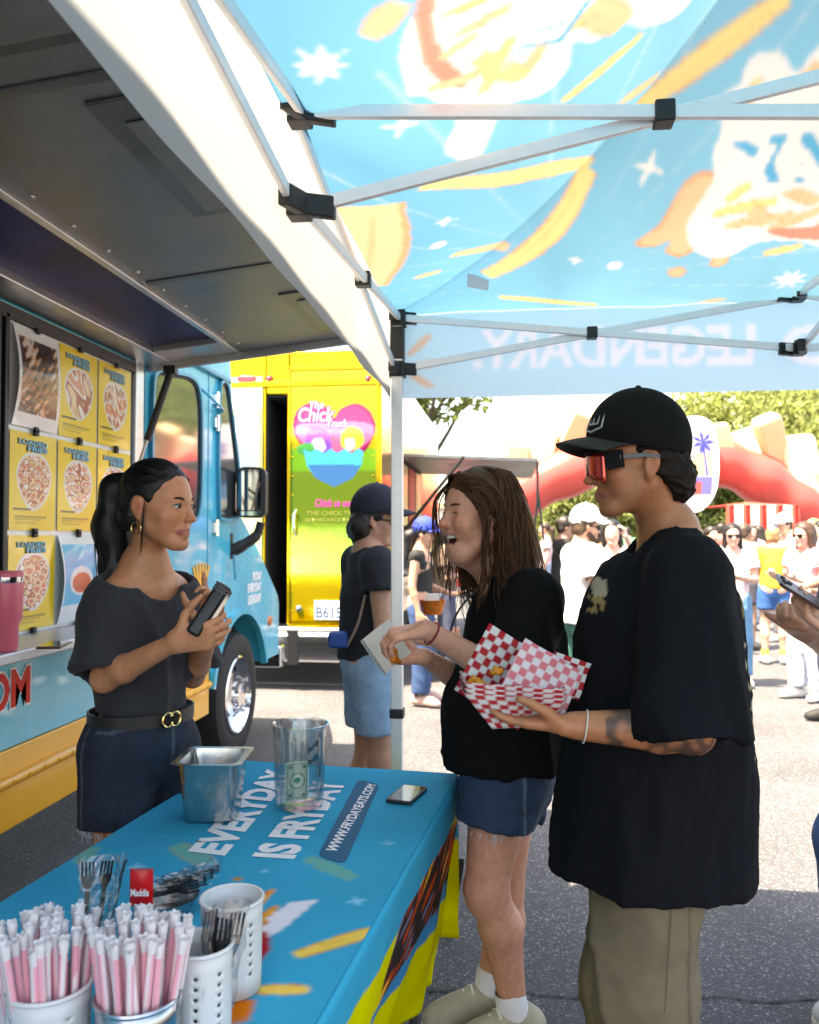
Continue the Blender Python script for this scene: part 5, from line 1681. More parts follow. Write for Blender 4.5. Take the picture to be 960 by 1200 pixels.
    # tee
    S = tee_sdf(J, .0085, f, chest=.165, hem=.205, hem_z=.80, sl=.86, slr=(.080, .102), depth=.92, neck_r=.066, thick=.017, drop=.01, belly=.035)
    logo = J['chest'] + f * .14 - FW0 * .02
    lg = P(537, 722, 2.25)
    def cols(V):
        C = np.tile((.0065, .0064, .0070), (len(V), 1))
        q = (V - lg); x = q @ RT; z = q @ ZU
        fr_ = (q @ FW0) < .12
        C[(((x - .010) / .016) ** 2 + ((z - .02) / .022) ** 2 < 1) & fr_] = (.52, .46, .34)
        C[(np.abs(x + .004) < .020) & (np.abs(z + .022) < .018) & fr_ & (wave(V, 160, 4) > 0)] = (.34, .22, .07)
        return C
    dsp = lambda V: .022 * (folds(V, (13, 13, 5), 21) - .35) * np.clip((J['neck'][2] - V[:, 2]) / .18, .15, 1) + .004 * (folds(V, (30, 30, 18), 22) - .3)
    finish(S, 't_shirt', cotton_prt, t, disp=dsp, cols=cols)
    den = mat('denim_dark', (.022, .045, .095), .85, var=.25, vscale=30, bump=.3, bscale=500)
    S = pants_sdf(J, .0075, .92, .40, r=(.115, .112), waist=(.165, .165), fwd=f, depth=.85, thick=.017)
    sh = finish(S, 'shorts', mat('denim_dark_seams', attr=True, rough=.85, var=.25, vscale=30, bump=.3, bscale=500), t, disp=lambda V: .007 * folds(V, 14, 2), cols=denim_cols(J, f, (.022, .045, .095), (.10, .14, .2)))
    fray = MB()
    for q in 'LR':
        c = J['hip' + q] + (J['kn' + q] - J['hip' + q]) * .40; d = nrm(J['kn' + q] - J['hip' + q])
        for k in range(60):
            a = random.uniform(0, 6.28); p = c + .108 * (math.cos(a) * f + math.sin(a) * nrm(np.cross(d, f)))
            fray.tube([p, p + d * random.uniform(.006, .03) + np.array([random.gauss(0, .004), random.gauss(0, .004), 0])], .0009, 3, caps=False)
    tag(fray.build('frayed_hem', mat('fray', (.5, .52, .55), .9), sh), kind='stuff')
    sm = mat('suede_shoe', (.40, .35, .26), .85, var=.15, vscale=20); so = mat('shoe_sole', (.55, .52, .45), .7)
    for q in 'LR':
        k = MB().lathe([(.044, -.015), (.046, .03), (.045, .075), (.041, .085), (.038, .08)], J['an' + q] + (0, 0, -.01), nrm(J['kn' + q] - J['an' + q]), 20)
        k.build('sock', mat('sock', (.74, .72, .76), .9, bump=.4, bscale=160), t, smooth=True)
        shoe(t, J['an' + q], J['t' + q], sm, 1.0, so)
    # wristband, ring, cord of a small bag
    w_ = J['wrL'] * .93 + J['elL'] * .07
    MB().lathe([(.031, -.003), (.033, 0), (.031, .003), (.029, 0)], w_, nrm(J['wrL'] - J['elL']), 20, close=True).build('wristband', mat('red_band', (.25, .02, .03), .6), t, smooth=True)
    MB().tube(spline([P(560, 690, 2.28), P(535, 720, 2.24), P(520, 770, 2.24)], 6), .003, 5).build('neck_cord', mat('cord', (.03, .03, .03), .7), t)
    return t, J
W2, J2 = laughing_woman()

# ------------------------------------------------------------------- man in black cap
def cap_man():
    f = nrm(-RT * 1.0 - FW0 * .05)
    J = dict(head=P(744, 544, 1.93), neck=P(784, 622, 1.97), chest=P(775, 730, 1.96), pelvis=P(765, 965, 1.96),
             shL=P(806, 668, 1.765), shR=P(768, 662, 2.15), elL=P(812, 858, 1.69), elR=P(722, 850, 2.14), wrL=P(672, 850, 1.72), wrR=P(652, 800, 2.00),
             hipL=P(762, 985, 1.87), hipR=P(764, 980, 2.05), knL=P(752, 1150, 1.86), knR=P(745, 1150, 2.02), anL=P(775, 1340, 1.88), anR=P(748, 1300, 2.04))
    J['anL'][2] = .095; J['anR'][2] = .095
    J['_f'] = J['pelvis'] + f; J['tL'] = nrm(-RT - FW0 * .2); J['tR'] = nrm(-RT + FW0 * .1)
    hR = frame(nrm(-RT - FW0 * .04 - ZU * .03))
    hd = J['head']
    t = thing('person', 'man in black cap and oversized black t-shirt holding a checkered food tray', 'person', at_base(J))
    hands = {'L': dict(u=nrm(-RT * 1.0 + ZU * .06 + FW0 * .22), n=nrm(ZU), t=-FW0, curl=(.10, .22, .2), thumb=(.75, .30, .62), s=1.06),
             'R': dict(u=nrm(-RT * .9 + ZU * .38 - FW0 * .15), n=nrm(-FW0 + ZU * .1), t=ZU, curl=(.45, .5, .4), thumb=(.8, .3, .4), s=1.02)}
    S = body_sdf(J, hR, .0054, False, True, 0.15, hands, 0.0, s=1.04, jaw=1.05)
    el, wr = J['elL'], J['wrL']
    def tattoo(V, C):
        d = near(V, el, wr)
        tt = (V - el) @ nrm(wr - el) / np.linalg.norm(wr - el)
        w_ = (d < .06) & (tt > -.15) & (tt < .74)
        n_ = folds(V, 46, 5) * .7 + .3 * (wave(V, 70, 9) * .5 + .5)
        k = np.where(w_, np.clip((n_ - .22) * 3.5, 0, 1), 0)[:, None] * .85
        C[:] = C * (1 - k) + np.array((.035, .03, .03)) * k
    finish(S, 'body', skin_m, t, cols=skin_cols((.44, .165, .078), hd, hR, lip=(.30, .09, .07), blush=.3, extra=tattoo, stubble=.12))
    eyes(t, hd, hR, brow=(.02, .014, .01), lash=False)
    def L(x, y, z): return hd + hR @ np.array([x, y, z])
    hm = mat('dark_brown_hair', (.012, .007, .005), .6, var=.3, vscale=40, spec=.2)
    S = Sdf(hd - .2, hd + .2, .004)
    S.el(L(-.030, 0, .026), (.092, .083, .080), hR, .01)
    S.rc(L(-.085, .035, -.03), L(-.085, -.035, -.03), .042, .042, .03)
    S.rc(L(-.092, .03, -.065), L(-.092, -.03, -.065), .026, .026, .03)
    S.el(L(.075, 0, -.04), (.105, .1, .13), hR, .01, True)
    for q in (-1, 1): S.el(L(-.006, .085 * q, -.012), (.028, .03, .04), hR, .006, True)
    S.rc(L(.01, .0, -.2), L(-.015, .0, -.075), .066, .062, .02, True)
    finish(S, 'hair', hm, t, disp=lambda V: .008 * (folds(V, (55, 55, 60), 3) - .2))
    cp = mat('black_cap', (.005, .005, .0055), .9, spec=.2, bump=.15, bscale=300)
    c = cap_hat(t, hd + hR[:, 2] * .004 - hR[:, 0] * .002, hR, cp, 1.08, mat('black_brim', (.012, .009, .009), .7))
    # embroidered emblem on the cap front, just off-centre towards the viewer
    ba = []
    for k in range(2):
        ba.append([L(.098 - .03 * abs(v), .030 + u, .105 + v) for u, v in rrect(-.020 + .004 * k, -.026 + .004 * k, .020 - .004 * k, .026 - .004 * k, .008, 3)])
    eb = MB()
    grey = mat('grey_thread', (.34, .34, .34), .8)
    def cs(a_, z_, off=.001):        # point on the crown surface
        x = math.cos(a_); y = math.sin(a_)
        zz = (z_ - .046) / .121
        rr_ = math.sqrt(max(0.02, 1 - zz * zz))
        return L(-.010 + (.121 * rr_ + off) * x, (.095 * rr_ + off) * y, z_)
    for pts in ([(-.26, .082), (-.26, .132), (.36, .132), (.36, .082), (.05, .074), (-.26, .082)], [(-.12, .092), (-.12, .120), (.22, .120), (.22, .092), (-.12, .092)], [(.05, .120), (.05, .092)]):
        pp = []
        for (a0, z0), (a1, z1) in zip(pts[:-1], pts[1:]):
            pp += [cs(a0 + (a1 - a0) * k / 5 + .22, z0 + (z1 - z0) * k / 5, .0035) for k in range(5)]
        pp.append(cs(pts[-1][0] + .22, pts[-1][1], .0035))
        eb.tube(pp, .0026, 5)
    eb.build('cap_emblem', grey, c, smooth=True)
    # sunglasses: wrap shield + temples
    gm = mat('mirror_red_lens', (.55, .03, .02), .06, .75, coat=1)
    fm_ = mat('glasses_frame', (.006, .006, .007), .6, spec=.2)
    V = []; nu, nv = 15, 6
    for i in range(nu):
        a = (i / (nu - 1) * 2 - 1) * .82
        for j in range(nv):
            z = .030 - .066 * j / (nv - 1) * (1 - .16 * math.cos(a * 3.0) * (j / (nv - 1)))
            V.append(L(.018 + .094 * math.cos(a) ** .85, .078 * math.sin(a), z - .004 * abs(a)))
    gl_ = put('sunglasses', V, [(i*nv+j, (i+1)*nv+j, (i+1)*nv+j+1, i*nv+j+1) for i in range(nu-1) for j in range(nv-1)], gm, t, smooth='all', solid=.003)
    fr_ = MB()
    fr_.tube([V[i*nv] for i in range(nu)], .0042, 6)
    for q in (-1, 1):
        e_ = L(.018 + .094 * math.cos(1.12) ** .85, .0785 * q * .9, .004)
        fr_.bar(L(.086, .0580 * q, .004), L(.050, .0800 * q, .008), .005, .040, hR[:, 2])
    fr_.build('glasses_frame', fm_, gl_, smooth=True)
    for q in (-1, 1):
        tm = MB()
        for a_, b_ in (((.058, .0775 * q, .011), (.0, .0835 * q, .014)), ((.0, .0835 * q, .014), (-.03, .087 * q, .008))):
            tm.bar(L(*a_), L(*b_), .003, .010, hR[:, 2])
        tm.build('temple_arm', mat('grey_temple', (.10, .10, .105), .4), gl_, bevel=.001)
    # oversized tee with chest emblem and back print
    S = tee_sdf(J, .0085, f, chest=.186, hem=.232, hem_z=.675, sl=1.0, slr=(.086, .120), depth=1.0, neck_r=.070, thick=.017, drop=.015, belly=.02, sh_r=.066)
    ce, bk = P(711, 702, 1.80), P(868, 800, 1.90)
    ink = np.array((.36, .30, .22)); gold_ = np.array((.28, .19, .08))
    def cols(V):
        C = np.tile((.0070, .0074, .0100), (len(V), 1))
        q = V - ce; x, z = q @ RT, q @ ZU; ok = (q @ FW0) < .15
        x = x - z * .25
        C[(((x - .004) / .013) ** 2 + ((z - .018) / .024) ** 2 < 1) & ok] = ink
        C[(np.abs(x) < .013) & (np.abs(z + .018) < .018) & ok & (wave(V, 130, 4) > -.1)] = gold_
        back = ((V - J['chest']) @ f < -.155)
        z = V[:, 2]; y = (V - J['chest']) @ FW0
        n_ = wave(V, 75, 14)
        C[back & (z > 1.08) & (z < 1.22) & (np.abs(y) < .15) & (n_ > .55)] = ink
        C[back & (z > .99) & (z < 1.08) & (np.abs(y) < .13) & (n_ > .1)] = ink * .9
        C[back & (np.abs(z - .955) < .008) & (np.abs(y) < .11) & (wave(V, 200, 3) > 0)] = gold_
        C[back & (np.abs(z - 1.31) < .03) & (np.abs(y) < .16) & (np.sin(y * 150) > -.3)] = np.array((.20, .15, .06))
        return C
    dsp = lambda V: .026 * (folds(V, (10, 10, 3.2), 31) - .35) * np.clip((J['neck'][2] - V[:, 2]) / .22, .1, 1) + .007 * (folds(V, (24, 24, 12), 32) - .3)
    sh = finish(S, 't_shirt', cotton_prt, t, disp=dsp, cols=cols)
    # shoulder seam ridge
    kh = mat('khaki_twill', (.165, .125, .080), .9, var=.12, vscale=18, bump=.3, bscale=400)
    S = pants_sdf(J, .0090, .95, 1.92, r=(.122, .118), waist=(.160, .165), fwd=f, depth=.85, thick=.020)
    pa = finish(S, 'trousers', mat('khaki_twill_seams', attr=True, rough=.9, var=.12, vscale=18, bump=.3, bscale=400), t, cols=denim_cols(J, f, (.165, .125, .080), (.11, .082, .05)), disp=lambda V: .020 * (folds(V, (9, 9, 9), 41) - .3) + .007 * folds(V, (24, 24, 22), 42))
    sm = MB()
    hp, kn = J['hipL'], J['knL']
    pp = [hp + (kn - hp) * k / 12 - FW0 * (.128 - .004 * k / 12) + RT * .015 for k in range(3, 13)]
    sm.tube(pp, .0014, 4).build('side_seam', kh, pa, smooth=True)
    for q in 'LR':
        shoe(t, J['an' + q], J['t' + q], mat('white_leather', (.6, .6, .58), .5), 1.08, mat('shoe_sole', (.55, .52, .45), .7))
    w_ = wr * .90 + el * .10
    MB().lathe([(.0345, -.0016), (.036, 0), (.0345, .0016), (.033, 0)], w_ - ZU * .001, nrm(wr - el + ZU * .03), 22, close=True).build('bracelet', mat('white_cord', (.7, .66, .6), .6), t, smooth=True)
    return t, J
M1, J1 = cap_man()

# ------------------------------------------------------------------- woman serving beside the truck
def serving_woman():
    f = nrm(RT * .80 - FW0 * .60)
    J = dict(head=P(188, 593, 2.28), neck=P(170, 662, 2.33), chest=P(163, 735, 2.33), pelvis=P(166, 862, 2.33),
             shR=P(133, 699, 2.25), shL=P(204, 692, 2.43), elR=P(122, 796, 2.17), elL=P(226, 792, 2.45), wrR=P(206, 752, 2.06), wrL=P(246, 742, 2.24),
             hipR=P(136, 878, 2.27), hipL=P(196, 876, 2.41), knR=P(138, 1062, 2.26), knL=P(200, 1055, 2.41), anR=P(134, 1225, 2.30), anL=P(196, 1200, 2.46))
    J['anR'][2] = .09; J['anL'][2] = .09
    J['_f'] = J['pelvis'] + f; J['tL'] = f; J['tR'] = f
    hf = nrm(RT * .93 - FW0 * .36 - ZU * .02)
    hR = frame(hf, ZU)
    hd = J['head']
    t = thing('person', 'woman with dark ponytail in charcoal off-shoulder top holding a card reader beside the truck', 'person', at_base(J))
    hands = {'R': dict(u=nrm(RT * .9 + ZU * .18 - FW0 * .1), n=nrm(FW0 * .9 + ZU * .25), t=nrm(ZU - RT * .1), curl=(.55, .75, .5), thumb=(.45, .85, .25), s=1.0),
             'L': dict(u=nrm(ZU * .9 + RT * .1 - FW0 * .1), n=nrm(-RT * .35 - FW0 * .8), t=nrm(-RT * .6 + FW0 * .5), curl=(.6, .8, .6), fingers=((.05, .1, .05), None, None, None), thumb=(.6, .7, .3), s=1.0)}
    S = body_sdf(J, hR, .0052, True, True, 0.2, hands, .45, s=.93, girth=.86)
    finish(S, 'body', skin_m, t, cols=skin_cols((.55, .225, .115), hd, hR, lip=(.34, .075, .07), blush=.4))
    eyes(t, hd, hR, brow=(.010, .007, .006))
    def L(x, y, z): return hd + hR @ np.array([x, y, z])
    hm = mat('black_hair', (.0060, .0050, .0052), .42, var=.3, vscale=40, spec=.35)
    S = Sdf(hd - .22, hd + .22, .004)
    S.el(L(-.022, 0, .040), (.101, .083, .092), hR, .01)
    S.rc(L(-.06, .04, -.035), L(-.06, -.04, -.035), .040, .040, .04)
    S.el(L(.092, 0, -.020), (.092, .098, .098), hR, .012, True)
    S.el(L(.06, 0, -.10), (.105, .1, .075), hR, .02, True)
    for q in (-1, 1): S.el(L(-.008, .087 * q, -.012), (.030, .022, .042), hR, .006, True)
    S.rc(L(.0, 0, -.2), L(-.02, .0, -.08), .06, .06, .02, True)
    hair = finish(S, 'hair', hm, t, disp=lambda V: .0025 * folds(V, (18, 70, 70), 3))
    strands('hair_locks', t, [[L(.058 - .006 * abs(a), .055 * a, .092 - .02 * a * a), L(.0, .078 * a, .122 - .028 * a * a), L(-.075, .055 * a, .10 - .02 * abs(a)), L(-.125, .01 * a, .045)] for a in np.linspace(-1.0, 1.0, 9)], 300, (.0015, .004), .0016, hm, 11, seg=4)
    S = Sdf(hd - (.35, .35, .42), hd + (.25, .25, .2), .006)
    S.rc(L(-.105, 0, .06), L(-.150, 0, .045), .026, .034, .02)
    S.rc(L(-.150, 0, .045), L(-.165, .0, -.06), .040, .046, .04); S.rc(L(-.165, 0, -.06), L(-.150, .0, -.19), .046, .036, .04); S.rc(L(-.150, 0, -.19), L(-.165, 0, -.29), .034, .006, .04)
    finish(S, 'ponytail', hm, hair, disp=lambda V: .006 * folds(V, (45, 45, 9), 13))
    strands('ponytail_locks', hair, [[L(-.12, y * .4, .06), L(-.165, y, .03), L(-.178, y * 1.2, -.08), L(-.160, y * 1.2, -.2), L(-.17, y, -.31)] for y in (-.035, -.01, .015, .035)], 220, (.004, .013), .0015, hm, 12, .009, seg=3)
    strands('loose_lock', hair, [[L(.018, -.080, .01), L(.016, -.086, -.04), L(.012, -.08, -.09), L(-.005, -.07, -.14)], [L(.012, -.082, .01), L(.012, -.088, -.05), L(.004, -.08, -.10), L(-.01, -.068, -.15)]], 9, (.001, .003), .0014, hm, 14)
    MB().lathe([(.027, -.010), (.031, -.006), (.031, .006), (.027, .010)], L(-.116, 0, .062), hR[:, 0], 16, close=True).build('hair_tie', cotton_blk, hair, smooth=True)
    MB().tube([L(-.006, -.090, -.046) + np.array(hR[:, 2]) * 0 + .016 * (hR[:, 0] * math.sin(a) - hR[:, 2] * (1 - math.cos(a))) for a in np.linspace(0, 6.2, 22)], .0016, 6).build('hoop_earring', mat('gold', (.75, .5, .2), .2, 1), t, smooth=True)
    ch = mat('charcoal_cotton', (.030, .029, .034), .9, spec=.2, sheen=.1, var=.22, vscale=5, bump=.15, bscale=380)
    S = tee_sdf(J, .0075, f, chest=.146, hem=.128, hem_z=.972, sl=.92, slr=(.074, .088), depth=.90, neck_r=.088, thick=.016, neck_tilt=.025, sh_r=.060, off_shoulder=.45)
    finish(S, 't_shirt', ch, t, disp=lambda V: .024 * (folds(V, (11, 11, 6), 51) - .35) * np.clip((J['neck'][2] - .06 - V[:, 2]) / .12, .15, 1) + .004 * (folds(V, (28, 28, 20), 52) - .3))
    den = mat('denim_navy', (.010, .017, .034), .85, var=.3, vscale=24, bump=.3, bscale=500)
    S = pants_sdf(J, .0070, .985, .46, r=(.099, .100), waist=(.140, .152), fwd=f, depth=.84, thick=.016)
    so = finish(S, 'shorts', mat('denim_navy_seams', attr=True, rough=.85, var=.3, vscale=24, bump=.3, bscale=500), t, disp=lambda V: .008 * (folds(V, (14, 14, 10), 61) - .3), cols=denim_cols(J, f, (.010, .017, .034), (.060, .075, .105)))
    fray = MB()
    for q in 'LR':
        c = J['hip' + q] + (J['kn' + q] - J['hip' + q]) * .46; d = nrm(J['kn' + q] - J['hip' + q])
        for k in range(80):
            a = random.uniform(0, 6.28); p = c + .096 * (math.cos(a) * f + math.sin(a) * nrm(np.cross(d, f)))
            fray.tube([p, p + d * random.uniform(.006, .03) + np.array([random.gauss(0, .005), random.gauss(0, .005), 0])], .0009, 3, caps=False)
    tag(fray.build('frayed_hem', mat('fray', (.5, .52, .55), .9), so), kind='stuff')
    # belt with round gold buckle
    lat = nrm(np.cross(ZU, f))
    wp = J['pelvis'].copy(); wp[2] = .965
    ring_ = [wp + f * .122 * math.cos(a) + lat * .146 * math.sin(a) for a in np.linspace(0, 2 * math.pi, 40, endpoint=False)]
    V = []
    for p in ring_:
        o_ = nrm(p - wp)
        V += [p + ZU * .018, p + o_ * .006 + ZU * .018, p + o_ * .006 - ZU * .018, p - ZU * .018]
    n = len(ring_)
    be = MB().add(V, [(4*i+k, 4*i+(k+1) % 4, 4*((i+1) % n)+(k+1) % 4, 4*((i+1) % n)+k) for i in range(n) for k in range(4)]).build('belt', mat('belt_leather', (.012, .011, .011), .4), t, smooth=True)
    bc = wp + f * .133
    bk = MB()
    for s_, sg in ((-.012, 1), (.012, -1)):
        bk.tube([bc + lat * (-s_ + sg * -.017 * math.cos(a)) + ZU * .019 * math.sin(a) for a in np.linspace(.5, 5.9, 20)], .0036, 6)
    bk.build('belt_buckle', mat('gold', (.75, .5, .2), .2, 1), be, smooth=True)
    for q in 'LR':
        shoe(t, J['an' + q], J['t' + q], mat('black_sneaker', (.02, .02, .02), .7), .95, mat('shoe_sole', (.55, .52, .45), .7))
    lg_ = P(226, 712, 2.24)
    return t, J
W1, J0 = serving_woman()
# card reader in her hands
cr0, cr1 = P(228, 742, 2.06), P(262, 690, 2.10)
ax = nrm(cr1 - cr0); sd_ = nrm(np.cross(ax, FW0)); nn_ = np.cross(sd_, ax)
rd = thing('card_reader', 'black handheld card reader held by the serving woman', 'card reader', (cr0 + cr1) / 2)
MB().obox((cr0 + cr1) / 2, ax * .073, sd_ * .018, nn_ * .036).build('case', mat('reader_black', (.012, .012, .013), .35), rd, bevel=.009, seg=3)
MB().obox((cr0 + cr1) / 2 + sd_ * -.019 + ax * .02, ax * .036, sd_ * .0012, nn_ * .028).build('screen', mat('reader_screen', (.02, .022, .025), .08, coat=1), rd)
for k in range(3):
    MB().obox((cr0 + cr1) / 2 + ax * (.052 + .008 * k), ax * .0022, sd_ * .0195, nn_ * .0365).build('groove', mat('reader_grey', (.05, .05, .055), .5), rd)
# =================================================================== serving table and cloth
TBR = np.array([-.165, 2.545])                     # far right corner
trot = R(-5.5)
tdir = np.array([-math.sin(trot), math.cos(trot)])   # along the table, away from the camera
tlat = np.array([tdir[1], -tdir[0]])               # to the right
TW, TL, TH = .74, 1.83, .74
tb = thing('folding_table', 'folding table under a printed blue cloth', 'table', (*(TBR - tlat * TW / 2 - tdir * TL / 2), 0))
def T3(a, b, z):
    """a: metres from right edge to the left, b: metres from the far edge towards the camera"""
    q = TBR - tlat * a - tdir * b
    return np.array([q[0], q[1], z])
t3 = lambda v: np.array([v[0], v[1], 0.0])
MB().obox(T3(TW / 2, TL / 2, TH - .025), t3(tlat) * (TW / 2 - .012), t3(tdir) * (TL / 2 - .012), (0, 0, .018)).build('table_top', mat('table_plastic', (.6, .6, .58), .6), tb, bevel=.01)
for a, b in ((.10, .18), (TW - .10, .18), (.10, TL - .18), (TW - .10, TL - .18)):
    MB().tube([T3(a, b, 0.0), T3(a, b, TH - .04)], .014, 10).build('leg', mat('leg_grey', (.06, .06, .065), .5, .5), tb, smooth=True)
# cloth: top sheet plus hanging sides in one printed surface
def onT(px, py):
    q = onZ(px, py, TH)[:2] - TBR
    return np.array([-(q @ tlat), -(q @ tdir)])
TEAL = np.array(H('#049cc2'))
res = .0058
na, nb = int(TW / res), int(TL / res)
uv, F = grid(na, nb)
Q = np.column_stack([uv[:, 0] * TW, uv[:, 1] * TL])
pr = Print(Q, TEAL)
pr.C *= (1 + .05 * wave(np.column_stack([Q, Q[:, 0] * 0]), 5, 3))[:, None]
PALE, FRY, FRYD = np.array(H('#59a9a8')), np.array(H('#f2c65c')), np.array(H('#c9861c'))
def tf(x0, y0, x1, y1, w_, c=FRY, e_=FRYD, bend=0.0):
    a, b = onT(x0, y0), onT(x1, y1)
    pr.fry(a, b, w_, c, e_, bend)
tf(345, 1120, 455, 1085, .020); tf(360, 1005, 415, 1030, .022, PALE, np.array(H('#8fae7a')))
tf(300, 1160, 362, 1160, .016, FRY, np.array(H('#e58a20'))); tf(90, 1012, 112, 992, .018, PALE, np.array(H('#8fae7a'))); tf(205, 990, 245, 1012, .03, PALE, np.array(H('#a99f5a')))
tf(470, 1040, 486, 1010, .010, PALE, PALE)
for x, y, r in ((418, 1056, .028), (160, 1016, .03), (310, 1021, .014), (455, 988, .02), (105, 1000, .0)):
    if r: pr.star(onT(x, y), r, np.array(H('#8fd0ea')), 4, .22, .5)
for x, y, r in ((278, 1030, .010),):
    pr.disc(onT(x, y), r, FRYD)
# printed white paper cone with fries and red sauce, half hidden by the utensil cups
pr.poly([onT(*p) for p in ((292, 1088), (340, 1058), (374, 1054), (330, 1090), (300, 1105))], (.75, .72, .8))
for q in ((300, 1062, 320, 1042), (304, 1078, 324, 1062), (296, 1090, 312, 1078)):
    tf(*q, .010, np.array(H('#f0a12c')), np.array(H('#d8501e')))
pr.blob([onT(*p) for p in ((296, 1095), (312, 1092), (316, 1110), (306, 1128), (294, 1130))], np.array(H('#b3141c')))
pr.poly([onT(*p) for p in ((240, 1190), (262, 1166), (300, 1172), (292, 1196), (262, 1204))], np.array(H('#e8761a')))
pr.poly([onT(*p) for p in ((-10, 1130), (16, 1124), (20, 1150), (-10, 1160))], np.array(H('#e8a01a')))
pr.poly([onT(*p) for p in ((-10, 1165), (14, 1160), (20, 1200), (-10, 1210))], (.75, .72, .74))
for k in range(7):
    a = onT(330, 1150); d = np.array([math.cos(k * .5 - .6), math.sin(k * .5 - .6)]); n_ = np.array([-d[1], d[0]])
    pr.poly([a + d * .05, a + d * .55 + n_ * .002, a + d * .55 - n_ * .002], np.array(H('#4aaed6')), .35)
# pill behind the web address
pill = rrect(0, 0, 1, 1, .45)
def map_quad(o, x, y, u, v): return o + (x - o) * u + (y - o) * v
po, px_, py_ = onT(372, 1004), onT(420, 914), onT(404, 1014)
L_, W_ = np.linalg.norm(px_ - po), np.linalg.norm(py_ - po)
ux, uy = (px_ - po) / L_, (py_ - po) / W_
pill = [po + ux * u + uy * v for u, v in rrect(0, 0, L_, W_, W_ * .32)]
pr.C = soften(pr.C, na, nb, 1)
V = np.array([T3(a, b, TH) for a, b in Q])
V[:, 2] += .0004 * wave(V, 9, 5) + .0009 * np.exp(-((Q[:, 0] - .26) / .004) ** 2) + .0009 * np.exp(-((Q[:, 0] - .52) / .004) ** 2) + sum(.0009 * np.exp(-((Q[:, 1] - c_) / .004) ** 2) for c_ in (.33, .66, 1.0, 1.35)) + .0010 * np.clip(folds(V * (1, 1, 0), (7, 3, 1), 9) - .6, 0, 1)
clm = mat('table_cloth', attr=True, rough=.75, spec=.08, bump=.05, bscale=700)
co = put('tablecloth', V, F, clm, None, smooth='all', cols=pr.C, loc=T3(TW / 2, TL / 2, 0))
tag(co, 'blue tablecloth printed with fries and EVERYDAY IS FRYDAY lettering', 'tablecloth')
MB().prism([tuple(p) for p in pill], lambda a, b: T3(a, b, TH + .0012), (0, 0, .0008)).build('printed_pill', mat('pill_blue', H('#0b5a7e'), .6, spec=.2), co)
wp_ = mat('cloth_white', (.80, .82, .86), .6)
def tword(s, o, x, y, m_=wp_, of=.03):
    O_, X_, Y_ = (np.array([*(TBR - tlat * q[0] - tdir * q[1]), TH]) for q in (onT(*o), onT(*x), onT(*y)))
    lettering(s, O_, X_ - O_, Y_ - O_, m_, co, lift=.0022, offset=of)
tword('EVERYDAY', (263, 1003), (345, 906), (222, 998), of=.045)
tword('IS FRYDAY', (344, 1007), (405, 918), (297, 1004), of=.045)
tword('WWW.FRYDAYEATS.COM', (394, 1000), (441, 921), (382, 997), of=.03)
# hanging sides
def drape(pa, pb, out, drop0, drop1, inn0, inn1, paint, seed, n=90, m=60):
    uv, F = grid(n, m)
    pa, pb = np.asarray(pa), np.asarray(pb)
    t, v = uv[:, :1], uv[:, 1:]
    L = np.linalg.norm(pb - pa)
    dz = drop0 + (drop1 - drop0) * t
    inn = inn0 + (inn1 - inn0) * t
    rnd = np.clip(v / .03, 0, 1)
    W3 = pa + t * (pb - pa) + np.asarray(out) * (.010 * np.sqrt(rnd) - inn * v ** 1.3) - ZU * dz * v
    W3 = W3 + np.outer((.018 * wave(np.column_stack([t * L, t * 0, t * 0]), 9, seed) + .010 * wave(np.column_stack([t * L, v, t * 0]), 14, seed + 1)) * uv[:, 1], out)
    C = paint(t[:, 0] * L, (dz * v)[:, 0])
    o = put('side_drape', W3, F, clm, co, smooth='all', cols=C)
    md = o.modifiers.new('thickness', 'SOLIDIFY'); md.thickness = .0015
    return o
def paint_right(sx, dz):
    C = np.tile(H('#d8cf12'), (len(sx), 1))
    C[dz < .11 + .05 * np.sin(sx * 3)] = TEAL
    ph = (sx < .70) & (dz > .13) & (dz < .32)
    vv = np.column_stack([sx, dz, dz * 0])
    C[ph] = (.03, .02, .02)
    k = wave(vv, 26, 3)
    C[ph & (k > .2)] = H('#b5431c'); C[ph & (k > .75)] = H('#e9b13c'); C[ph & (k < -.8)] = H('#7a6f8c')
    C[(sx < .75) & (dz > .32) & (dz < .37)] = H('#2b86b8')
    return C
drape(T3(.002, 0, TH - .001), T3(.002, TL, TH - .001), t3(tlat), .64, .30, .10, .10, paint_right, 3)
drape(T3(0, .002, TH - .001), T3(TW, .002, TH - .001), t3(tdir), .5, .5, .02, .02, lambda s, d: np.where((d < .2)[:, None], TEAL, H('#d8cf12')), 5, 50, 30)
drape(T3(TW - .002, 0, TH - .001), T3(TW - .002, TL, TH - .001), -t3(tlat), .5, .5, .03, .03, lambda s, d: np.where((d < .2)[:, None], TEAL, H('#d8cf12')), 7, 60, 30)
MB().bar(onZ(526, 1094, 0.0), P(540, 1010, 2.62), .02, .02).build('leg', blk, tb)

# =================================================================== things on the table
def Tz(px, py, z=TH): return onZ(px, py, z)
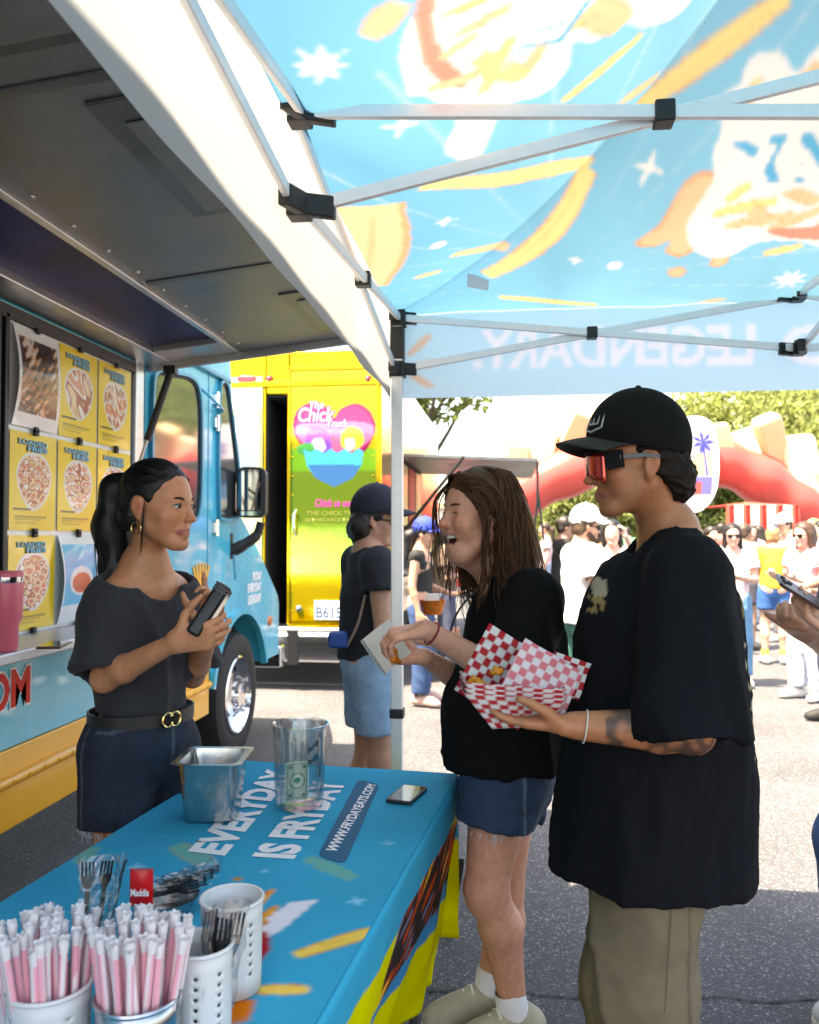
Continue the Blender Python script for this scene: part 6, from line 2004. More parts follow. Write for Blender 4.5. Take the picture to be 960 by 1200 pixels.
# steel food pan
pc = Tz(250, 957); 
stl = mat('pan_steel', (.50, .50, .50), .24, 1.0, var=.1, vscale=20, rvar=.08)
pan = thing('steel_pan', 'deep stainless steel food pan standing on the blue tablecloth', 'pan', (pc[0], pc[1], TH + .002))
pu = t3(nrm(np.array([.95, .10]))); pv = np.cross(ZU, pu)
def rr3(hw, hd, z, r=.022): return [pc * (1, 1, 0) + pu * u + pv * v + ZU * z for u, v in rrect(-hw, -hd, hw, hd, r, 4)]
z0 = TH + .003
secs = [rr3(.055, .055, z0, .02), rr3(.062, .062, z0 + .006, .022), rr3(.072, .074, z0 + .12), rr3(.074, .077, z0 + .150), rr3(.090, .094, z0 + .153), rr3(.091, .095, z0 + .149), rr3(.072, .075, z0 + .1485), rr3(.069, .071, z0 + .12), rr3(.058, .058, z0 + .010, .02)]
secs[5] = rr3(.090, .094, z0 + .1500)
V = [p for s_ in secs for p in s_]; n = len(secs[0]); Fc = []
for i in (0, 1, 2, 3):
    Fc += [(i*n+k, i*n+(k+1) % n, (i+1)*n+(k+1) % n, (i+1)*n+k) for k in range(n)]
Fc += [(4*n+k, 4*n+(k+1) % n, 6*n+(k+1) % n, 6*n+k) for k in range(n)]
for i in (6, 7):
    Fc += [(i*n+k, i*n+(k+1) % n, (i+1)*n+(k+1) % n, (i+1)*n+k) for k in range(n)]
Fc += [tuple(range(n)), tuple(8 * n + k for k in range(n))]
V[6*n:7*n] = [p for p in rr3(.073, .076, z0 + .1525)]
MB().add(V, Fc).build('pan_body', stl, pan, smooth=True)
# glass pitcher with a dollar bill
def thin_clear(name, tint, gloss, rough):
    m = bpy.data.materials.new(name); m.use_nodes = True
    t = m.node_tree; N, L = t.nodes, t.links
    N.remove(N['Principled BSDF'])
    tr = N.new('ShaderNodeBsdfTransparent'); tr.inputs[0].default_value = (*tint, 1)
    g_ = N.new('ShaderNodeBsdfGlossy'); g_.inputs['Roughness'].default_value = rough
    lw = N.new('ShaderNodeLayerWeight'); lw.inputs[0].default_value = .5
    mr = N.new('ShaderNodeMapRange'); mr.inputs['To Min'].default_value = gloss * .12; mr.inputs['To Max'].default_value = gloss
    mx = N.new('ShaderNodeMixShader')
    L.new(lw.outputs['Facing'], mr.inputs['Value']); L.new(mr.outputs[0], mx.inputs[0]); L.new(tr.outputs[0], mx.inputs[1]); L.new(g_.outputs[0], mx.inputs[2])
    L.new(mx.outputs[0], N['Material Output'].inputs['Surface'])
    return m
gl = thin_clear('clear_plastic', (.93, .95, .95), .60, .06)
gc = Tz(351, 945)
pit = thing('pitcher', 'clear plastic pitcher holding a dollar bill as tip jar', 'pitcher', (gc[0], gc[1], TH + .002))
pb_ = MB().lathe([(.001, .004), (.058, .004), (.063, .012), (.066, .10), (.072, .205), (.076, .215), (.078, .222), (.075, .222), (.070, .21), (.063, .10), (.059, .018), (.001, .012)], (gc[0], gc[1], TH), n=36)
pb_.build('jug', gl, pit, smooth=True)
for k in range(12):
    a = k * math.pi / 6
    e_ = lambda r_, z: np.array([gc[0] + r_ * math.cos(a), gc[1] + r_ * math.sin(a), TH + z])
    MB().tube([e_(.0655, .03), e_(.068, .11), e_(.0725, .19)], .0022, 5).build('rib', gl, pit, smooth=True)
hc = np.array([gc[0], gc[1], TH])
hd_ = nrm(-RT * .25 + FW0 * .9)
MB().tube(spline([hc + hd_ * .070 + ZU * .195, hc + hd_ * .118 + ZU * .185, hc + hd_ * .122 + ZU * .11, hc + hd_ * .095 + ZU * .05, hc + hd_ * .066 + ZU * .045], 5), .0085, 8).build('handle', gl, pit, smooth=True)
lettering('Everyday', hc + RT * .030 - FW0 * .064 + ZU * .15, ZU * 0 + RT * .024 + FW0 * .03 + ZU * .02, ZU * .022, mat('print_black', (.01, .01, .01), .6), pit, lift=.001, offset=.05)
lettering('Fryday', hc + RT * .030 - FW0 * .062 + ZU * .115, RT * .024 + FW0 * .03 + ZU * .02, ZU * .022, mat('print_black', (.01, .01, .01), .6), pit, lift=.001, offset=.05)
uv, F = grid(46, 60)
bw, bh = .062, .100
pr = Print(np.column_stack([(uv[:, 0] - .5) * bw, uv[:, 1] * bh]), H('#d7dcc8'))
pr.poly(rrect(-.027, .005, .027, .095, .002), H('#8fa184')); pr.poly(rrect(-.024, .008, .024, .092, .002), H('#b9c6ab'))
pr.C *= (1 + .10 * wave(np.column_stack([pr.Q, pr.Q[:, 0] * 0]), 500, 5))[:, None]
pr.disc((0, .05), .021, H('#6f8468')); pr.disc((0, .05), .017, H('#cfd8c2')); pr.disc((0, .051), .008, H('#2f8b57'))
for x, y in ((-.018, .014), (.018, .014), (-.018, .086), (.018, .086)):
    pr.disc((x, y), .005, H('#5c7058'))
dv = hc - FW0 * .030 - RT * .004 + ZU * .022 + np.outer((uv[:, 0] - .5) * bw, RT * .97 + FW0 * .2) + np.outer(uv[:, 1] * bh, ZU) + np.outer(.010 * np.sin(uv[:, 0] * 2.4) + .012 * uv[:, 1], FW0)
db = put('dollar_bill', dv, F, mat('bill_paper', attr=True, rough=.8), None, smooth='all', cols=pr.C, loc=dv.mean(0))
tag(db, 'folded one dollar bill standing inside the clear pitcher', 'banknote')
# phone on the table
ph = Tz(477, 934)
phone = thing('smartphone', 'dark smartphone lying face up on the blue tablecloth', 'phone', (ph[0], ph[1], TH + .001))
pa_ = nrm(t3(tdir) + t3(tlat) * .12); pb2 = np.cross(pa_, ZU)
MB().prism(rrect(-.037, -.074, .037, .074, .009, 4), lambda u, v: ph * (1, 1, 0) + pb2 * u + pa_ * v + ZU * (TH + .003), ZU * .008).build('case', blk, phone, bevel=.002)
MB().prism(rrect(-.033, -.068, .033, .068, .006, 4), lambda u, v: ph * (1, 1, 0) + pb2 * u + pa_ * v + ZU * (TH + .0112), ZU * .0006).build('screen', mat('phone_screen', (.012, .012, .014), .03, coat=1, spec=1.0), phone)

# utensil cups with real holes
wpl = mat('white_plastic', (.74, .74, .75), .38, transl=.22)
def cup(name, label, c, rad, hgt, m_, lean=(0, 0), cols_=16, rows=6, group=None, taper=1.04, hole=.30):
    t = thing(name, label, 'utensil cup', (c[0], c[1], TH + .002), group)
    V, Fc = [], []
    lo_, hi_ = .028, hgt - .022
    def pt(u, v):           # u columns, v rows in height metres
        a = 2 * math.pi * u / cols_
        r_ = rad * (1 + (taper - 1) * v / hgt)
        return (c[0] + r_ * math.cos(a) + lean[0] * v, c[1] + r_ * math.sin(a) + lean[1] * v, TH + .003 + v)
    ch = (hi_ - lo_) / rows
    for i in range(cols_):
        for j in range(rows):
            o = len(V)
            u0, v0 = i, lo_ + j * ch
            out = [(0, 0), (.5, 0), (1, 0), (1, .5), (1, 1), (.5, 1), (0, 1), (0, .5)]
            for (a, b_) in out: V.append(pt(u0 + a, v0 + b_ * ch))
            if i % 2 == 0:
                asp = ch / (2 * math.pi * rad / cols_)
                for (a, b_) in out:
                    d = np.array([a - .5, (b_ - .5)]); d = d / np.linalg.norm(d)
                    V.append(pt(u0 + .5 + d[0] * hole * .78 * max(.6, asp), v0 + ch * (.5 + d[1] * hole * .78)))
                Fc += [(o + k, o + (k + 1) % 8, o + 8 + (k + 1) % 8, o + 8 + k) for k in range(8)]
            else:
                Fc.append(tuple(o + k for k in range(8)))
        for v0, v1 in ((0, lo_), (hi_, hgt)):
            o = len(V)
            V += [pt(i, v0), pt(i + .5, v0), pt(i + 1, v0), pt(i + 1, v1), pt(i + .5, v1), pt(i, v1)]
            Fc += [(o, o + 1, o + 4, o + 5), (o + 1, o + 2, o + 3, o + 4)]
    o = len(V); V.append(pt(0, 0)); V[-1] = (c[0], c[1], TH + .003)
    for i in range(cols_ * 2):
        p0_, p1_ = len(V), len(V) + 1
        V += [pt(i / 2, 0), pt((i + 1) / 2, 0)]
        Fc.append((o, p1_, p0_))
    mb = MB().add(V, Fc)
    ob = put('cup_wall', mb.V, mb.F, m_, t, smooth='all')
    bm = bmesh.new(); bm.from_mesh(ob.data); bmesh.ops.remove_doubles(bm, verts=bm.verts, dist=.0002); bmesh.ops.recalc_face_normals(bm, faces=bm.faces); bm.to_mesh(ob.data); bm.free()
    md = ob.modifiers.new('thickness', 'SOLIDIFY'); md.thickness = .0028; md.offset = -1
    rp = [pt(k * cols_ / 40, hgt) for k in range(41)]
    MB().tube(rp, .0032, 6, caps=False).build('rim', m_, t, smooth=True)
    return t, lambda a, rr_, v: np.array([c[0] + rr_ * math.cos(a) + lean[0] * v, c[1] + rr_ * math.sin(a) + lean[1] * v, TH + .003 + v])
grp = 'perforated utensil cups on the table'
def at_rim(px, py, h): 
    q = onZ(px, py, TH + h); return q
c1 = at_rim(58, 1158, .115); c2 = at_rim(162, 1168, .105); c3 = at_rim(236, 1108, .135); c4 = at_rim(272, 1058, .135)
cup('utensil_cup', 'white perforated cup packed with pink straws at the end of the table', c1, .052, .118, wpl, group=grp, hole=.2)
cup('utensil_cup', 'steel perforated cup packed with pink straws', c2, .053, .105, mat('cup_steel', (.42, .43, .45), .25, 1.0, var=.15, vscale=20), group=grp)
cup('utensil_cup', 'narrow white perforated cup with wrapped black forks beside the steel cup', c3, .043, .135, wpl, group=grp)
cup('utensil_cup', 'tall empty white perforated cup farthest along the table', c4, .047, .140, wpl, (.0, .0), group=grp)
# straws: one kind, copied
sp = mat('straw_pink', H('#f2a9b6'), .45, transl=.15); sw = mat('straw_white', (.80, .76, .78), .7, transl=.2)
def make_straw(label, group):
    t = thing('paper_straw', label, 'straw', (0, 0, 0), group)
    uvn, rows_ = 10, 13
    V, Fc, C = [], [], []
    for j in range(rows_):
        for k in range(uvn):
            a = 2 * math.pi * k / uvn
            V.append((.0052 * math.cos(a), .0052 * math.sin(a), .180 * j / (rows_ - 1)))
            C.append(H('#f3a9ba') if k in (0, 1, 2, 5, 6, 7) else (.82, .74, .77))
    Fc = [(j*uvn+k, j*uvn+(k+1) % uvn, (j+1)*uvn+(k+1) % uvn, (j+1)*uvn+k) for j in range(rows_-1) for k in range(uvn)]
    put('tube', V, Fc, mat('straw_striped', attr=True, rough=.5, transl=.15), t, smooth='all', cols=np.array(C))
    r_ = np.random.default_rng(5)
    V, Fc = [], []
    for j, (rad, z) in enumerate(((.0058, .170), (.0060, .177), (.0068, .181), (.0060, .186), (.0076, .190))):
        for k in range(uvn):
            a = 2 * math.pi * k / uvn
            q = rad * (1 + (.13 * math.sin(3 * a + j) if j > 1 else 0))
            V.append((q * math.cos(a), q * math.sin(a), z + (.0014 * math.sin(5 * a + 2 * j) if j > 1 else 0)))
    Fc = [(j*uvn+k, j*uvn+(k+1) % uvn, (j+1)*uvn+(k+1) % uvn, (j+1)*uvn+k) for j in range(4) for k in range(uvn)]
    put('torn_wrapper', V, Fc, sw, t, smooth='all')
    return t
def fill(c, rad, label, group, n, seed, lean, zlift):
    r_ = np.random.default_rng(seed)
    proto = make_straw(label, group)
    k = 0; first = True
    rings = [(0, 1), (.0145, 6), (.028, 12), (.041, 18)]
    for rr_, m_ in rings:
        for q in range(m_):
            a = 2 * math.pi * q / m_ + r_.uniform(-.12, .12)
            s_ = rr_ / .0425
            o = proto if first else copy_tree(proto)
            first = False
            b0 = np.array([c[0] + rr_ * .86 * math.cos(a), c[1] + rr_ * .86 * math.sin(a), TH + zlift + r_.uniform(-.006, .010) + .012 * (1 - s_)])
            d = nrm(np.array([math.cos(a) * .13 * s_ + lean[0] + r_.normal() * .035, math.sin(a) * .13 * s_ + lean[1] + r_.normal() * .035, 1]))
            o.location = b0
            o.rotation_euler = Vector(d).to_track_quat('Z', 'Y').to_euler()
            o.rotation_euler.rotate_axis('Z', r_.uniform(0, 6.28))
fill(c1, .05, 'pink and white straw standing in the white straw cup', 'straws in the white cup', 60, 3, (-.05, .02), .006)
fill(c2, .05, 'pink and white straw standing in the steel straw cup', 'straws in the steel cup', 60, 4, (-.01, .03), .006)
# wrapped plastic forks
pf = mat('black_fork', (.012, .012, .014), .3); film = thin_clear('clear_film', (.96, .96, .97), .55, .2)
def fork(label, base, d, roll, ln=.165, wrap=True, group=None):
    t = thing('plastic_fork', label, 'fork', base, group)
    d = nrm(d); x = nrm(rot_axis(np.cross(d, (0.2, 1, 0.1)), d, roll)); y = np.cross(d, x)
    base = np.asarray(base, float)
    m_ = MB()
    prof = [(0, .005), (.35, .0045), (.6, .004), (.70, .010), (.80, .0125)]
    V = []
    for t_, w_ in prof:
        p = base + d * ln * t_ + y * (.006 * math.sin(t_ * 3))
        V += [p - x * w_ - y * .001, p + x * w_ - y * .001, p + x * w_ + y * .001, p - x * w_ + y * .001]
    Fc = [(4*i+k, 4*i+(k+1) % 4, 4*i+4+(k+1) % 4, 4*i+4+k) for i in range(4) for k in range(4)] + [(3, 2, 1, 0), (16, 17, 18, 19)]
    m_.add(V, Fc)
    m_.build('fork_body', pf, t)
    for k in range(4):
        o_ = -.0105 + .007 * k
        MB().bar(base + d * ln * .79 + x * o_ + y * .0045, base + d * ln + x * o_ * .92 + y * .0075, .0032, .002, y).build('tine', pf, t)
    if wrap:
        rr_ = np.random.default_rng(int(abs(base[0] * 1e4)) % 997)
        V = []
        for i in range(12):
            for k in range(10):
                a = 2 * math.pi * k / 10
                q = 1 + .25 * rr_.normal()
                p = base + d * (ln * 1.12 * i / 11 - .004) + x * .019 * q * math.cos(a) + y * .007 * q * math.sin(a)
                V.append(p)
        put('wrapper', V, [(i*10+k, i*10+(k+1) % 10, (i+1)*10+(k+1) % 10, (i+1)*10+k) for i in range(11) for k in range(10)], film, t)
    return t
gf = 'wrapped black forks on the table'
for k, (dx, dy, rl) in enumerate(((.012, .0, .3), (-.010, .012, 1.2), (.0, -.016, 2.2), (.018, .014, .8))):
    b0 = np.array([c3[0] + dx, c3[1] + dy, TH + .012])
    fork('wrapped black fork standing in the narrow white cup', b0, np.array([.10 + dx * 3, .04 + dy * 3, 1]), rl, .165, k != 1, gf)
bc = Tz(108, 1100)
for k in range(3):
    fork('wrapped black fork standing behind the straw cups', (bc[0] + .016 * k, bc[1] - .02 + .008 * k, TH + .008 + .014), np.array([-.10 + .1 * k, .25, 1]), .4 + .8 * k, .115, True, gf)
tray = Tz(196, 1072)
bw_ = thing('steel_bowl', 'shallow steel bowl of wrapped cutlery behind the straw cups', 'bowl', (tray[0], tray[1], TH + .002))
MB().lathe([(.001, .004), (.036, .004), (.050, .02), (.056, .034), (.059, .036), (.054, .030), (.048, .02), (.034, .008), (.001, .008)], (tray[0], tray[1], TH), n=32).build('bowl_wall', stl, bw_, smooth=True)
for k in range(4):
    fork('wrapped black fork lying across the steel bowl', np.array([tray[0] - .04 + .008 * k, tray[1] - .02 + .014 * k, TH + .040 + .004 * k]), np.array([1, .35 + .1 * k, .16]), .2 * k, .105, True, 'forks lying across the bowl')
# red sauce packet, upright in the bowl
pk0 = P(166, 1040, 1.30)
pkt = thing('sauce_packet', 'red sauce packet standing up behind the pink straws', 'sauce packet', pk0)
uv, F = grid(24, 30)
sx, sz = .036, .058
pr = Print(np.column_stack([uv[:, 0] * sx, uv[:, 1] * sz]), H('#c8141e'))
pr.C[(pr.Q[:, 1] > sz - .005) | (pr.Q[:, 1] < .005)] = H('#a80f18')
V = pk0 + np.outer(uv[:, 0] * sx - sx / 2, RT) + np.outer(uv[:, 1] * sz - sz / 2, ZU) + np.outer(-.006 * np.sin(uv[:, 0] * 3.14) * np.sin(uv[:, 1] * 3.14), FW0)
po_ = put('pouch', V, F, mat('foil_red', attr=True, rough=.3), pkt, smooth='all', cols=pr.C, solid=.002)
lettering('Maddis', pk0 - RT * .014 - ZU * .010 - FW0 * .008, RT * .028, ZU * .011, white_p, po_, lift=.001, offset=.03)

# =================================================================== on the truck: posters, tumbler, phone
GOLD = np.array(H('#f4c92a'))
cols_y = (2.775, 3.095, 3.415, 3.738); rows_z = (2.252, 1.862, 1.478, 1.106)
def poster(ci, ri, kind, label, name='menu_poster'):
    y0, y1 = cols_y[ci] + .006, cols_y[ci + 1] - .006
    z1, z0 = rows_z[ri] - .009, rows_z[ri + 1] + .009
    t = thing(name, label, 'poster', (WX, (y0 + y1) / 2, (z0 + z1) / 2), 'menu posters clipped to the truck board')
    w_, h_ = y1 - y0, z1 - z0
    uv, F = grid(72, 92)
    q = np.column_stack([uv[:, 0] * w_, uv[:, 1] * h_])
    r_ = np.random.default_rng(ci * 7 + ri)
    if kind == 'menu':
        p = Print(q, GOLD)
        c = np.array([w_ * .52, h_ * .50])
        tri = [c + np.array(v) * w_ for v in ((-.34, .10), (-.22, .28), (.0, .33), (.22, .28), (.34, .10), (.27, -.14), (.08, -.30), (-.10, -.30), (-.27, -.14))]
        p.blob([c + (v - c) * 1.1 for v in tri], np.array((.74, .70, .68)))
        p.blob(tri, np.array(H('#e0b07a')))
        i = p.mask(closed_spline(tri, 5))
        n_ = wave(np.column_stack([q[i], q[i][:, 0] * 0]), 90, ci + 5 * ri)
        pal = [H('#d2604a'), H('#f0c89a'), H('#b0443a'), H('#f6e6dc'), H('#e08a6a')]
        for k, th in enumerate((-1.2, -.5, .1, .6, 1.1)):
            p.C[i[n_ > th]] = pal[(k + ci) % 5]
        for k in range(3):
            x0 = w_ * .10; y_ = h_ * (.13 - .030 * k)
            p.poly([(x0, y_), (x0 + w_ * (.7 - .12 * k), y_), (x0 + w_ * (.7 - .12 * k), y_ + .006), (x0, y_ + .006)], np.array((.10, .08, .02)), .7)
        p.poly([(w_ * .08, h_ * .20), (w_ * .45, h_ * .20), (w_ * .45, h_ * .22), (w_ * .08, h_ * .22)], (.05, .04, .02))
    elif kind == 'photo':
        p = Print(q, (.74, .74, .74))
        i = np.flatnonzero((q[:, 1] > h_ * .14) & (q[:, 1] < h_ * .90) & (q[:, 0] > w_ * .06) & (q[:, 0] < w_ * .94))
        n_ = wave(np.column_stack([q[i], q[i][:, 0] * 0]), (70, 45, 1), 3); n2 = wave(np.column_stack([q[i], q[i][:, 0] * 0]), 130, 8)
        base = np.where((q[i][:, 1] > h_ * .58)[:, None], H('#4a2c22'), np.where((q[i][:, 1] > h_ * .36)[:, None], H('#a86a5e'), H('#3a3028')))
        p.C[i] = base
        p.C[i[n_ > .3]] = H('#c98a5a'); p.C[i[n_ > .8]] = H('#d8c4b4'); p.C[i[n2 > .9]] = H('#23324a'); p.C[i[n_ < -.7]] = H('#141010')
    else:
        p = Print(q, (.76, .76, .76))
        p.poly([(0.01, h_ * .2), (w_ - .01, h_ * .2), (w_ - .01, h_ * .9), (.01, h_ * .9)], H('#2fb2dc'))
        n_ = wave(np.column_stack([q, q[:, 0] * 0]), 40, 3)
        m_ = (q[:, 1] > h_ * .2) & (q[:, 1] < h_ * .9)
        p.C[m_ & (n_ > .9)] = H('#8fd8ee')
        p.blob([(w_ * (.5 + .34 * math.cos(a)), h_ * (.47 + .17 * math.sin(a))) for a in np.linspace(0, 6.28, 9)[:-1]], (.75, .72, .7))
        p.blob([(w_ * (.5 + .27 * math.cos(a)), h_ * (.45 + .12 * math.sin(a))) for a in np.linspace(0, 6.28, 8)[:-1]], H('#d85a32'))
    cur = np.zeros(len(q))
    if kind != 'menu':
        cur = .030 * np.sin(uv[:, 1] * math.pi) * (.4 + .6 * (1 - uv[:, 0])) + .004
    V = np.column_stack([np.full(len(q), WX + .001) + cur + .0015 * wave(np.column_stack([q, q[:, 0] * 0]), 9, 4), y0 + q[:, 0], z0 + q[:, 1]])
    pp = put('sheet', V, F, mat('poster_gloss', attr=True, rough=.22, coat=.35), t, smooth='all', cols=p.C)
    if kind == 'menu':
        wds = ('CARNE ASADA|FRIES', 'GARLIC|PARMESAN', 'LOADED|CHICKEN', 'BUFFALO|FRIES', 'CAJUN|RANCH', 'CHILI|CHEESE')
        a_, b_ = ('LOADED', 'FRIES')
        for k, s_ in enumerate((a_, b_)):
            ww = w_ * (.60 if k == 0 else .42); zz = z0 + h_ * (.875 - .062 * k); yy = y0 + (w_ - ww) / 2 + (.02 if k else -.01)
            for m_, l_, of in ((mat('menu_shadow', (.02, .05, .09), .6), .003, .075), (mat('menu_blue', H('#86cbe2'), .5), .005, .02)):
                lettering(s_, (WX, yy, zz), (0, ww, 0), (0, 0, h_ * .052), m_, t, lift=l_, offset=of)
    for z in (z1 + .004, z0 - .004):
        MB().box((WX + .002, (y0 + y1) / 2 - .012, z - .012), (WX + .016, (y0 + y1) / 2 + .012, z + .012)).build('clip', blk, t, bevel=.003)
    return t
poster(0, 0, 'photo', 'curled white sheet of photographs hanging at the top of the menu board', 'photo_poster')
lab = {(1, 0): 'yellow menu poster beside the sheet of photographs', (2, 0): 'yellow menu poster in the upper corner next to the metal post', (0, 1): 'yellow menu poster directly below the sheet of photographs',
       (1, 1): 'yellow menu poster in the centre of the menu board', (2, 1): 'yellow menu poster beside the metal post in the middle row', (0, 2): 'yellow menu poster directly above the pink tumbler and dark phone', (2, 2): 'yellow menu poster behind the serving woman in the bottom row'}
for (ci, ri), l_ in lab.items():
    poster(ci, ri, 'menu', l_)
poster(1, 2, 'blue', 'curled blue and white poster in the bottom row of the menu board', 'blue_poster')
# yellow poster at the hatch edge (left of the board)
yp = thing('menu_poster', 'plain yellow poster at the edge of the serving hatch', 'poster', (WX - .03, 2.6, 1.5), 'menu posters clipped to the truck board')
MB().box((WX - .05, 2.42, 1.16), (WX - .046, 2.655, 1.92)).build('sheet', mat('poster_plain', tuple(GOLD), .25, coat=.3), yp)
MB().box((WX - .046, 2.53, 1.90), (WX - .034, 2.55, 1.93)).build('clip', blk, yp)
tq = P(7, 765, 2.62); tq[2] = 1.10
tum = thing('tumbler', 'pink insulated tumbler standing on the truck shelf', 'tumbler', tq)
pkm = mat('pink_enamel', H('#e0687c'), .35)
MB().lathe([(.001, .002), (.032, .002), (.036, .012), (.037, .085), (.047, .105), (.049, .215), (.047, .222), (.001, .222)], tq, n=30).build('cup_body', pkm, tum, smooth=True)
MB().lathe([(.049, .218), (.051, .226), (.051, .236), (.001, .238)], tq, n=30).build('rim', chrome, tum, smooth=True)
MB().lathe([(.047, .236), (.047, .248), (.040, .254), (.001, .254)], tq, n=30).build('lid', pkm, tum, smooth=True)
MB().tube(spline([tq + np.array([0, -.045, .20]), tq + np.array([.0, -.095, .195]), tq + np.array([0, -.095, .12]), tq + np.array([0, -.04, .11])], 5), .009, 8).build('handle', pkm, tum, smooth=True)
fq = P(64, 757, 2.72); fq[2] = 1.10
f2 = thing('smartphone', 'maroon smartphone lying on the truck shelf under the posters', 'phone', fq)
MB().obox(fq + (0, 0, .007), (.036, .01, 0), (-.02, .073, 0), (0, 0, .004)).build('case', mat('maroon_case', (.06, .012, .018), .3), f2, bevel=.003)
MB().obox(fq + (0, 0, .0115), (.033, .009, 0), (-.0185, .068, 0), (0, 0, .0006)).build('screen', mat('phone_screen', (.012, .012, .014), .03, coat=1, spec=1.0), f2)

# =================================================================== held food
CHK = 0.0115
def check_cols(u, v, a=np.array((.78, .76, .77)), b=np.array(H('#c4222e')), s=CHK):
    k = ((np.floor(u / s) + np.floor(v / s)) % 2 == 0)
    return np.where(k[:, None], a, b)
paper = mat('check_paper', attr=True, rough=.7, transl=.25)
tc0 = P(607, 812, 1.80)
rx, rz, ry = nrm(RT + ZU * .02 + FW0 * .1), nrm(ZU), nrm(FW0)
def TR(u, v, z): return tc0 + rx * u + ry * v + ZU * z
for st_ in range(3):
    tr_ = thing('paper_food_tray', ('white and red checkered paper tray lined with deli paper, topmost of the stack', 'checkered paper tray just below the topmost of the stack', 'checkered paper tray resting on the hand of the man in the cap')[st_], 'food tray', TR(0, 0, -.012 * st_), 'stack of checkered food trays')
    b0 = -.042 - .0105 * st_
    V, C, Fc = [], [], []
    hw, hd = .062, .050
    def loop(k, z): return [(hw * k * a, hd * k * b_, z) for a, b_ in ((-1, -1), (1, -1), (1, 1), (-1, 1))]
    quads = []
    top, bot_ = loop(1.52, b0 + .060), loop(1.0, b0)
    top[0] = (top[0][0] - .030, top[0][1] - .0, top[0][2] + .022); top[3] = (top[3][0] - .030, top[3][1], top[3][2] + .022)
    for i in range(4):
        quads.append((bot_[i], bot_[(i + 1) % 4], top[(i + 1) % 4], top[i], True))
    quads.append((bot_[0], bot_[1], bot_[2], bot_[3], False))
    for A, B, Cc, D_, chk in quads:
        uv, F = grid(30, 16)
        A, B, Cc, D_ = map(np.array, (A, B, Cc, D_))
        q = (A * (1 - uv[:, :1]) + B * uv[:, :1]) * (1 - uv[:, 1:]) + (D_ * (1 - uv[:, :1]) + Cc * uv[:, :1]) * uv[:, 1:]
        L1, L2 = np.linalg.norm(B - A) * 1.25, np.linalg.norm(D_ - A)
        Fc.append(F + len(V)); V += list(q)
        uu, vv = uv[:, 0] * L1, uv[:, 1] * L2
        C += list(check_cols(uu + vv * .0, vv, s=.0150) if chk else np.tile((.78, .77, .77), (len(uv), 1)))
    W3 = np.array([TR(*v) for v in V])
    put('tray_wall', W3, np.concatenate(Fc), paper, tr_, cols=np.array(C), solid=.0012)
def liner(label, c, ax_u, ax_v, size, fold, tone, seed, group='deli paper sheets in the tray'):
    uv, F = grid(44, 44)
    u, v = (uv[:, 0] - .5) * size, (uv[:, 1] - .5) * size
    ax_u, ax_v = nrm(ax_u), nrm(ax_v); n_ = np.cross(ax_u, ax_v)
    r2 = fold * ((u - u.min()) ** 2)
    V = c + np.outer(u, ax_u) + np.outer(v, ax_v) + np.outer(fold * np.abs(u * v) * 9 + .004 * wave(np.column_stack([u, v, u * 0]), 45, seed), n_)
    C = check_cols(u + 1, v + 1, tone[0], tone[1], .0175)
    o = put('deli_paper', V, F, paper, None, smooth='all', cols=C, loc=c, solid=.0006)
    return tag(o, label, 'paper sheet', group)
RW = (np.array((.78, .77, .77)), np.array(H('#c2202c'))); PW = (np.array((.78, .70, .74)), np.array(H('#e27c86')))
liner('bold red and white checkered deli paper standing up at the back of the tray', P(590, 792, 1.855), RT * .80 - ZU * .50, RT * .46 + ZU * .86, .168, .15, RW, 3)
liner('faded pink checkered deli paper leaning over the front of the tray', P(633, 803, 1.775), RT * .86 - ZU * .50 + FW0 * .05, RT * .48 + ZU * .82 + FW0 * .30, .150, -.1, PW, 4)
liner('corner of red checkered deli paper sticking out beside the black shirt', P(664, 792, 1.83), RT * .9 - ZU * .3, RT * .35 + ZU * .9, .085, .1, RW, 5)
fr_m = mat('fried_food', H('#d98a22'), .55, var=.25, vscale=60, bump=.5, bscale=120)
for k, (x, y, d_) in enumerate(((562, 803, 1.79), (583, 788, 1.80), (568, 810, 1.785), (557, 799, 1.80))):
    c = P(x, y, d_); S = Sdf(c - .03, c + .03, .002)
    S.rc(c - RT * .010, c + RT * .008 + ZU * .004, .007, .006, .004); S.rc(c, c + ZU * .010 - RT * .004, .006, .005, .004)
    o = finish(S, 'fried_bite', fr_m, None, disp=lambda V: .0012 * wave(V, 260, 3)); tag(o, 'golden fried bite at the front edge of the checkered tray', 'food', 'fried bites in the tray')
# paper boat held by the laughing woman
pc_ = P(447, 762, 2.25)
pbt = thing('paper_boat', 'white paper boat with orange sauce held by the laughing woman', 'paper boat', pc_)
ua, va = nrm(RT * .55 - ZU * .80), nrm(FW0 * .75 + RT * .5 + ZU * .35)
nn = nrm(np.cross(ua, va))
MB().obox(pc_, ua * .055, va * .045, nn * .0012).build('boat_floor', mat('boat_paper', (.78, .74, .70), .7, transl=.3), pbt)
for sg, a1, a2, l1, l2 in ((1, ua, va, .055, .045), (-1, ua, va, .055, .045)):
    MB().obox(pc_ + va * sg * .052 + nn * -.014 * (1 if nn[2] < 0 else -1), ua * .055, va * sg * .010 + nn * .014 * (1 if nn[2] > 0 else -1), np.cross(ua, va) * .0012).build('boat_wall', mat('boat_paper', (.78, .74, .70), .7, transl=.3), pbt)
S = Sdf(pc_ - .08, pc_ + .08, .003)
up_ = nn * (1 if nn[2] > 0 else -1)
for k in range(7):
    q = pc_ + ua * random.uniform(-.01, .048) + va * random.uniform(-.03, .03) + up_ * .008
    S.rc(q, q + ua * random.uniform(-.02, .02) + va * .012, .009, .008, .006)
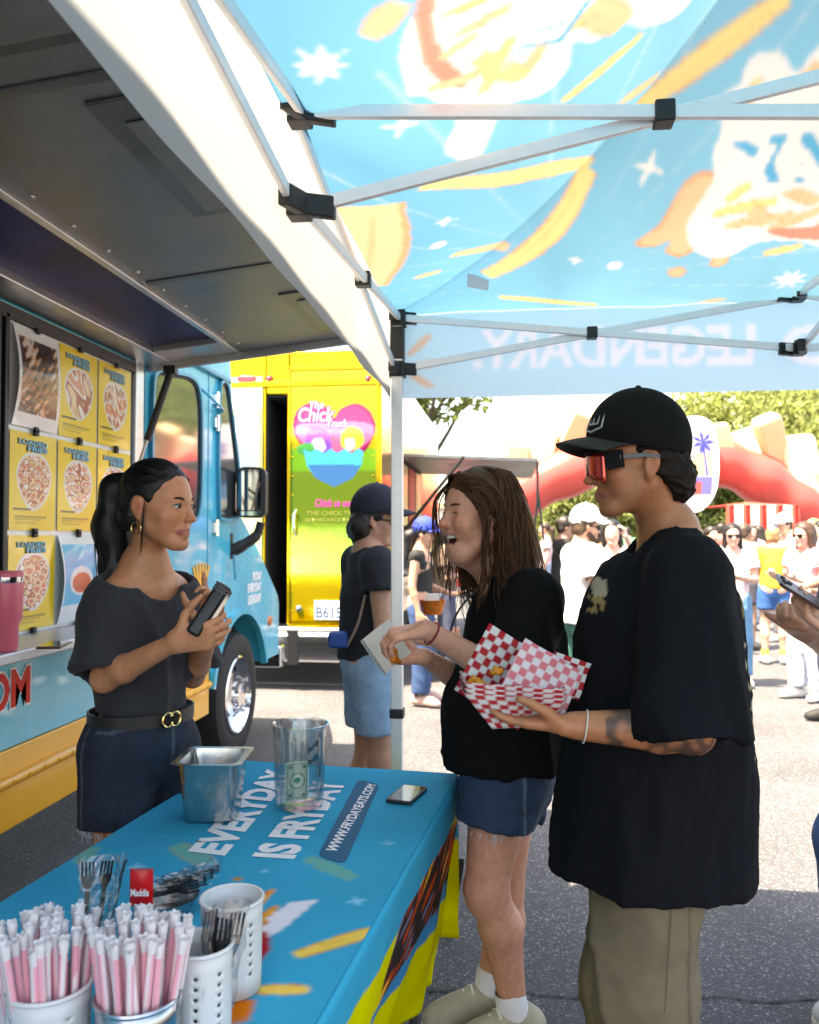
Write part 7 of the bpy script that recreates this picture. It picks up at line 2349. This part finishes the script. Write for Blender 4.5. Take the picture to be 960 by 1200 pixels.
o = finish(S, 'sauced_fries', mat('orange_sauce', H('#cf6f16'), .3, var=.3, vscale=60, coat=.4), None, disp=lambda V: .0015 * wave(V, 200, 3)); tag(o, 'orange sauced bites in the paper boat of the laughing woman', 'food')
# =================================================================== people farther away
def bystander(label, x, y, ang, Hh=1.68, fem=False, skin=(.42, .22, .15), hair=(.02, .014, .01), hair_style='short', top=((.8, .8, .8), 'tee'), bottom=((.05, .08, .16), 'long'),
              cap=None, shoes=(.5, .5, .5), arms='phone', h=.016, glasses=False, beard=None, seed=0, look=0.0, group='visitors in the parking lot', stance=.10, girth=1.0, socks=None, over=None, hover=None):
    f = np.array([math.cos(ang), math.sin(ang), 0]); l = np.array([-f[1], f[0], 0])
    k = Hh / 1.70
    def B(a, b, z): return np.array([x, y, 0]) + f * a * k + l * b * k + ZU * z * k
    shw = .165 if fem else .185
    J = dict(head=B(.035, 0, 1.575), neck=B(-.01, 0, 1.43), chest=B(0, 0, 1.24), pelvis=B(-.01, 0, .93), shL=B(-.01, shw, 1.385), shR=B(-.01, -shw, 1.385),
             hipL=B(0, .085, .90), hipR=B(0, -.085, .90), knL=B(.02, stance, .49), knR=B(.03, -stance, .49), anL=B(-.03, stance + .01, .085), anR=B(.02, -stance - .01, .085))
    A = {'down': ((-.03, .06, 1.10), (.04, .07, .85), (.2, 0, -1)), 'phone': ((.02, .05, 1.10), (.26, -.06, 1.16), (1, -.3, .4)), 'hold': ((.0, .06, 1.09), (.25, -.02, 1.02), (1, -.2, 0)),
         'up': ((.20, .06, 1.32), (.34, -.02, 1.52), (.3, -.2, 1)), 'hip': ((-.02, .14, 1.13), (.10, .06, .98), (.6, -.6, -.3)), 'fold': ((.04, .06, 1.11), (.24, -.16, 1.14), (.3, -1, .1))}
    if isinstance(arms, str): arms = (arms, arms)
    hands = {}
    for q, sg, nm in (('L', 1, arms[0]), ('R', -1, arms[1])):
        e_, w_, u_ = A[nm]
        J['el' + q] = B(e_[0], sg * (shw + e_[1]), e_[2]); J['wr' + q] = B(w_[0], sg * (shw + w_[1]), w_[2])
        u = nrm(f * u_[0] + l * sg * u_[1] + ZU * u_[2])
        n_ = l * -sg if nm in ('down', 'up') else ZU
        hands[q] = dict(u=u, n=n_, t=(f if nm in ('down', 'up') else l * sg), curl=(.5, .6, .4), s=.98)
    if over: J.update(over)
    if hover: hands.update(hover)
    J['_f'] = J['pelvis'] + f; J['tL'] = nrm(f + l * .2); J['tR'] = nrm(f - l * .2)
    hf = rot_axis(f, ZU, look) - ZU * .08
    hR = frame(hf)
    t = thing('person', label, 'person', (x, y, 0), group)
    S = body_sdf(J, hR, h, fem, h < .010, 0.0, hands, s=k, headscale=k * .98, girth=girth, hfat=1.25 if h > .008 else 1.0)
    finish(S, 'body', skin_m, t, smooth=1, cols=skin_cols(skin, J['head'], hR, s=k, blush=.3, stubble=beard))
    c = J['head']
    def L(a, b, z): return c + hR @ (np.array([a, b, z]) * k)
    if h < .010 and not glasses: eyes(t, c, hR, k * .98)
    hm = mat('hair_%.3f_%.3f' % (hair[0], hair[1]), hair, .5, var=.4, vscale=30)
    S = Sdf(c - .42, c + .25, h * .75)
    S.el(L(-.020, 0, .040), np.array([.102, .086, .092]) * k, hR, .01)
    if hair_style == 'long':
        S.rc(L(-.05, 0, .02), L(-.075, 0, -.22), .082 * k, .085 * k, .03); S.rc(L(-.01, .065, .0), L(-.015, .075, -.20), .03, .035, .03); S.rc(L(-.01, -.065, .0), L(-.015, -.075, -.20), .03, .035, .03)
    elif hair_style == 'pony':
        S.rc(L(-.10, 0, .03), L(-.15, 0, -.02), .03, .05, .02); S.rc(L(-.15, 0, -.02), L(-.15, 0, -.22), .055, .03, .03)
    elif hair_style == 'curly':
        S.rc(L(-.07, .04, -.03), L(-.07, -.04, -.03), .062 * k, .062 * k, .03); S.rc(L(-.075, .0, -.07), L(-.07, 0, -.09), .05 * k, .045 * k, .03)
    else:
        S.rc(L(-.06, .035, -.03), L(-.06, -.035, -.03), .042 * k, .042 * k, .03)
    S.el(L(.090, 0, -.030), np.array([.095, .10, .105]) * k, hR, .012, True)
    S.el(L(.07, 0, -.12), np.array([.11, .075, .10]) * k, hR, .012, True)
    finish(S, 'hair', hm, t, smooth=1, disp=lambda V: (.010 if hair_style == 'curly' else .005) * (folds(V, 40 if hair_style == 'curly' else (40, 40, 10), 3 + seed) - .2))
    if cap is not None:
        cap_hat(t, c + hR[:, 2] * .004, hR, mat('cap_%.2f%.2f%.2f' % cap, cap, .8), 1.08 * k, h=h * .75)
    if glasses:
        g_ = MB()
        for q in (-1, 1):
            g_.obox(L(.088 - .006, .032 * q, -.002), hR[:, 0] * .004 + hR[:, 1] * -.002 * q, hR[:, 1] * .024 * k, hR[:, 2] * .017 * k)
            g_.bar(L(.080, .060 * q, .004), L(-.01, .082 * q, .008), .004, .006)
        g_.bar(L(.090, -.05, .006), L(.090, .05, .006), .004, .008)
        g_.build('sunglasses', mat('dark_lens', (.01, .01, .012), .15), t)
    if beard:
        S = Sdf(c - .2, c + .2, h * .7)
        for q in (-1, 1): S.rc(L(.0, .056 * q, -.055), L(.060, .020 * q, -.105), .024 * k, .026 * k, .02)
        S.rc(L(.066, -.012, -.112), L(.066, .012, -.112), .028 * k, .028 * k, .02)
        S.el(L(.082, 0, -.07), np.array([.03, .03, .02]), hR, .008, True)
        finish(S, 'beard', mat('beard_brown', (.05, .025, .014), .8), t, smooth=1)
    tcol, tk = top
    tm = mat('top_%.2f%.2f%.2f' % tuple(tcol), tcol, .85, bump=.1, bscale=300)
    if tk == 'tank':
        S = tee_sdf(J, h * 1.2, f, chest=.135 * k * girth, hem=.14 * k * girth, hem_z=.93 * k, sl=.02, slr=(.05, .05), depth=.8, neck_r=.085, sh_r=.045, thick=h * 2.2)
    else:
        S = tee_sdf(J, h * 1.2, f, chest=.158 * k * girth, hem=.165 * k * girth, hem_z=(.86 if tk == 'tee' else .93) * k, sl=.62 if tk == 'tee' else .45, slr=(.078, .082), depth=.82, neck_r=.07, thick=h * 2.2)
    finish(S, 't_shirt' if tk != 'tank' else 'tank_top', tm, t, smooth=1, disp=lambda V: .010 * (folds(V, (13, 13, 6), 7 + seed) - .35))
    bcol, bk = bottom
    bm_ = mat('bottom_%.2f%.2f%.2f' % tuple(bcol), bcol, .85, var=.2, vscale=20)
    end = {'long': 1.93, 'short': .55, 'knee': .72}[bk]
    S = pants_sdf(J, h * 1.2, 1.00 * k, end, r=(.105 * k, (.085 if bk == 'long' else .105) * k), waist=(.145 * k * girth, .155 * k * girth), fwd=f, depth=.82, thick=h * 2.1)
    finish(S, 'trousers' if bk == 'long' else 'shorts', bm_, t, smooth=1, disp=lambda V: .008 * (folds(V, (12, 12, 12), 9 + seed) - .3))
    for q in 'LR':
        if socks is not None:
            MB().lathe([(.040, -.01), (.043, .05), (.041, .10)], J['an' + q], ZU, 14).build('sock', mat('sock_%.2f' % socks[0], socks, .9), t, smooth=True)
        shoe(t, J['an' + q], J['t' + q], mat('shoe_%.2f%.2f' % (shoes[0], shoes[1]), shoes, .7), 1.0 * k, None if h > .0098 else mat('shoe_sole', (.55, .52, .45), .7), h=h * .7)
    return t, J
def gpos(px, d):
    q = P(px, 640, d); return q[0], q[1]
ANG = lambda v: math.atan2(v[1], v[0])
RTA, FWA = ANG(RT), ANG(FW0)
# man in navy cap and tee, turned towards the trucks
x, y = gpos(433, 3.80)
bm, JB = bystander('man in navy cap and t-shirt with light denim shorts behind the tent leg', x, y, ANG(RT * .94 + FW0 * .30), 1.66, skin=(.50, .26, .18), hair=(.012, .010, .009), hair_style='curly', top=((.012, .014, .022), 'tee2'),
              bottom=(H('#84a6c8'), 'knee'), cap=(.012, .016, .030), shoes=(.3, .3, .3), arms='hold', h=.0095, glasses=True, seed=1, look=-.35, group=None, girth=1.0)
f_ = nrm(JB['_f'] - JB['pelvis']); l_ = np.cross(ZU, f_)
wz = JB['pelvis'] + ZU * .07
MB().tube(spline([JB['neck'] + f_ * .0 - l_ * .105 - ZU * .015, JB['chest'] - f_ * .05 - l_ * .165 + ZU * .06, JB['chest'] - f_ * .09 - l_ * .155 - ZU * .12, wz - f_ * .12 - l_ * .10], 6), .006, 6).build('bag_strap', mat('strap_tan', (.35, .25, .2), .8), bm, smooth=True)
bag = wz - f_ * .15 - l_ * .07 + ZU * .03
MB().obox(bag, RT * .045, FW0 * .05, ZU * .035).build('waist_bag', mat('blue_nylon', H('#1d4c9c'), .6), bm, bevel=.018, seg=3)
bk_ = P(507, 712, 3.75)
bas = thing('food_basket', 'orange printed paper food basket held by the man in the navy cap', 'food basket', bk_)
MB().lathe([(.001, -.03), (.040, -.03), (.060, .035), (.057, .035), (.038, -.026), (.001, -.026)], bk_, n=20).build('basket_wall', mat('basket_orange', H('#c96a1e'), .7, var=.4, vscale=60), bas, smooth=True)
for k in range(3):
    MB().obox(bk_ + np.array([random.uniform(-.03, .03), random.uniform(-.03, .03), .045]), RT * .02, FW0 * .002, ZU * .018 + RT * .008).build('napkin', white_p, bas)
# woman in blue cap and tank top
x, y = gpos(494, 7.3)
bystander('woman in blue cap and black tank top standing behind the laughing woman', x, y, ANG(RT * .9 - FW0 * .25), 1.60, True, skin=(.50, .27, .18), hair=(.012, .009, .008), hair_style='pony', top=((.02, .02, .02), 'tank'),
          bottom=(H('#2f4a72'), 'long'), cap=H('#2a3f9e'), shoes=(.55, .35, .3), arms=('hold', 'down'), seed=2)
x, y = gpos(522, 8.6)
bystander('woman in patterned brown dress top near the yellow truck awning', x, y, ANG(RT), 1.62, True, hair=(.03, .02, .014), hair_style='long', top=((.16, .11, .08), 'tee'), bottom=((.05, .06, .1), 'long'), arms='phone', seed=3)
# bearded man in white cap
x, y = gpos(682, 6.0)
bystander('bearded man in white cap, white t-shirt and green trousers', x, y, ANG(RT * .97 + FW0 * .15), 1.66, skin=(.55, .30, .21), hair=(.06, .035, .02), top=((.80, .78, .74), 'tee'), bottom=((.03, .13, .10), 'long'),
          cap=(.8, .8, .8), shoes=(.6, .6, .6), arms='phone', beard=.6, glasses=True, seed=4, h=.011, girth=1.12)
x, y = gpos(718, 7.6)
bystander('person with black hair raising an arm behind the bearded man', x, y, ANG(-RT * .3 - FW0), 1.62, True, skin=(.6, .36, .28), hair=(.010, .009, .009), hair_style='long', top=((.7, .62, .62), 'tee'), bottom=((.1, .1, .12), 'long'), arms=('up', 'hold'), seed=5)
x, y = gpos(660, 9.4)
bystander('person in dark clothes standing behind the bearded man', x, y, ANG(RT), 1.70, skin=(.4, .22, .15), top=((.02, .02, .022), 'tee'), bottom=((.02, .02, .025), 'long'), arms='fold', seed=6)
# crowd on the sunlit lot
def crowd(px, d, ang, label, **k):
    x, y = gpos(px, d); return bystander(label, x, y, ang, **k)
crowd(858, 8.2, ANG(-FW0 - RT * .2), 'woman with white sunglasses and long dark hair in a pale printed top', Hh=1.60, fem=True, skin=(.58, .36, .28), hair=(.012, .01, .01), hair_style='long', top=((.66, .58, .62), 'tee'), bottom=((.1, .25, .42), 'long'), arms='fold', glasses=True, seed=7)
crowd(906, 9.6, ANG(FW0 + RT * .3), 'person in mustard t-shirt and blue denim shorts with yellow socks', Hh=1.58, fem=True, skin=(.58, .34, .24), hair=(.30, .18, .08), hair_style='short', top=(H('#d9a53a'), 'tee2'), bottom=(H('#2d5a92'), 'short'), arms='phone', socks=(.6, .62, .1), shoes=(.75, .75, .72), seed=8)
crowd(922, 11.5, ANG(-RT - FW0 * .3), 'man in cream cap and white t-shirt', Hh=1.76, skin=(.55, .32, .22), hair=(.04, .025, .015), top=((.78, .76, .72), 'tee'), bottom=((.12, .12, .14), 'long'), cap=(.78, .74, .66), arms='hold', seed=9)
crowd(945, 7.5, ANG(-RT - FW0 * .4), 'woman with long brown hair in pink top and pale jeans', Hh=1.60, fem=True, skin=(.58, .34, .26), hair=(.06, .03, .018), hair_style='long', top=(H('#d99aa8'), 'tee2'), bottom=((.55, .60, .70), 'long'), arms='phone', glasses=True, shoes=(.7, .7, .7), seed=10)
crowd(968, 8.4, ANG(-RT + FW0 * .2), 'person in white top and wide white trousers', Hh=1.64, fem=True, skin=(.55, .33, .24), hair=(.02, .014, .01), hair_style='pony', top=((.76, .74, .76), 'tee'), bottom=((.62, .63, .70), 'long'), arms='down', seed=11)
crowd(880, 13.0, ANG(-FW0), 'person in peach t-shirt near the striped booth', Hh=1.66, fem=True, skin=(.55, .33, .24), hair=(.05, .03, .02), hair_style='long', top=((.72, .48, .36), 'tee'), bottom=((.2, .25, .35), 'long'), arms='down', seed=12, h=.021)
crowd(845, 15.0, ANG(RT), 'person in red t-shirt near the striped booth', Hh=1.72, skin=(.5, .3, .2), top=((.55, .08, .07), 'tee'), bottom=((.05, .05, .06), 'long'), arms='hold', seed=13, h=.021)
crowd(938, 15.5, ANG(-FW0 + RT), 'person with dark curly hair in black vest beside the booth', Hh=1.74, fem=True, skin=(.3, .17, .11), hair=(.01, .009, .009), hair_style='curly', top=((.04, .04, .05), 'tank'), bottom=((.3, .32, .4), 'long'), arms='down', seed=14, h=.021)
crowd(760, 14.0, ANG(-FW0), 'person in light blue t-shirt under the arch', Hh=1.68, skin=(.5, .3, .2), top=((.35, .5, .65), 'tee'), bottom=((.25, .22, .18), 'knee'), arms='down', seed=15, h=.021)
crowd(622, 12.5, ANG(-RT), 'person in teal t-shirt behind the dark-clothed visitor', Hh=1.66, skin=(.5, .3, .2), top=((.06, .3, .28), 'tee'), bottom=((.05, .06, .09), 'long'), arms='fold', seed=16, h=.021)
crowd(984, 6.5, ANG(-RT), 'visitor in black shoes and grey shirt', Hh=1.74, skin=(.45, .26, .18), top=((.3, .3, .32), 'tee'), bottom=((.04, .05, .08), 'long'), arms='hold', shoes=(.015, .015, .015), seed=17)
for k, (px, d, lb, hs, tc, bc_, fem_, cp_, ar) in enumerate((
        (832, 10.4, 'woman with a ponytail in an olive t-shirt behind the man in the black cap', 'pony', (.22, .24, .12), (.10, .14, .22), True, None, 'hold'),
        (872, 10.8, 'person in grey t-shirt looking at a phone behind the denim shorts', 'short', (.34, .34, .37), (.06, .06, .08), False, None, 'phone'),
        (890, 14.2, 'woman in a lilac top in front of the booth drapes', 'long', (.50, .38, .60), (.55, .56, .6), True, None, 'fold'),
        (912, 16.5, 'man in a navy cap and sky blue t-shirt near the booth', 'short', (.30, .48, .62), (.2, .18, .14), False, (.03, .04, .09), 'down'),
        (953, 12.2, 'woman with blond hair in a coral top', 'long', (.68, .30, .24), (.12, .16, .24), True, None, 'hold'),
        (978, 13.5, 'man in a white polo with folded arms', 'short', (.74, .74, .74), (.22, .19, .14), False, None, 'fold'),
        (700, 11.6, 'woman in a rust coloured top under the arch', 'long', (.42, .16, .08), (.08, .09, .13), True, None, 'phone'),
        (790, 16.0, 'person in a yellow cap and white top under the arch', 'short', (.74, .72, .70), (.12, .2, .34), True, (.62, .5, .1), 'down'),
        (735, 19.0, 'person in a green t-shirt at the foot of the trees', 'short', (.10, .34, .16), (.3, .26, .2), False, None, 'hip'),
        (640, 15.5, 'person in a pale pink top walking under the arch', 'pony', (.70, .50, .52), (.3, .36, .46), True, None, 'down'),
        (963, 18.0, 'person in a striped dark top beyond the booth', 'curly', (.10, .10, .16), (.4, .38, .34), True, None, 'hip'))):
    crowd(px, d, ANG(-FW0 * math.cos(k * 1.9) + RT * math.sin(k * 1.9 + .4)), lb, Hh=1.60 + .035 * (k % 5), fem=fem_, skin=((.56, .33, .24), (.34, .19, .12), (.62, .38, .28))[k % 3], hair=((.30, .19, .08) if 'blond' in lb else ((.02, .014, .01), (.05, .03, .018))[k % 2]),
          hair_style=hs, top=(tc, 'tee' if k % 2 else 'tee2'), bottom=(bc_, ('long', 'knee', 'short')[k % 3]), cap=cp_, arms=ar, h=.021, seed=30 + k, shoes=((.6, .6, .6), (.05, .05, .05))[k % 2])
# the visitor whose hand and phone reach into the picture
q = P(1062, 640, 2.45)
vp, JV = bystander('visitor in blue jeans holding up a smartphone at the edge of the tent', q[0], q[1], ANG(-RT * .92 - FW0 * .38), 1.72, skin=(.62, .32, .22), top=((.10, .10, .12), 'tee'), bottom=(H('#3d618f'), 'long'), arms=('hold', 'phone'), h=.0085, seed=18, group=None,
    over=dict(elL=P(1016, 800, 2.22), wrL=P(974, 742, 2.18), knL=P(998, 985, 2.36), anL=P(1010, 1190, 2.40) * (1, 1, 0) + (0, 0, .085)), hover=dict(L=dict(u=nrm(-RT * .8 + ZU * .55), n=nrm(ZU * .7 + RT * .5 - FW0 * .2), t=nrm(FW0 + ZU * .2), curl=(.45, .7, .5), s=.98, thumb=(.7, .4, .6))))
pc = P(938, 697, 2.16)
hp = thing('smartphone', 'smartphone held up by the visitor at the edge of the tent', 'phone', pc)
pu, pv = nrm(RT * .80 - ZU * .50), nrm(FW0 * .85 + ZU * .35 + RT * .2)
pn = np.cross(pu, pv)
MB().prism(rrect(-.072, -.036, .072, .036, .010, 4), lambda u, v: pc + pu * u + pv * v, pn * .009).build('case', mat('phone_case_rose', (.10, .055, .05), .3, .3), hp, bevel=.002)
for k, (u, v) in enumerate(((-.055, .018), (-.055, -.004), (-.038, .008))):
    MB().lathe([(.001, .013), (.0075, .013), (.008, .009)], pc + pu * u + pv * v, pn, 12).build('camera_lens', blk, hp, smooth=True)
    MB().lathe([(.001, -.004), (.0075, -.004), (.008, .0)], pc + pu * u + pv * v, pn, 12).build('camera_lens', blk, hp, smooth=True)
